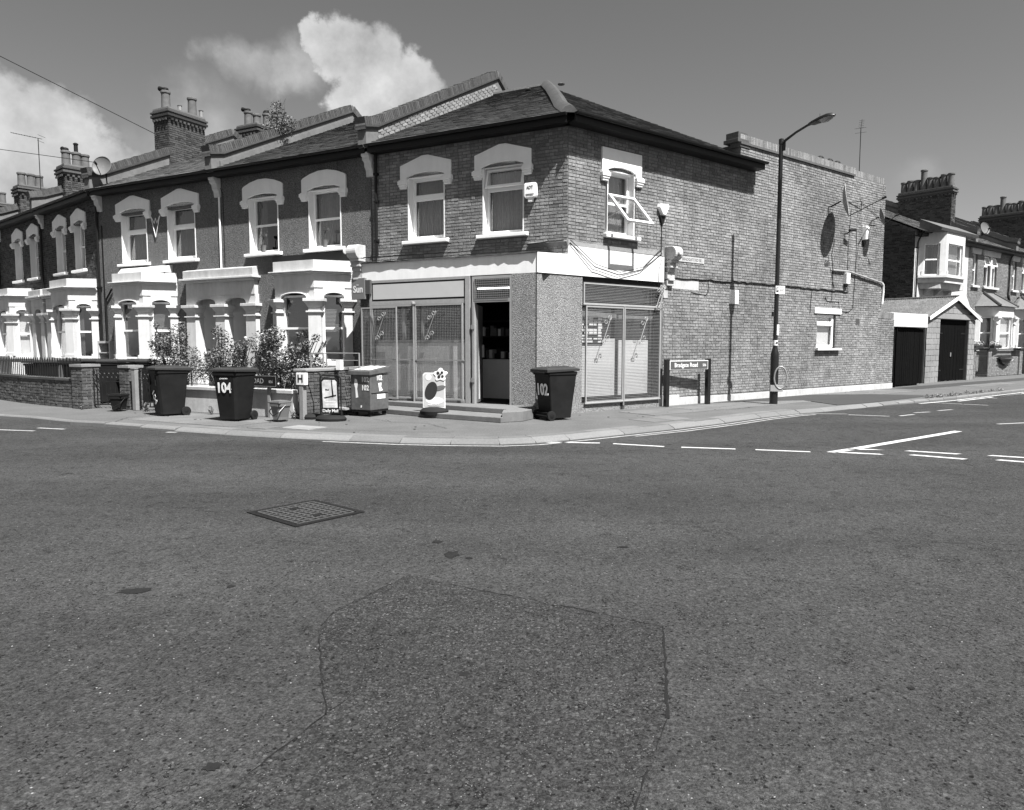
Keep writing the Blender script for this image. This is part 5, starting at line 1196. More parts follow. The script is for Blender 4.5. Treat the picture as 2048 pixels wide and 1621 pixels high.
g = G(); g.prism([(2.2, 3.0), (3.9, 3.0), (3.05, 3.85)], -1.0, -.95); g.build("porch_gable", m_cream, hA)
def brick_front(h, seed):
    for i, (a, b) in enumerate(((.55, 1.15), (2.0, 2.75), (2.95, 3.7))):
        c = (a + b) / 2; window(h, T(c, .10, 0), b - a, 4.5, 6.05, 'sash' if i == 0 else 'topopen', 'net', seed + i)
    for a, b in ((.35, 1.35), (1.8, 3.9)):
        g = G(); g.prism([(a - .18, 6.5), (a, 6.05), (b, 6.05), (b + .18, 6.5)], -.08, .02); g.build("window_head", m_cream, h); g = G(); g.box(a + .05, b - .05, -.12, .1, 4.40, 4.5); g.build("window_sill", m_cream, h)
    g = G(); g.box(2.75, 2.95, -.05, .2, 4.5, 6.1); g.build("window_pier", m_cream, h)
    canted(h, 1.2, 4.6, .8, 0, 3.45, m_cream, ('sash', 'sash', 'sash'), (1.35, 2.95), ('net', 'white'))
    g = G()
    for x in (1.7, 4.05): g = G(); column(g.at(T(x, -.82, 0)), .25, 1.3, 2.95, -.02, .1); g.build("bay_column", m_cream, h)
    g = G(); g.add([(1.1, .0, 3.48), (1.65, -.95, 3.48), (4.15, -.95, 3.48), (4.75, 0, 3.48), (2.1, 0, 4.2), (3.5, 0, 4.2)], [(0, 1, 4), (1, 2, 5, 4), (2, 3, 5)]); g.build("bay_roof", m_slate_old, h)
    for a, b in (((1.65, -.95, 3.5), (2.1, 0, 4.22)), ((4.15, -.95, 3.5), (3.5, 0, 4.22))): g = G(); g.tube([a, b], .07, 6); g.build("hip_tile", m_coping, h)
    g = G(); g.box(.25, 1.1, .02, .06, .1, 2.2); g.build("door", m_dishg, h); downpipe(h, 5.35, .3, 6.5, mat=m_black)
hB = side_house("terraced_house", "brick terraced house with paired upper windows and tiled bay, right of the white end house", 28.7, 5.4, False, 62, False); brick_front(hB, 70)
hC = side_house("terraced_house", "brick terraced house cut off by the right picture edge, behind the satellite dish", 34.1, 5.4, False, 63, True); brick_front(hC, 80)
hD = side_house("terraced_house", "last brick terraced house, only its roof showing at the right edge", 39.5, 5.4, False, 64, False); brick_front(hD, 90)
# front walls of the side street terrace
def front_wall(label, s0, s1, off, h_, mat, piers, gates, seed, name="garden_wall"):
    w = root(name, label, "wall", WR(s0, off), A_R); L_ = s1 - s0
    g = G(); g.box(0, L_, .012, .21, 0, h_); g.build("wall_core", m_mortar2, w); wall_bricks(w, 0, L_, .03, h_, [], mat, limit=0, seed=seed)
    for p in piers:
        g = G(); g.box(p - .2, p + .2, -.06, .34, 0, 1.30); q = g.build("pier", m_mortar2, w); items = []
        wall_bricks(w, p - .2, p + .2, .02, 1.3, [], M0=T(0, -.065, 0), seed=seed, out=items); wall_bricks(w, 0, .4, .02, 1.3, [], M0=T(p - .2, .34, 0) @ RZ(R_(-90)), seed=seed, out=items); pieces("brick", items, unit_brick, mat, q, 90)
        g = G(); g.box(p - .25, p + .25, -.12, .40, 1.30, 1.38); g.build("pier_cap", m_black, w)
    return w
fwB = front_wall("pale brick front wall with square piers and black railings, right of the garages", 28.6, 33.0, -1.4, .95, m_brick4, [.1, 4.3], [], 71)
g = G()
for k in range(26): x = .45 + k * .14; g.box(x - .01, x + .01, .09, .11, .95, 1.40)
g.box(.35, 4.1, .085, .115, 1.30, 1.33); g.build("railing", m_black, fwB)
p2 = front_wall("narrow brick pier at the edge of the block garage", 26.3, 26.7, -1.3, 1.3, m_brick4, [.2], [], 72, "gate_pier")
gr = root("garden_gate", "black iron garden gate between two brick piers by the garages", "gate", WR(26.75, -1.35), A_R)
g = G()
for k in range(12): g.box(.08 + k * .13, .10 + k * .13, 0, .02, .08, 1.25)
g.build("gate_bar", m_black, gr); g = G(); g.box(.02, 1.7, 0, .03, .1, .14).box(.02, 1.7, 0, .03, 1.0, 1.03).box(.02, .06, 0, .03, .05, 1.3).box(1.66, 1.7, 0, .03, .05, 1.3); g.build("gate_frame", m_black, gr)
front_wall("pale brick garden wall at the right picture edge", 34.2, 40, -1.4, .95, m_brick4, [.1, 2.2], [], 73)

# ================================================================== street things
def bin_body(g, w0, d0, w1, d1, h):
    """tapered wheelie bin shell, front towards -y, chamfered corners"""
    def ring(w, d, z, c=.05): return [(-w / 2 + c, -d / 2, z), (w / 2 - c, -d / 2, z), (w / 2, -d / 2 + c, z), (w / 2, d / 2 - c * .4, z), (w / 2 - c * .4, d / 2, z), (-w / 2 + c * .4, d / 2, z), (-w / 2, d / 2 - c * .4, z), (-w / 2, -d / 2 + c, z)]
    rs = [ring(w0, d0, .04), ring(w0 * 1.01, d0 * 1.01, .10), ring(w1, d1, h - .07), ring(w1 + .03, d1 + .03, h - .065), ring(w1 + .03, d1 + .03, h)]
    V = [p for r_ in rs for p in r_]; F = [tuple(range(7, -1, -1)), tuple(range(32, 40))]
    for i in range(4):
        for k in range(8): F.append((i * 8 + k, i * 8 + (k + 1) % 8, (i + 1) * 8 + (k + 1) % 8, (i + 1) * 8 + k))
    g.add(V, F)
def wheelie_bin(label, pos, ang, num=None, face='front', small_text=None, lid_open=0, group=None, h=1.0, w=.58, d=.70, nz_=.62, ns=.20, bodymat=None):
    b = root("wheelie_bin", label, "wheelie bin", pos, ang, group)
    g = G(); bin_body(g, w * .80, d * .74, w, d, h); g.build("bin_body", bodymat or m_bin, b, bevel=.012)
    # front and side mouldings
    g = G(); g.box(-w * .34, -w * .31, -d / 2 - .006, -d / 2 + .03, h - .32, h - .09).box(w * .31, w * .34, -d / 2 - .006, -d / 2 + .03, h - .32, h - .09); g.build("moulded_rib", m_bin, b)
    g = G().at(T(0, .02, h) @ RX(R_(-2 + lid_open)))
    W1, D1 = w / 2 + .035, d / 2 + .05
    g.add([(-W1, -D1, 0), (W1, -D1, 0), (W1, D1, .0), (-W1, D1, .0), (-W1, -D1, .045), (W1, -D1, .045), (W1, D1, .06), (-W1, D1, .06), (-W1 + .09, -D1 + .10, .085), (W1 - .09, -D1 + .10, .085), (W1 - .09, D1 - .08, .095), (-W1 + .09, D1 - .08, .095)],
          [(0, 3, 2, 1), (0, 1, 5, 4), (1, 2, 6, 5), (2, 3, 7, 6), (3, 0, 4, 7), (4, 5, 9, 8), (5, 6, 10, 9), (6, 7, 11, 10), (7, 4, 8, 11), (8, 9, 10, 11)])
    for x in (-.14, 0, .14): g.box(x - .03, x + .03, -D1 + .16, D1 - .16, .088, .102)
    ld = g.build("lid", m_binlid, b, bevel=.008)
    for s in (-1, 1):
        g = G(); g.lathe([(.0, -.02), (.06, -.025), (.098, -.02), (.102, 0), (.098, .025), (.03, .03), (0, .02)], (s * (w * .40 + .035), d * .37 + .02, .10), 18, 'x'); wh = g.build("wheel", m_rubber, b, smooth=True)
        g = G(); g.lathe([(.055, 0), (.05, .028 * s), (.015, .034 * s)], (s * (w * .40 + .035), d * .37 + .02, .10), 12, 'x'); g.build("wheel_hub", m_gutter, wh, smooth=True)
    g = G(); g.tube([(-w * .42, d / 2 + .03, .10), (w * .42, d / 2 + .03, .10)], .012, 6); g.box(-w * .42, w * .42, d * .30, d / 2 - .0, .05, .16); g.build("axle", m_bin, b)
    g = G(); g.tube([(-w * .38, d / 2 - .02, h - .05), (-w * .38, d / 2 + .075, h - .02), (w * .38, d / 2 + .075, h - .02), (w * .38, d / 2 - .02, h - .05)], .016, 7); g.build("handle", m_bin, b)
    tp = math.atan2((d - d * .74) / 2, h)
    if num:
        zf = nz_; yy = -d / 2 + (h - zf) * (d * .13) / h - .004
        if face == 'front': Mx = T(0, yy - .012, zf) @ RX(tp)
        elif face == 'back': Mx = RZ(math.pi) @ T(0, yy - .012, zf) @ RX(tp)
        elif face == 'frontlow': Mx = T(.0, yy - .014, zf) @ RX(tp) @ RY(R_(62))
        text(num, ns, m_sign, b, Mx, "painted_number", .028, .003, .9)
    if small_text: text(small_text, .04, m_sign, b, T(0, -d / 2 + .005, nz_ + .19) @ RX(tp), "printed_label", .0, .002)
    return b
pL = lambda s_, o_, z=0: WL(s_, o_, z)
# bins on the pavement
wheelie_bin("black wheelie bin with bold white 104 facing the road, beside the ROAD sign", pL(-5.45, 4.50), A_L + R_(8), "104", 'front', small_text="LEWISHAM", w=.58, d=.62, nz_=.68, ns=.28)
wheelie_bin("black wheelie bin turned sideways, small 104 painted down its corner, nearest the iron gate", pL(-7.60, 4.40), A_L + R_(-20), "104", 'frontlow', w=.58, d=.66, nz_=.42, ns=.24)
wheelie_bin("black wheelie bin with crooked white 102 on its back, against the pebbledashed shop corner", WR(-.98, .74), A_R + R_(82), "102", 'back', w=.60, d=.70, nz_=.62, ns=.33)
# bins in the front gardens
for i, (lab, s_, o_, a_) in enumerate([("dark wheelie bin behind the brick gate pier, pale lid catching the sun", -13.05, 3.0, 10), ("dark wheelie bin behind the iron gate, beside the concrete post", -12.15, 2.9, -5), ("dark wheelie bin at the rose bushes, last in the row behind the gate", -11.3, 2.5, 6)]):
    wheelie_bin(lab, pL(s_, o_), A_L + R_(a_), None, h=1.08)
wheelie_bin("two part wheelie bin behind the black railings of the dark brick house", Vector((-14.1, 21.6, 0)), A_2 + R_(20), None)
# metal cabinet on castors
cb = root("metal_cabinet", "battered grey steel trade bin on castors painted 102, beside the shop step", "steel bin", pL(-3.41, 2.68), A_L - R_(1))
CW, CD, CH = .54, .62, .92
g = G(); g.box(-CW, 0, 0, CD, .14, CH); g.build("cabinet_body", m_cabinet, cb, bevel=.012)
g = G(); g.add([(-CW - .03, -.05, CH - .02), (.03, -.05, CH - .02), (.03, CD + .03, CH + .03), (-CW - .03, CD + .03, CH + .03), (-CW - .03, -.05, CH + .07), (.03, -.05, CH + .07), (.03, CD + .03, CH + .16), (-CW - .03, CD + .03, CH + .16)], [(0, 3, 2, 1), (4, 5, 6, 7), (0, 1, 5, 4), (1, 2, 6, 5), (2, 3, 7, 6), (3, 0, 4, 7)]); g.build("lid", m_cabinet, cb, bevel=.008)
g = G(); g.box(-CW + .1, -.1, .1, CD - .15, CH + .085, CH + .088); 
for k in range(3): g = G(); g.add([(-CW + .05 + k * .17, .05, CH + .092), (-CW + .17 + k * .17, .05, CH + .092), (-CW + .19 + k * .17, CD - .05, CH + .162), (-CW + .07 + k * .17, CD - .05, CH + .162)], [(0, 1, 2, 3)]); g.build("lid_sticker", m_sign, cb)
g = G(); g.box(.0, .006, .03, CD - .03, .50, .515); g.build("panel_seam", m_black, cb)
for x, y in ((-.07, .08), (-.07, CD - .08), (-CW + .07, .08), (-CW + .07, CD - .08)):
    g = G(); g.lathe([(.0, -.02), (.055, -.02), (.06, 0), (.055, .02), (0, .02)], (x, y, .06), 14, 'x'); c_ = g.build("castor", m_rubber, cb, smooth=True); g = G(); g.box(x - .03, x + .03, y - .03, y + .03, .10, .14); g.build("castor_bracket", m_steel, c_)
g = G(); g.box(-CW + .01, -.01, .01, CD - .01, .10, .14); g.build("base_frame", m_iron, cb)
text("102", .155, m_sign, cb, T(-.14, -.004, .80), "painted_number", .02, .002, .9); text("102", .155, m_sign, cb, T(-.14, -.004, .62), "painted_number", .02, .002, .9)
text("102", .16, m_sign, cb, T(.004, .30, .83) @ RZ(R_(90)), "painted_number", .02, .002, .85)
g = G(); g.poly([(-.42, -.004, .82), (-.36, -.004, .80), (-.34, -.004, .70), (-.36, -.004, .60), (-.33, -.004, .42), (-.40, -.004, .40), (-.41, -.004, .6), (-.44, -.004, .7)]); g.poly([(-.27, -.004, .24), (-.23, -.004, .25), (-.24, -.004, .20), (-.27, -.004, .19)]); g.build("torn_sticker", m_sign, cb)
g = G(); g.poly([(.004, .26, .72), (.004, .38, .73), (.004, .36, .64), (.004, .42, .56), (.004, .30, .54)]); g.build("torn_sticker", m_sign, cb); g = G(); g.box(.002, .005, .22, .50, .38, .48); g.build("label", m_sign, cb)
# newspaper A-board
def swing_board(name, label, pos, ang, w=.44, h=.93, panel=True):
    b = root(name, label, "pavement sign", pos, ang)
    g = G(); n = 24; V = []
    prof = [(.30, .0), (.31, .05), (.26, .10), (.14, .115)]
    for r_, z in prof: V += [(r_ * 1.05 * math.cos(2 * math.pi * k / n), r_ * .75 * math.sin(2 * math.pi * k / n), z) for k in range(n)]
    F = [(i * n + k, i * n + (k + 1) % n, (i + 1) * n + (k + 1) % n, (i + 1) * n + k) for i in range(3) for k in range(n)] + [tuple(range(3 * n, 4 * n)), tuple(range(n - 1, -1, -1))]
    g.add(V, F).build("rubber_base", m_rubber, b, smooth=True)
    P = [(-w / 2, 0, .06), (-w / 2, 0, h - .08)] + [(-w / 2 + .08 - .08 * math.cos(t), 0, h - .08 + .08 * math.sin(t)) for t in (.4, .8, 1.2, 1.57)] + [(w / 2 - .08 + .08 * math.sin(t), 0, h - .08 + .08 * math.cos(t)) for t in (0, .4, .8, 1.2)] + [(w / 2, 0, h - .08), (w / 2, 0, .06)]
    g = G(); g.tube(P, .016, 8); g.build("frame", m_black, b, smooth=True)
    if panel:
        Mx = T(0, 0, .14) @ RX(R_(4)); q = w / 2 - .035
        g = G().at(Mx); g.prism([(-q, 0), (q, 0), (q, .68), (q - .05, .74), (-q + .05, .74), (-q, .68)], -.012, .012); pn = g.build("panel", m_black, b, bevel=.005)
        g = G().at(Mx); g.prism([(-q + .03, .13), (q - .03, .13), (q - .03, .66), (q - .07, .70), (-q + .07, .70), (-q + .03, .66)], -.016, -.013); g.build("poster", m_poster, pn)
        g = G().at(Mx); g.poly([(.04, -.018, .70), (.06, -.018, .70), (.085, -.018, .36), (.05, -.018, .34)]); g.poly([(-q + .05, -.018, .34), (q - .05, -.018, .40), (q - .05, -.018, .37), (-q + .08, -.018, .32)]); g.build("poster_print", m_signb, pn)
        g = G().at(Mx)
        for k in range(4): g.box(-.10, .12, -.019, -.018, .155 + k * .03, .167 + k * .03)
        g.build("poster_lines", m_sign, pn)
        text("Daily Mail", .085, m_sign, b, Mx @ T(0, -.017, .065), "masthead_lettering", .012, .002)
        text("Mail", .05, m_signb, b, Mx @ T(-.05, -.018, .50), "poster_lettering", .012, .001)
    return b
swing_board("pavement_sign", "black framed newspaper board with a torn poster above Daily Mail lettering", pL(-3.68, 3.62), R_(-8))
swing_board("pavement_sign", "empty black hoop of a pavement sign, poster missing, left of the newspaper board", pL(-4.35, 3.50), R_(-14), w=.50, h=.98, panel=False)
# ice cream board on the step
ic = root("ice_cream_sign", "white ice cream board with a round cookie topper standing on the shop step", "pavement sign", pL(-2.22, 2.02, .11), A_L + R_(16))
g = G(); g.lathe([(.30, -.10), (.31, -.03), (.24, .03), (.10, .05)], (0, 0, .06), 22); g.build("rubber_base", m_rubber, ic, smooth=True)
g = G(); g.prism([(-.25, .08), (.25, .08), (.25, .80), (.22, .84), (-.21, .84), (-.25, .80)], -.015, .015); ip = g.build("panel", m_sign, ic, bevel=.006)
g = G(); g.prism([(-.23, .12), (.23, .12), (.23, .78), (.20, .815), (-.20, .815), (-.23, .78)], -.018, -.016); g.build("panel_print", M("sign_tint", .42, .5, .05, 5), ip)
g = G(); pts = [(-.06 + .13 * math.cos(t) * math.cos(.35) - .20 * math.sin(t) * math.sin(-.35), .46 + .13 * math.cos(t) * math.sin(-.35) + .20 * math.sin(t) * math.cos(.35)) for t in [2 * math.pi * k / 22 for k in range(22)]]
g.prism(pts, -.028, -.018); g.build("choc_ice_picture", m_choc, ip, bevel=.003)
g = G(); pts = [(.02 + .20 * math.cos(t), .25 + .075 * math.sin(t)) for t in [2 * math.pi * k / 20 for k in range(20)]]; g.prism(pts, -.020, -.0185); g.build("cream_swirl_picture", m_sign, ip)
g = G(); pts = [(.13 + .13 * math.cos(t), .52 + .05 * math.sin(t) + .03 * math.cos(t)) for t in [2 * math.pi * k / 16 for k in range(16)]]; g.prism(pts, -.026, -.0185); g.build("wafer_picture", M("biscuit", .12, .7, .3, 60), ip)
g = G(); g.lathe([(.0, 0), (.06, 0), (.065, .004), (0, .004)], (-.12, -.022, .74), 18, 'y'); g.build("round_badge", m_white, ip)
rr = random.Random(8); g = G()
pts = [(.15 + (.135 + .025 * math.sin(5 * t)) * math.cos(t), .80 + (.125 + .022 * math.sin(5 * t)) * math.sin(t)) for t in [2 * math.pi * k / 40 for k in range(40)]]; g.prism(pts, -.03, .02); tp_ = g.build("cutout_topper", m_sign, ic, bevel=.004)
for cx_, cz_, q in ((.10, .84, .035), (.19, .85, .03), (.20, .77, .03), (.12, .76, .035), (.15, .81, .02)):
    g = G(); g.lathe([(q, 0), (q * .9, -.006), (0, -.01)], (cx_, -.031, cz_), 12, 'y'); g.build("topper_print", m_choc, tp_)
text("MILK CHOC", .05, m_sign, ic, T(0, -.022, .155), "sign_lettering", .01, .001)
# food caddies
def caddy(label, pos, ang, mat, h=.38):
    b = root("food_caddy", label, "caddy", pos, ang)
    g = G(); bin_body(g, .24, .24, .31, .29, h); g.build("caddy_body", mat, b, bevel=.006)
    g = G(); g.box(-.175, .175, -.165, .165, h, h + .035).box(-.13, .13, -.12, .12, h + .035, h + .05); g.build("lid", mat, b, bevel=.006)
    g = G(); g.tube([(-.165, 0, h - .04), (-.15, -.15, h * .55), (0, -.185, h * .33), (.15, -.15, h * .55), (.165, 0, h - .04)], .010, 6); g.build("handle", m_black, b, smooth=True)
    return b
caddy("pale grey kitchen waste caddy with dark handle, on the pavement by the low white wall", pL(-4.48, 4.22), A_L - R_(5), m_dishg)
caddy("dark brown food waste caddy, leaning beside the gate and concrete post", pL(-9.52, 4.30), A_L + R_(22), m_bin, .36)

# lamp post
lp = root("street_lamp", "tall black lamp post with cranked arm and unlit glass lantern, parking sign half way up", "street lamp", (6.84, 18.78, 0), R_(-52.0))
g = G(); g.lathe([(.105, 0), (.105, 1.25), (.10, 1.33), (.075, 1.42), (.058, 1.50), (.056, 2.2), (.050, 6.62), (.062, 6.63), (.062, 6.75), (.02, 6.77)], (0, 0, 0), 18); g.build("lamp_column", m_black, lp, smooth=True)
g = G(); g.lathe([(.107, .33), (.1075, .34), (.1075, .51), (.107, .52)], (0, 0, 0), 18); g.build("grey_band", m_steelp, lp, smooth=True)
g = G(); g.tube([(.0, 0, 6.60), (.12, 0, 6.70), (.40, 0, 6.83), (.70, 0, 6.93), (.78, 0, 6.945)], [.045, .035, .03, .03, .034], 8); g.box(.0, .12, -.012, .012, 6.45, 6.66); g.build("lamp_arm", m_black, lp, smooth=True)
g = G().at(T(.74, 0, 6.93) @ RY(R_(-7)))
n = 12; secs = [(0, .05, .05), (.10, .09, .07), (.30, .125, .095), (.48, .13, .10), (.60, .10, .075), (.665, .03, .02)]; V = []
for x, w, h_ in secs:
    for k in range(n): t = math.pi * k / (n - 1); V.append((x, w * math.cos(t), h_ * math.sin(t)))
g.add(V, [(i * n + k, i * n + k + 1, (i + 1) * n + k + 1, (i + 1) * n + k) for i in range(5) for k in range(n - 1)] + [(i * n, (i + 1) * n, (i + 1) * n + n - 1, i * n + n - 1) for i in range(5)]); hd = g.build("lantern_hood", m_black, lp, smooth=True)
g = G().at(T(.74, 0, 6.93) @ RY(R_(-7))); n = 10; V = []
for x, w, h_ in [(.04, .04, .02), (.12, .075, .05), (.30, .09, .06)]:
    for k in range(n): t = math.pi + math.pi * k / (n - 1); V.append((x, w * math.cos(t), h_ * math.sin(t)))
g.add(V, [(i * n + k, i * n + k + 1, (i + 1) * n + k + 1, (i + 1) * n + k) for i in range(2) for k in range(n - 1)]); g.build("gear_cover", m_dishg, hd, smooth=True)
g = G().at(T(.74, 0, 6.93) @ RY(R_(-7))); V = []
for x, w, h_ in [(.30, .09, .05), (.36, .105, .08), (.46, .11, .085), (.56, .09, .06), (.62, .03, .01)]:
    for k in range(n): t = math.pi + math.pi * k / (n - 1); V.append((x, w * math.cos(t), h_ * math.sin(t)))
g.add(V, [(i * n + k, i * n + k + 1, (i + 1) * n + k + 1, (i + 1) * n + k) for i in range(4) for k in range(n - 1)]); g.build("lantern_bowl", m_steel, hd, smooth=True)
g = G(); g.tube([(1.02, 0, 7.05), (1.02, 0, 7.13)], .01, 6); g.build("photocell", m_dishg, hd)
aC = math.atan2(-18.78, -6.84) + R_(90) - R_(-50.4)     # plates face the crossing
g = G().at(RZ(R_(50.4 + 12))); g.box(-.075, .185, -.075, -.070, 2.86, 3.06); sg = g.build("parking_plate", m_sign, lp)
g = G().at(RZ(R_(50.4 + 12))); g.box(-.06, .005, -.078, -.0755, 2.90, 3.02); g.build("plate_print", m_signb, sg)
text("P", .10, m_sign, lp, RZ(R_(50.4 + 12)) @ T(-.027, -.0795, 2.96), "plate_lettering", .015, .0008)
g = G().at(RZ(R_(50.4 + 12)))
for k in range(4): g.box(.03, .16 - .02 * (k % 2), -.0775, -.0755, 2.90 + k * .036, 2.912 + k * .036)
g.build("plate_print", m_signg, sg)
g = G().at(RZ(R_(50.4 + 12))); g.box(-.0, .06, -.066, -.060, 1.80, 2.07); g.build("notice_sticker", m_sign, lp); g = G(); g.lathe([(.060, 1.53), (.0605, 1.535), (.0605, 1.66), (.060, 1.665)], (0, 0, 0), 18); sk = g.build("round_sticker", m_sign, lp)
g = G().at(RZ(R_(50.4 + 20))); g.lathe([(.0, -.0), (.028, -.002), (.0, -.003)], (0, -.0615, 1.60), 10, 'y'); g.build("sticker_print", m_signb, sk)
g = G().at(RZ(R_(50.4 + 12))); g.box(-.11, -.055, -.03, .03, 2.28, 2.40); g.build("control_box", m_black, lp)
g = G().at(T(.0, 0, 0) @ RZ(R_(50.4 - 12)));
# steel hoop fixed to the lamp post
rg = root("cycle_hoop", "thin steel hoop clamped to the foot of the lamp post for locking bicycles", "cycle hoop", (6.84, 18.78, 0), R_(-8))
g = G(); P = [(.13 + .155 * math.cos(2 * math.pi * k / 28), -.13, .70 + .285 * math.sin(2 * math.pi * k / 28)) for k in range(28)]; g.tube(P, .021, 8, close=True); g.build("hoop", m_steel, rg, smooth=True)
g = G(); g.box(-.115, .20, -.135, -.09, .34, .50); g.build("clamp_plate", m_steelp, rg, bevel=.004)

# street name signs
sn = root("street_name_sign", "white edged street name plate reading Bradgate Road SE6 between two black posts", "street sign", WR(3.14, .19), A_R - R_(4))
for x in (.04, 1.56): g = G(); g.box(x - .055, x + .055, -.055, .055, 0, 1.19); g.build("post", m_black, sn, bevel=.006)
g = G(); g.box(.10, 1.50, -.05, -.02, .92, 1.15); pl = g.build("name_plate", m_sign, sn, bevel=.004)
g = G(); g.box(.12, 1.48, -.055, -.049, .935, 1.135); g.build("plate_ground", m_signg, pl)
text("Bradgate Road", .155, m_sign, sn, T(.68, -.058, 1.035), "sign_lettering", .006, .001, .93); text("SE6", .09, m_sign, sn, T(1.35, -.058, 1.025), "sign_lettering", .004, .001)
g = G(); g.box(.1, 1.5, -.015, .02, .80, .90); g.build("back_rail", m_black, sn) if False else None
rs_ = root("street_name_sign", "dark street name plate reading ROAD SE6 half hidden by the 104 bin", "street sign", pL(-5.75, 3.74), A_L)
for x in (-.35, .46): g = G(); g.box(x - .035, x + .035, 0, .05, 0, .72); g.build("post", m_conc, rs_)
g = G(); g.box(-.62, .75, -.045, -.01, .66, .90); pl = g.build("name_plate", m_signb, rs_, bevel=.004)
g = G(); g.box(-.6, .73, -.048, -.0455, .885, .892).box(-.6, .73, -.048, -.0455, .668, .675).box(.723, .73, -.048, -.0455, .675, .885); g.build("plate_border", m_steelp, pl)
text("S  ROAD", .15, m_steelp, rs_, T(.09, -.049, .775), "sign_lettering", .004, .001); text("SE6", .08, m_steelp, rs_, T(.58, -.049, .765), "sign_lettering", .002, .001)
hs_ = root("hydrant_sign", "short concrete marker post with a square white H plate", "marker post", pL(-4.36, 3.75), A_L)
g = G(); g.box(-.055, .055, 0, .11, 0, .74); g.build("post", m_conc, hs_, bevel=.008); g = G(); g.box(-.115, .115, -.01, .09, .72, .97); g.build("hydrant_plate", m_sign, hs_, bevel=.006)
text("H", .22, m_signb, hs_, T(0, -.014, .845), "sign_lettering", .025, .001)
ss = root("newspaper_sign", "square projecting newspaper sign reading Sun, fixed beside the shop fascia", "sign", pL(-5.20, .80, 2.66), A_L - R_(6))
g = G(); g.box(-.24, .22, -.04, .04, 0, .52); g.build("sign_box", m_red, ss, bevel=.008); g = G(); g.box(.22, .38, -.03, .03, .12, .46); g.build("bracket_box", m_signg, ss)
text("Sun", .23, m_sign, ss, T(-.01, -.043, .24), "sign_lettering", .03, .001); text("THE", .045, m_sign, ss, T(-.03, -.043, .345), "sign_lettering", .01, .001)
es = root("old_street_plate", "faded white enamel plate reading BRADGATE RD SE high on the side wall", "street sign", WR(3.78, .012, 3.66), A_R)
g = G(); g.box(0, 1.02, -.012, .0, 0, .14); g.build("name_plate", m_whitedirt, es); text("BRADGATE RD SE", .10, m_dishg, es, T(.51, -.0145, .07), "sign_lettering", .006, .001, .98)
# alarm boxes
def alarm(label, pos, ang, pts, d=.12, txt=None):
    b = root("alarm_box", label, "alarm box", pos, ang); g = G(); g.prism(pts, -d, 0); g.build("alarm_cover", m_upvc, b, bevel=.02)
    g = G(); g.box(-.05, .05, -d + .02, -.01, -.08, 0) if txt else g.prism([(-.10, -.02), (.10, -.02), (.03, -.20), (-.03, -.20)], -.06, 0); g.build("alarm_back", m_gutter if not txt else m_upvc, b)
    if txt: text(txt, .10, m_signb, b, T(.0, -d - .003, .22), "printed_lettering", .01, .001, .8); g = G(); g.box(-.10, .10, -d - .003, -d, .07, .085).box(-.10, .08, -d - .003, -d, .045, .055); g.build("printed_line", m_signg, b)
    return b
alarm("white square alarm box beside the right hand upper shop window", pL(-.88, 0, 4.84), A_L, [(-.13, 0), (.13, 0), (.15, .05), (.15, .30), (.13, .33), (-.13, .33), (-.15, .30), (-.15, .05)], txt="ADT")
alarm("white shield shaped alarm box on the side wall above the fascia", WR(3.10, 0, 4.72), A_R, [(-.04, 0), (.05, 0), (.17, .2), (.15, .28), (-.15, .26), (-.18, .18)])
alarm("white rectangular alarm casing near the dishes at the far end of the side wall", WR(13.2, 0, 5.0), A_R, [(-.12, 0), (.12, .04), (.16, .40), (-.10, .46)], .16)
ll = root("wall_lamp", "small white bulkhead lamp with dark end under the pipe on the side wall", "wall light", WR(12.08, 0, 3.46), A_R); g = G(); g.box(-.10, .12, -.14, 0, .05, .40); g.build("casing", m_upvc, ll, bevel=.015); g = G(); g.lathe([(.06, 0), (.07, -.06), (.03, -.12)], (-.02, -.07, .06), 12); g.build("lamp_lens", m_black, ll, smooth=True)
g = G(); g.lathe([(.02, 0), (.02, -.01)], (.06, -.142, .15), 8, 'y'); g.build("screw_cap", m_black, ll)

# wall pipe and cables
wp = root("waste_pipe", "slanting white waste pipe that turns down at the end of the side wall", "pipe", WR(0, 0), A_R)
g = G(); g.tube([(11.25, -.05, 3.90), (12.2, -.06, 3.92), (14.5, -.06, 3.67)], .032, 8); g.build("pipe_run", m_steelp, wp, smooth=True); g = G(); g.tube([(14.5, -.06, 3.67), (14.62, -.06, 3.60), (14.66, -.05, 3.35), (14.60, -.05, 2.95)], .035, 8); g.build("pipe_bend", m_white, wp, smooth=True)
def cable(label, pts, r=.012, sag=0, frame='R', mat=None, jit=.012):
    P = []; rr = random.Random(len(pts) * 7)
    F = WR if frame == 'R' else (WL if frame == 'L' else None)
    for a, b in zip(pts, pts[1:]):
        n = max(3, int(math.dist(a, b) / .18))
        for k in range(n):
            t = k / n; p = [a[i] + (b[i] - a[i]) * t for i in range(3)]; p[2] += rr.uniform(-jit, jit) - sag * 4 * t * (1 - t)
            P.append(F(p[0], p[1], p[2]) if F else Vector(p))
    P.append(F(*pts[-1]) if F else Vector(pts[-1]))
    o = P[0].copy(); g = G(); g.tube([p - o for p in P], r, 5); c = g.build("cable", mat or m_wire, None, o); return tag(c, label, "cable")
cable("thick bundle of black cable running level along the side wall", [(3.3, .03, 3.22), (4.7, .03, 3.25), (8.0, .03, 3.28), (12.3, .03, 3.26)], .016, jit=.022)
cable("thin black cable looping down from the bundle towards the white patch", [(5.0, .02, 3.25), (5.0, .02, 2.95), (4.9, .02, 2.86), (4.3, .02, 2.90)], .008)
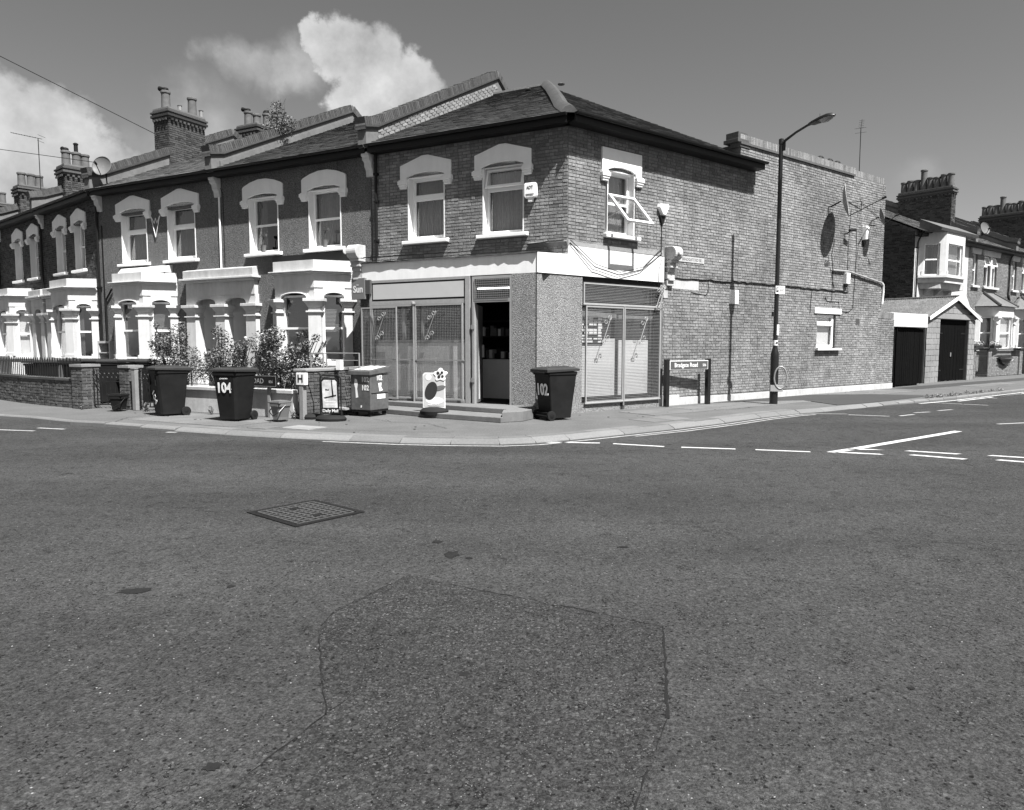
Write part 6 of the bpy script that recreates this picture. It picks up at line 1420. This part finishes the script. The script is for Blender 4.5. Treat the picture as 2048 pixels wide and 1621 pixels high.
cable("short cable drop ending above the small window", [(10.1, .02, 3.26), (10.05, .02, 2.55)], .009); cable("cable stepping down to the end of the window lintel", [(10.9, .02, 3.05), (11.0, .02, 2.93), (11.75, .02, 2.92), (11.78, .02, 2.70)], .010)
cable("cable dropping from the large dish down to the window", [(11.35, .02, 4.9), (11.2, .02, 4.4), (11.3, .02, 3.9), (11.3, .02, 2.95)], .010); cable("long vertical cable under the wall aerial", [(12.3, .02, 5.9), (12.2, .02, 4.5), (12.25, .02, 3.27)], .008)
cable("cable from the small dish down past the pipe to the lintel", [(12.7, .02, 5.3), (12.75, .02, 4.3), (12.65, .02, 2.75), (12.4, .02, 2.62), (11.9, .02, 2.62)], .008); cable("tangled cable above the aerial running to the wall end", [(12.9, .03, 6.2), (13.5, .03, 6.05), (14.45, .03, 5.75)], .007)
cable("upper slack cable hung under the window from the corner", [(.02, .06, 3.86), (.8, .07, 3.38), (1.6, .07, 3.24), (2.4, .07, 3.42), (3.1, .05, 3.93)], .009, jit=.004)
cable("lower slack cable hung under the window from the corner", [(.02, .06, 3.80), (.7, .07, 3.26), (1.5, .07, 3.12), (2.3, .07, 3.32), (3.1, .05, 3.80)], .009, jit=.004)
cable("black cable rising from the fascia to the shield shaped alarm", [(3.1, .02, 3.70), (3.1, .02, 4.75)], .014, jit=.002); cable("thin cable hanging down the fascia beside the bracket", [(3.12, .05, 3.72), (3.0, .05, 3.4), (2.98, .05, 2.7)], .006)
cable("black cable lying along the top of the shopfront flashing", [(-.05, .10, 3.86), (-1.0, .12, 3.82), (-2.4, .85, 3.64), (-5.0, .88, 3.66)], .012, frame='L')
# overhead wires
o1 = WL(-16.2, -2.6, 9.0)
cable("black overhead wire slanting down from the upper left sky to the tall chimney", [(-22.0, 13.6, 13.1), tuple(WL(-16.9, -2.6, 8.95))], .012, frame=None, jit=0)
cable("thin overhead wire crossing low in front of the clouds at the left edge", [(-28.0, 24.0, 9.6), (-19.0, 24.6, 8.3), tuple(WL(-16.2, .0, 7.35))], .010, frame=None, jit=0)

# dishes and aerials
def dish(label, pos, ang_z, tilt, rad, depth, mat, arm=True, mount=None, lnb=.6):
    b = root("satellite_dish", label, "satellite dish", pos, ang_z)
    B = RX(R_(tilt)); g = G().at(B); n = 28; prof = [(rad * k / 6, -depth * (k / 6) ** 2) for k in range(7)]
    V = []; F = []
    for r_, y in prof[1:]: V += [(r_ * math.cos(2 * math.pi * k / n), y, r_ * 1.08 * math.sin(2 * math.pi * k / n)) for k in range(n)]
    for i in range(5):
        for k in range(n): F.append((i * n + k, i * n + (k + 1) % n, (i + 1) * n + (k + 1) % n, (i + 1) * n + k))
    F.append(tuple(range(n)))
    g.add(V, F); r_o = g.build("reflector", mat, b, smooth=True)
    g = G().at(B); g.tube([(rad * math.cos(2 * math.pi * k / n), -depth, rad * 1.08 * math.sin(2 * math.pi * k / n)) for k in range(n)], rad * .03, 5, close=True); g.build("rim", mat, r_o)
    if arm:
        g = G().at(B); g.tube([(0, -depth, -rad * 1.05), (0, -depth - lnb, -rad * .35)], .014, 6); g.tube([(0, -depth - lnb - .06, -rad * .30), (0, -depth - lnb + .06, -rad * .36)], .035, 8); g.build("feed_arm", m_iron, b)
    if mount:
        g = G(); g.tube(mount, .022, 6); g.build("wall_mount", m_iron, b)
    return b
dish("large satellite dish seen edge on near the top of the side wall", WR(10.88, .48, 5.93), A_R + R_(25.5), -8, .46, .12, m_dishl, mount=[(0, .05, 0), (.2, .32, -.1), (.25, .42, -.1)], lnb=1.0)
dish("small dark satellite dish on a cranked arm at the end of the side wall", WR(13.35, .45, 5.72), A_R + R_(34), -14, .25, .07, m_dishg, mount=[(0, .03, 0), (-.1, .25, -.12), (-.35, .35, -.3), (-.5, .2, -.35)], lnb=.42)
dish("round grey satellite dish on the roof by the chimney stack", WL(-16.05, .1, 7.2), R_(2), -14, .29, .09, m_dishg, mount=[(0, .04, 0), (0, .15, -.1), (0, .2, -.5)], lnb=.35)
dish("dark satellite dish on the far brick terrace, seen against its upper windows", WR(32.9, -2.1, 4.0), A_R + R_(15), -14, .42, .09, m_dish, mount=[(0, .04, 0), (0, .4, -.1)], lnb=.35)
dish("small pale satellite dish on the slates beyond the first party wall", WR(29.6, -2.2, 7.25), A_R + R_(-20), -14, .28, .06, m_dishg, mount=[(0, .03, 0), (0, .1, -.35)], lnb=.2)
def aerial(label, pos, ang, mast, blen, n=9, tilt=0):
    a = root("television_aerial", label, "aerial", pos, ang); g = G(); g.tube([(0, 0, 0), (0, 0, mast)], .014, 6); g.build("mast", m_iron, a)
    g = G(); B = T(0, 0, mast) @ RY(R_(tilt)); g.at(B); g.tube([(-.15, 0, 0), (blen, 0, 0)], .010, 5); g.build("boom", m_iron, a)
    g = G().at(B)
    for k in range(n): x = blen * (k + .5) / n; g.tube([(x, -.09, 0), (x, .09, 0)], .005, 4)
    g.tube([(-.12, -.2, -.1), (-.12, .2, -.1)], .006, 4).tube([(-.12, -.2, .1), (-.12, .2, .1)], .006, 4); g.build("element", m_iron, a); return a
aerial("long television aerial on the second chimney from the left", (-17.62, 27.5, 7.2), R_(178), 2.0, 1.05, 10, -12)
aerial("tall thin television aerial behind the side wall parapet", WR(16.7, -2.0, 7.7), R_(60), 2.0, .55, 5, -50)
aerial("short television aerial bracketed beside the large dish", WR(12.75, .12, 5.9), A_R + R_(170), .3, .75, 6, 8)
sp = root("security_camera", "small black camera on a bracket below the large dish", "camera", WR(11.95, 0, 5.0), A_R); g = G(); g.tube([(0, 0, .1), (0, -.12, .1), (0, -.2, .18)], .02, 6); g.build("bracket", m_black, sp); g = G(); g.tube([(-.04, -.2, .18), (.22, -.26, .22)], .05, 8); g.build("camera_body", m_black, sp, smooth=True)
# chimney behind the parapet
cs = root("rear_chimney", "low chimney with three black cowls showing over the side wall parapet", "chimney", WR(15.1, -2.2), A_R)
chimney(cs, -.5, 1.1, 0, .6, 6.9, 8.15, [(-.35, .3, .16, 'cap'), (.3, .3, .16, 'cap'), (.85, .3, .16, 'cap')], m_stack, limit=40)

# garden walls, gates and railings along the pavement (104 / 106)
gw = root("garden_wall", "low white rendered garden wall with iron scroll railing in front of number 104", "wall", pL(-9.02, 3.66), A_L)
g = G(); g.box(0, 4.35, -.0, .22, 0, .52); g.build("wall_core", m_whitedirt, gw, bevel=.01); g = G(); g.box(-.02, 4.37, -.05, .27, .52, .60); g.build("wall_coping", m_whitedirt, gw, bevel=.01)
for x in (.1, 1.1, 2.1, 3.1, 4.2): g = G(); g.box(x - .01, x + .01, .1, .12, .6, .99); g.build("railing_post", m_black, gw)
g = G(); g.box(.1, 4.2, .1, .12, .955, .975).box(.1, 4.2, .1, .12, .64, .655); g.build("railing_rail", m_black, gw)
g = G()
for k in range(15):
    x = .25 + k * .27
    for s in (-1, 1):
        g.tube([(x + s * (.085 - .05 * math.cos(t)) * (1 - t * .08), .11, .715 + .045 * math.sin(t)) for t in [q * .5 for q in range(11)]], .006, 4, cap=False)
        g.tube([(x + s * .03, .11, .76), (x + s * .1, .11, .86), (x + s * .02, .11, .955)], .006, 4)
g.build("scroll_ironwork", m_black, gw)
pr2 = root("garden_wall", "short brick return wall between number 104's garden and the shop, behind the sign boards", "wall", pL(-4.78, 3.48), A_L)
g = G(); g.box(0, .30, .012, 3.4, 0, .98); g.build("wall_core", m_mortar, pr2); items = []; wall_bricks(pr2, 0, .30, .02, .98, [], M0=T(0, 0, 0), seed=81, out=items); wall_bricks(pr2, 0, 3.4, .02, .98, [], M0=T(.31, 0, 0) @ RZ(R_(90)), seed=82, out=items); pieces("brick", items, unit_brick, m_brick2, pr2, 300)
g = G(); g.box(-.03, .34, -.02, 3.4, .98, 1.04); g.build("wall_coping", m_conc, pr2, bevel=.01)
def gpier(label, s_, o_, w, h_, mat=m_brick2, mt=m_mortar2):
    p = root("gate_pier", label, "brick pier", pL(s_, o_), A_L); g = G(); g.box(0, w, .012, w, 0, h_); g.build("pier_core", mt, p); items = []
    wall_bricks(p, 0, w, .01, h_, [], M0=Matrix.Identity(4), seed=int(h_ * 90), out=items); wall_bricks(p, 0, w, .01, h_, [], M0=T(w, 0, 0) @ RZ(R_(90)), seed=5, out=items); pieces("brick", items, unit_brick, mat, p); g = G(); g.box(-.03, w + .03, -.03, w + .03, h_, h_ + .06); g.build("pier_cap", m_conc, p); return p
gpier("brick gate pier at the end of the curved garden wall", -11.2, 4.35, .42, 1.02); gpier("slimmer brick gate pier beside the concrete post", -9.95, 3.95, .34, 1.0)
cp = root("concrete_post", "weathered concrete fence post beside the slim gate pier", "post", pL(-9.42, 4.02), A_L); g = G(); g.box(0, .13, 0, .12, 0, .98); g.build("post_shaft", m_conc, cp, bevel=.01); g = G(); g.box(-.01, .14, -.01, .13, .98, 1.0); g.build("post_cap", m_conc, cp)
def iron_gate(label, s_, o_, w, h_, ang=0, scrolls=True):
    a = root("garden_gate", label, "gate", pL(s_, o_), A_L + R_(ang)); g = G(); g.box(0, .03, 0, .03, .05, h_ + .05).box(w - .03, w, 0, .03, .05, h_ + .05).box(.03, w - .03, 0, .02, .08, .11).box(.03, w - .03, 0, .02, h_ - .02, h_).box(.03, w - .03, 0, .02, h_ * .68, h_ * .68 + .02); g.build("gate_frame", m_black, a)
    n = int(w / .10)
    for k in range(1, n): g = G(); g.box(k * w / n - .007, k * w / n + .007, .003, .017, .1, h_); g.build("gate_bar", m_black, a)
    g = G()
    for k in range(n): x = (k + .5) * w / n; g.tube([(x + .035 * math.cos(t), .01, h_ * .85 + .06 * math.sin(t)) for t in [q * .63 for q in range(10)]], .006, 4, close=True)
    g.build("gate_scroll", m_black, a); return a
iron_gate("open black iron gate standing between the two brick piers", -10.78, 4.1, .85, .95, 30); iron_gate("wide black iron gate with scroll top, right of the concrete post", -9.25, 3.95, 1.15, .95, 8)
# curved wall with railings on the left
CWP = [(-10.62, 17.55), (-11.4, 18.0), (-12.2, 18.55), (-13.1, 19.2), (-14.0, 19.92), (-14.9, 20.7), (-16.5, 22.1), (-19, 24.2)]
cwo = Vector((-10.62, 17.55, 0)); cwl = root("garden_wall", "curved dark brick garden wall topped with black spiked railings at the left edge", "wall", cwo)
items = []
def arcpts(P, step):
    out = []
    for a, b in zip(P, P[1:]):
        a, b = Vector(a), Vector(b); n = max(1, int((b - a).length / step))
        for k in range(n): out.append((a.lerp(b, k / n), math.atan2((a - b).y, (a - b).x)))
    return out
for (a, b) in zip(CWP, CWP[1:]):
    a3, b3 = Vector((*a, 0)), Vector((*b, 0)); d = a3 - b3; ang = math.atan2(d.y, d.x); L_ = d.length
    wall_bricks(cwl, 0, L_, .0, .67, [], M0=T(*(b3 - cwo)) @ RZ(ang), seed=int(L_ * 100), out=items, prio=lambda x, z, q=b3.length: q)
    g = G().at(T(*(b3 - cwo)) @ RZ(ang)); g.box(-.01, L_, .012, .22, 0, .66); g.build("wall_core", m_mortar2, cwl); g = G().at(T(*(b3 - cwo)) @ RZ(ang)); g.box(-.02, L_ + .02, -.03, .26, .665, .73); g.build("wall_coping", m_brick3, cwl, bevel=.006)
    g = G().at(T(*(b3 - cwo)) @ RZ(ang)); g.box(0, L_, .10, .12, 1.09, 1.12); g.build("railing_rail", m_black, cwl)
pieces("brick", items, unit_brick, m_brick2, cwl, 300)
for p, ang in arcpts(CWP, .135):
    g = G().at(T(p.x - cwo.x, p.y - cwo.y, 0) @ RZ(ang)); g.box(-.009, .009, .10, .118, .73, 1.17).add([(-.014, .095, 1.17), (.014, .095, 1.17), (.014, .123, 1.17), (-.014, .123, 1.17), (0, .109, 1.25)], [(0, 1, 4), (1, 2, 4), (2, 3, 4), (3, 0, 4)]); g.build("railing_bar", m_black, cwl)
# roll cage behind the boards
rc = root("roll_cage", "grey steel roll cage trolley parked behind the newspaper board", "trolley", pL(-5.0, 2.75), A_L)
g = G()
for x, y in ((0, 0), (.36, 0), (.95, .5), (0, .5)): g.tube([(x, y, .15), (x, y, 1.36)], .018, 6)
g.tube([(0, 0, 1.36), (.36, 0, 1.36)], .018, 6).tube([(0, .5, 1.36), (.95, .5, 1.36), (.95, .5, .3)], .016, 6).tube([(0, 0, 1.36), (0, .5, 1.36)], .016, 6); g.build("cage_frame", m_steel, rc, smooth=True)
for z in (.35, .6, .85, 1.05, 1.2): g = G(); g.tube([(0, 0, z), (.36, 0, z)], .008, 5).tube([(0, .5, z), (.95, .5, z)], .008, 5); g.build("cage_rail", m_steel, rc)
g = G(); g.box(0, .95, 0, .5, .13, .17); g.build("cage_deck", m_steelp, rc); g = G(); g.box(.62, .75, .1, .2, 1.0, 1.22); g.build("paper_bag", m_sign, rc)
for x, y in ((.05, .05), (.85, .05), (.05, .45), (.85, .45)): g = G(); g.lathe([(0, -.015), (.055, -.015), (.055, .015), (0, .015)], (x, y, .06), 12, 'x'); g.build("castor", m_rubber, rc)
# meter cupboard by the drainpipe of 106
mc = root("meter_cupboard", "open fronted white meter cupboard low on the wall beside the left bay", "cupboard", pL(-16.35, .02, .95), A_L)
g = G(); g.box(0, .62, -.35, 0, 0, .05).box(0, .62, -.35, 0, .65, .72).box(0, .05, -.35, 0, .05, .65).box(.57, .62, -.35, 0, .05, .65).box(.05, .57, -.35, 0, .33, .36); g.build("cupboard_case", m_whitedirt, mc); g = G(); g.box(.05, .57, -.05, -.02, .05, .65); g.build("cupboard_back", m_dishg, mc)

# ------------------------------------------------------------------ plants
def leaf_cloud(parent, blobs, n, size, mat, seed=0, name="leaves", gap=.0):
    r = random.Random(seed); g = G(); tot = sum(b[3] ** 2 for b in blobs)
    for bx, by, bz, br in blobs:
        for k in range(int(n * br ** 2 / tot)):
            while True:
                p = Vector((r.uniform(-1, 1), r.uniform(-1, 1), r.uniform(-1, 1)))
                if p.length < 1: break
            p = p * (br * (r.random() ** .25)) / max(p.length, .3) * min(1, p.length + .35)
            c = Vector((bx, by, bz)) + p; s = size * r.uniform(.6, 1.35)
            a, b_, c_ = r.uniform(0, 6.28), r.uniform(-.9, .9), r.uniform(-.9, .9)
            g.at(T(*c) @ RZ(a) @ RX(b_) @ RY(c_))
            g.add([(0, 0, 0), (s * .35, -s * .3, s * .06), (s, 0, -.02 * s), (s * .35, s * .3, s * .06)], [(0, 1, 2), (0, 2, 3)])
    o = g.build(name, mat, parent); o['kind'] = 'stuff'; return o
def rose_bush(label, s_, o_, blobs, stems, n, seed, flowers=3, size=.055):
    b = root("rose_bush", label, "shrub", pL(s_, o_), A_L); r = random.Random(seed)
    for bx, by, bz, br in blobs:
        g = G()
        for q in range(5):
            e = Vector((bx, by, bz)) + Vector((r.uniform(-br, br) * .7, r.uniform(-br, br) * .5, r.uniform(-.2, .7) * br)); m = e * .5 + Vector((r.uniform(-.1, .1), 0, -.08))
            g.tube([(r.uniform(-.15, .15) + stems, 0, 0), (m.x, m.y, m.z * 1.0), tuple(e)], [.018, .012, .005], 5)
        g.build("stem", m_stem, b)
    leaf_cloud(b, blobs, n, size, m_leaf, seed); leaf_cloud(b, blobs, n // 5, size * .9, m_leafp, seed + 50, "young_leaves")
    for k in range(flowers):
        bx, by, bz, br = r.choice(blobs); a = r.uniform(0, 6.28); c = (bx + br * .9 * math.cos(a), by - br * .5, bz + br * .8 * math.sin(a))
        g = G(); g.lathe([(.01, 0), (.035, .01), (.04, .03), (.02, .045)], c, 7); g.build("rose_flower", m_flower, b)
    return b
rose_bush("straggly rose bush rising behind the sideways 104 bin, left of the porch", -9.9, 2.3, [(-.75, 0, 1.62, .28), (-.35, .1, 1.45, .38), (-.05, 0, 1.85, .26), (.1, .1, 1.15, .42), (-.6, 0, 1.15, .35), (-.95, 0, 2.05, .10), (.45, 0, .95, .35), (-.85, -.05, 1.5, .2)], 0, 3100, 201, size=.062)
rose_bush("airy rose bush in front of the porch columns with one tall arching shoot", -8.35, 2.2, [(-.2, 0, 1.1, .42), (.15, 0, 1.25, .42), (-.25, 0, 1.9, .16), (-.05, 0, 1.72, .22), (.5, 0, 1.45, .22), (.85, 0, 1.62, .12), (.45, .1, .95, .35), (-.6, 0, .9, .3)], 0, 3000, 202, size=.060)
rose_bush("dense rose bush in front of the bay window beside the ROAD sign", -6.3, 2.3, [(-.55, 0, 1.55, .38), (-.25, 0, 1.75, .28), (-.75, .1, 1.1, .30), (-.1, 0, 1.15, .40), (.35, 0, 1.3, .28), (.75, 0, 1.55, .14), (1.1, -.05, 1.72, .10), (.55, 0, 1.78, .08), (.9, 0, 1.1, .3), (.55, 0, .85, .38), (1.3, 0, 1.6, .07), (-.3, 0, .75, .4)], 0, 4600, 203, size=.066)
rp = root("roof_shrub", "self seeded shrub growing out of the party wall coping", "shrub", WL(-10.95, -2.35, 8.25), A_L)
leaf_cloud(rp, [(0, 0, .25, .35), (.15, 0, .55, .22), (-.1, .1, .85, .16), (.3, 0, .2, .25), (-.05, -.3, .1, .25), (.2, .3, .35, .2)], 560, .07, m_leaf, 301); leaf_cloud(rp, [(0, 0, .35, .4), (-.1, .1, .8, .2), (.4, 0, .1, .3)], 260, .07, m_leafp, 302, "young_leaves")
g = G(); rr = random.Random(3)
for k in range(9): g.tube([(0, 0, -.1), (rr.uniform(-.2, .3), rr.uniform(-.2, .2), .4), (rr.uniform(-.35, .5), rr.uniform(-.3, .3), rr.uniform(.6, 1.1))], [.014, .008, .003], 4)
g.build("stem", m_stem, rp)
def weed(label, pos, h_, seed, n=60, group=None, sz=.035):
    w = root("weed", label, "weed", pos, 0, group); g = G(); r = random.Random(seed)
    for k in range(4): g.tube([(r.uniform(-.03, .03), 0, 0), (r.uniform(-.08, .08), r.uniform(-.05, .05), h_ * .6), (r.uniform(-.12, .12), r.uniform(-.06, .06), h_)], [.006, .004, .002], 4)
    g.build("stem", m_stem, w); leaf_cloud(w, [(0, 0, h_ * .25, h_ * .25), (0, 0, h_ * .6, h_ * .22), (.02, 0, h_ * .9, h_ * .12)], n, sz, m_leaf, seed); return w
weed("tall seedling weed against the white wall between the two 104 bins", pL(-6.45, 3.82), .42, 1, 130); weed("low clump of weeds at the foot of the white wall near the bin wheel", pL(-6.95, 3.86), .20, 2, 80); weed("small weed by the 104 bin's rear wheel at the white wall", pL(-6.05, 3.8), .16, 3, 60)
weed("weed at the foot of the H marker post", pL(-4.62, 3.7), .22, 4, 60); weed("dry weeds tangled at the foot of the wide iron gate", pL(-8.8, 4.1), .22, 5, 90, sz=.05); weed("weed clump beside the curved brick wall's pier", pL(-10.7, 4.45), .15, 6, 60)
vg = root("verge_growth", "strip of grass and weeds along the side street kerb by the garages", "grass", WR(11.5, 2.95, -.02), A_R)
leaf_cloud(vg, [(x * .32, random.uniform(-.1, .1), .02, random.uniform(.05, .12)) for x in range(18)], 1500, .05, m_leafp, 401)
# flower baskets on the front wall of the far terrace
for i, (s_, lab) in enumerate([(27.4, "trough of pale flowers on the iron gate pier wall"), (29.7, "trough of pale flowers on the brick front wall behind the black basket")]):
    fb = root("flower_trough", lab, "flower trough", WR(s_, -1.45, 1.38), A_R); g = G(); g.box(-.5, .5, -.1, .1, 0, .14); g.build("trough", m_black, fb)
    leaf_cloud(fb, [(x * .2, 0, .2, .14) for x in range(-2, 3)], 260, .06, m_leaf, 500 + i); leaf_cloud(fb, [(x * .2, 0, .26, .14) for x in range(-2, 3)], 180, .05, m_flower, 510 + i, "flowers")
wb = root("wall_basket", "black iron basket hanging on the front of the far brick wall", "basket", WR(30.6, -1.36, .55), A_R)
for k in range(12): x = -.9 + k * .165; hgt = .45 - .25 * abs(k - 5.5) / 5.5; g = G(); g.tube([(x, 0, .42), (x, -.16, .3), (x * .8, -.1, .3 - hgt * .6), (x * .7, 0, .25 - hgt * .7)], .012, 5); g.build("basket_bar", m_black, wb)
g = G(); g.tube([(-.95, -.02, .42), (.95, -.02, .42)], .014, 5); leafbox = g.build("basket_rim", m_black, wb)
g = G(); g.prism([(-.85, .40), (.85, .40), (.5, .1), (.0, -.02), (-.5, .1)], -.11, -.01); g.build("basket_liner", m_dark, wb)

# shop stock seen through the doorway
sk_ = root("shelf_stock", "dark shelf of goods above the counter inside the shop doorway", "shelf", pL(-2.7, -1.55, .2), A_L)
g = G(); g.box(-.6, 1.0, .0, .5, 1.55, 1.58).box(-.6, 1.0, .0, .5, 1.95, 1.98); g.build("shelf_board", m_dark, sk_); rr = random.Random(77)
for k in range(26): x = -.55 + (k % 13) * .115; z = 1.0 if k < 13 else 1.58; g = G(); g.box(x, x + .09, .05 + rr.uniform(0, .1), .3, z, z + rr.uniform(.12, .28)); g.build("packet", (m_counter, m_dishg, m_signg, m_dark)[rr.randrange(4)], sk_)
ft = root("ceiling_light", "lit fluorescent tube seen through the transom over the shop door", "light", pL(-1.95, -.1, 2.88), A_L + R_(4)); g = G(); g.tube([(-.4, 0, 0), (.75, 0, 0)], .018, 8); g.build("tube_lamp", m_tube, ft); g = G(); g.box(-.45, .8, -.04, .04, .03, .07); g.build("lamp_fitting", m_dark, ft)
# window sill plants in tubs of number 104
for s_, lab in ((-9.22, "small pot with a dark drooping seedling in the left upper window of number 104"), (-6.98, "small pot with a dark seedling in the right upper window of number 104")):
    tp2 = root("potted_plant", lab, "potted plant", pL(s_, .02, 4.14), A_L); g = G(); g.lathe([(.06, 0), (.085, .17), (.09, .18), (.07, .18)], (0, 0, 0), 12); g.build("pot", m_dishg, tp2, smooth=True); g = G(); g.tube([(0, 0, .15), (.01, 0, .34), (.05, 0, .44)], .014, 6); g.box(-.03, .12, -.03, .03, .42, .49); g.build("seedling", m_stem, tp2)
nt_ = root("wall_notice", "small white framed notice on the roughcast wall left of the porch", "notice", pL(-12.72, .02, 1.75), A_L); g = G(); g.box(-.17, .17, -.02, 0, 0, .50); g.build("notice_frame", m_white, nt_); g = G(); g.box(-.14, .14, -.024, -.02, .03, .47); g.build("notice_print", m_peb, nt_)

# ------------------------------------------------------------------ shared phrases for repeated things
GROUPS = {"wheelie_bin": "wheelie bins outside the houses and shop", "terraced_house": "terraced houses along the two streets", "pavement_sign": "boards and sign frames on the shop pavement", "food_caddy": "food waste caddies on the pavement",
          "satellite_dish": "satellite dishes on walls and roofs", "television_aerial": "television aerials above the roofs", "rose_bush": "rose bushes in the front garden", "weed": "weeds along the garden walls", "cable": "cables on the walls and overhead",
          "alarm_box": "alarm boxes on the shop walls", "garden_gate": "iron garden gates", "garden_wall": "front garden walls", "gate_pier": "brick gate piers", "street_name_sign": "street name signs", "flower_trough": "flower troughs on the far front wall", "potted_plant": "pots on the upper window sills"}
for o in bpy.data.objects:
    k = o.name.split('.')[0]
    if o.parent is None and 'category' in o and k in GROUPS and 'group' not in o: o['group'] = GROUPS[k]
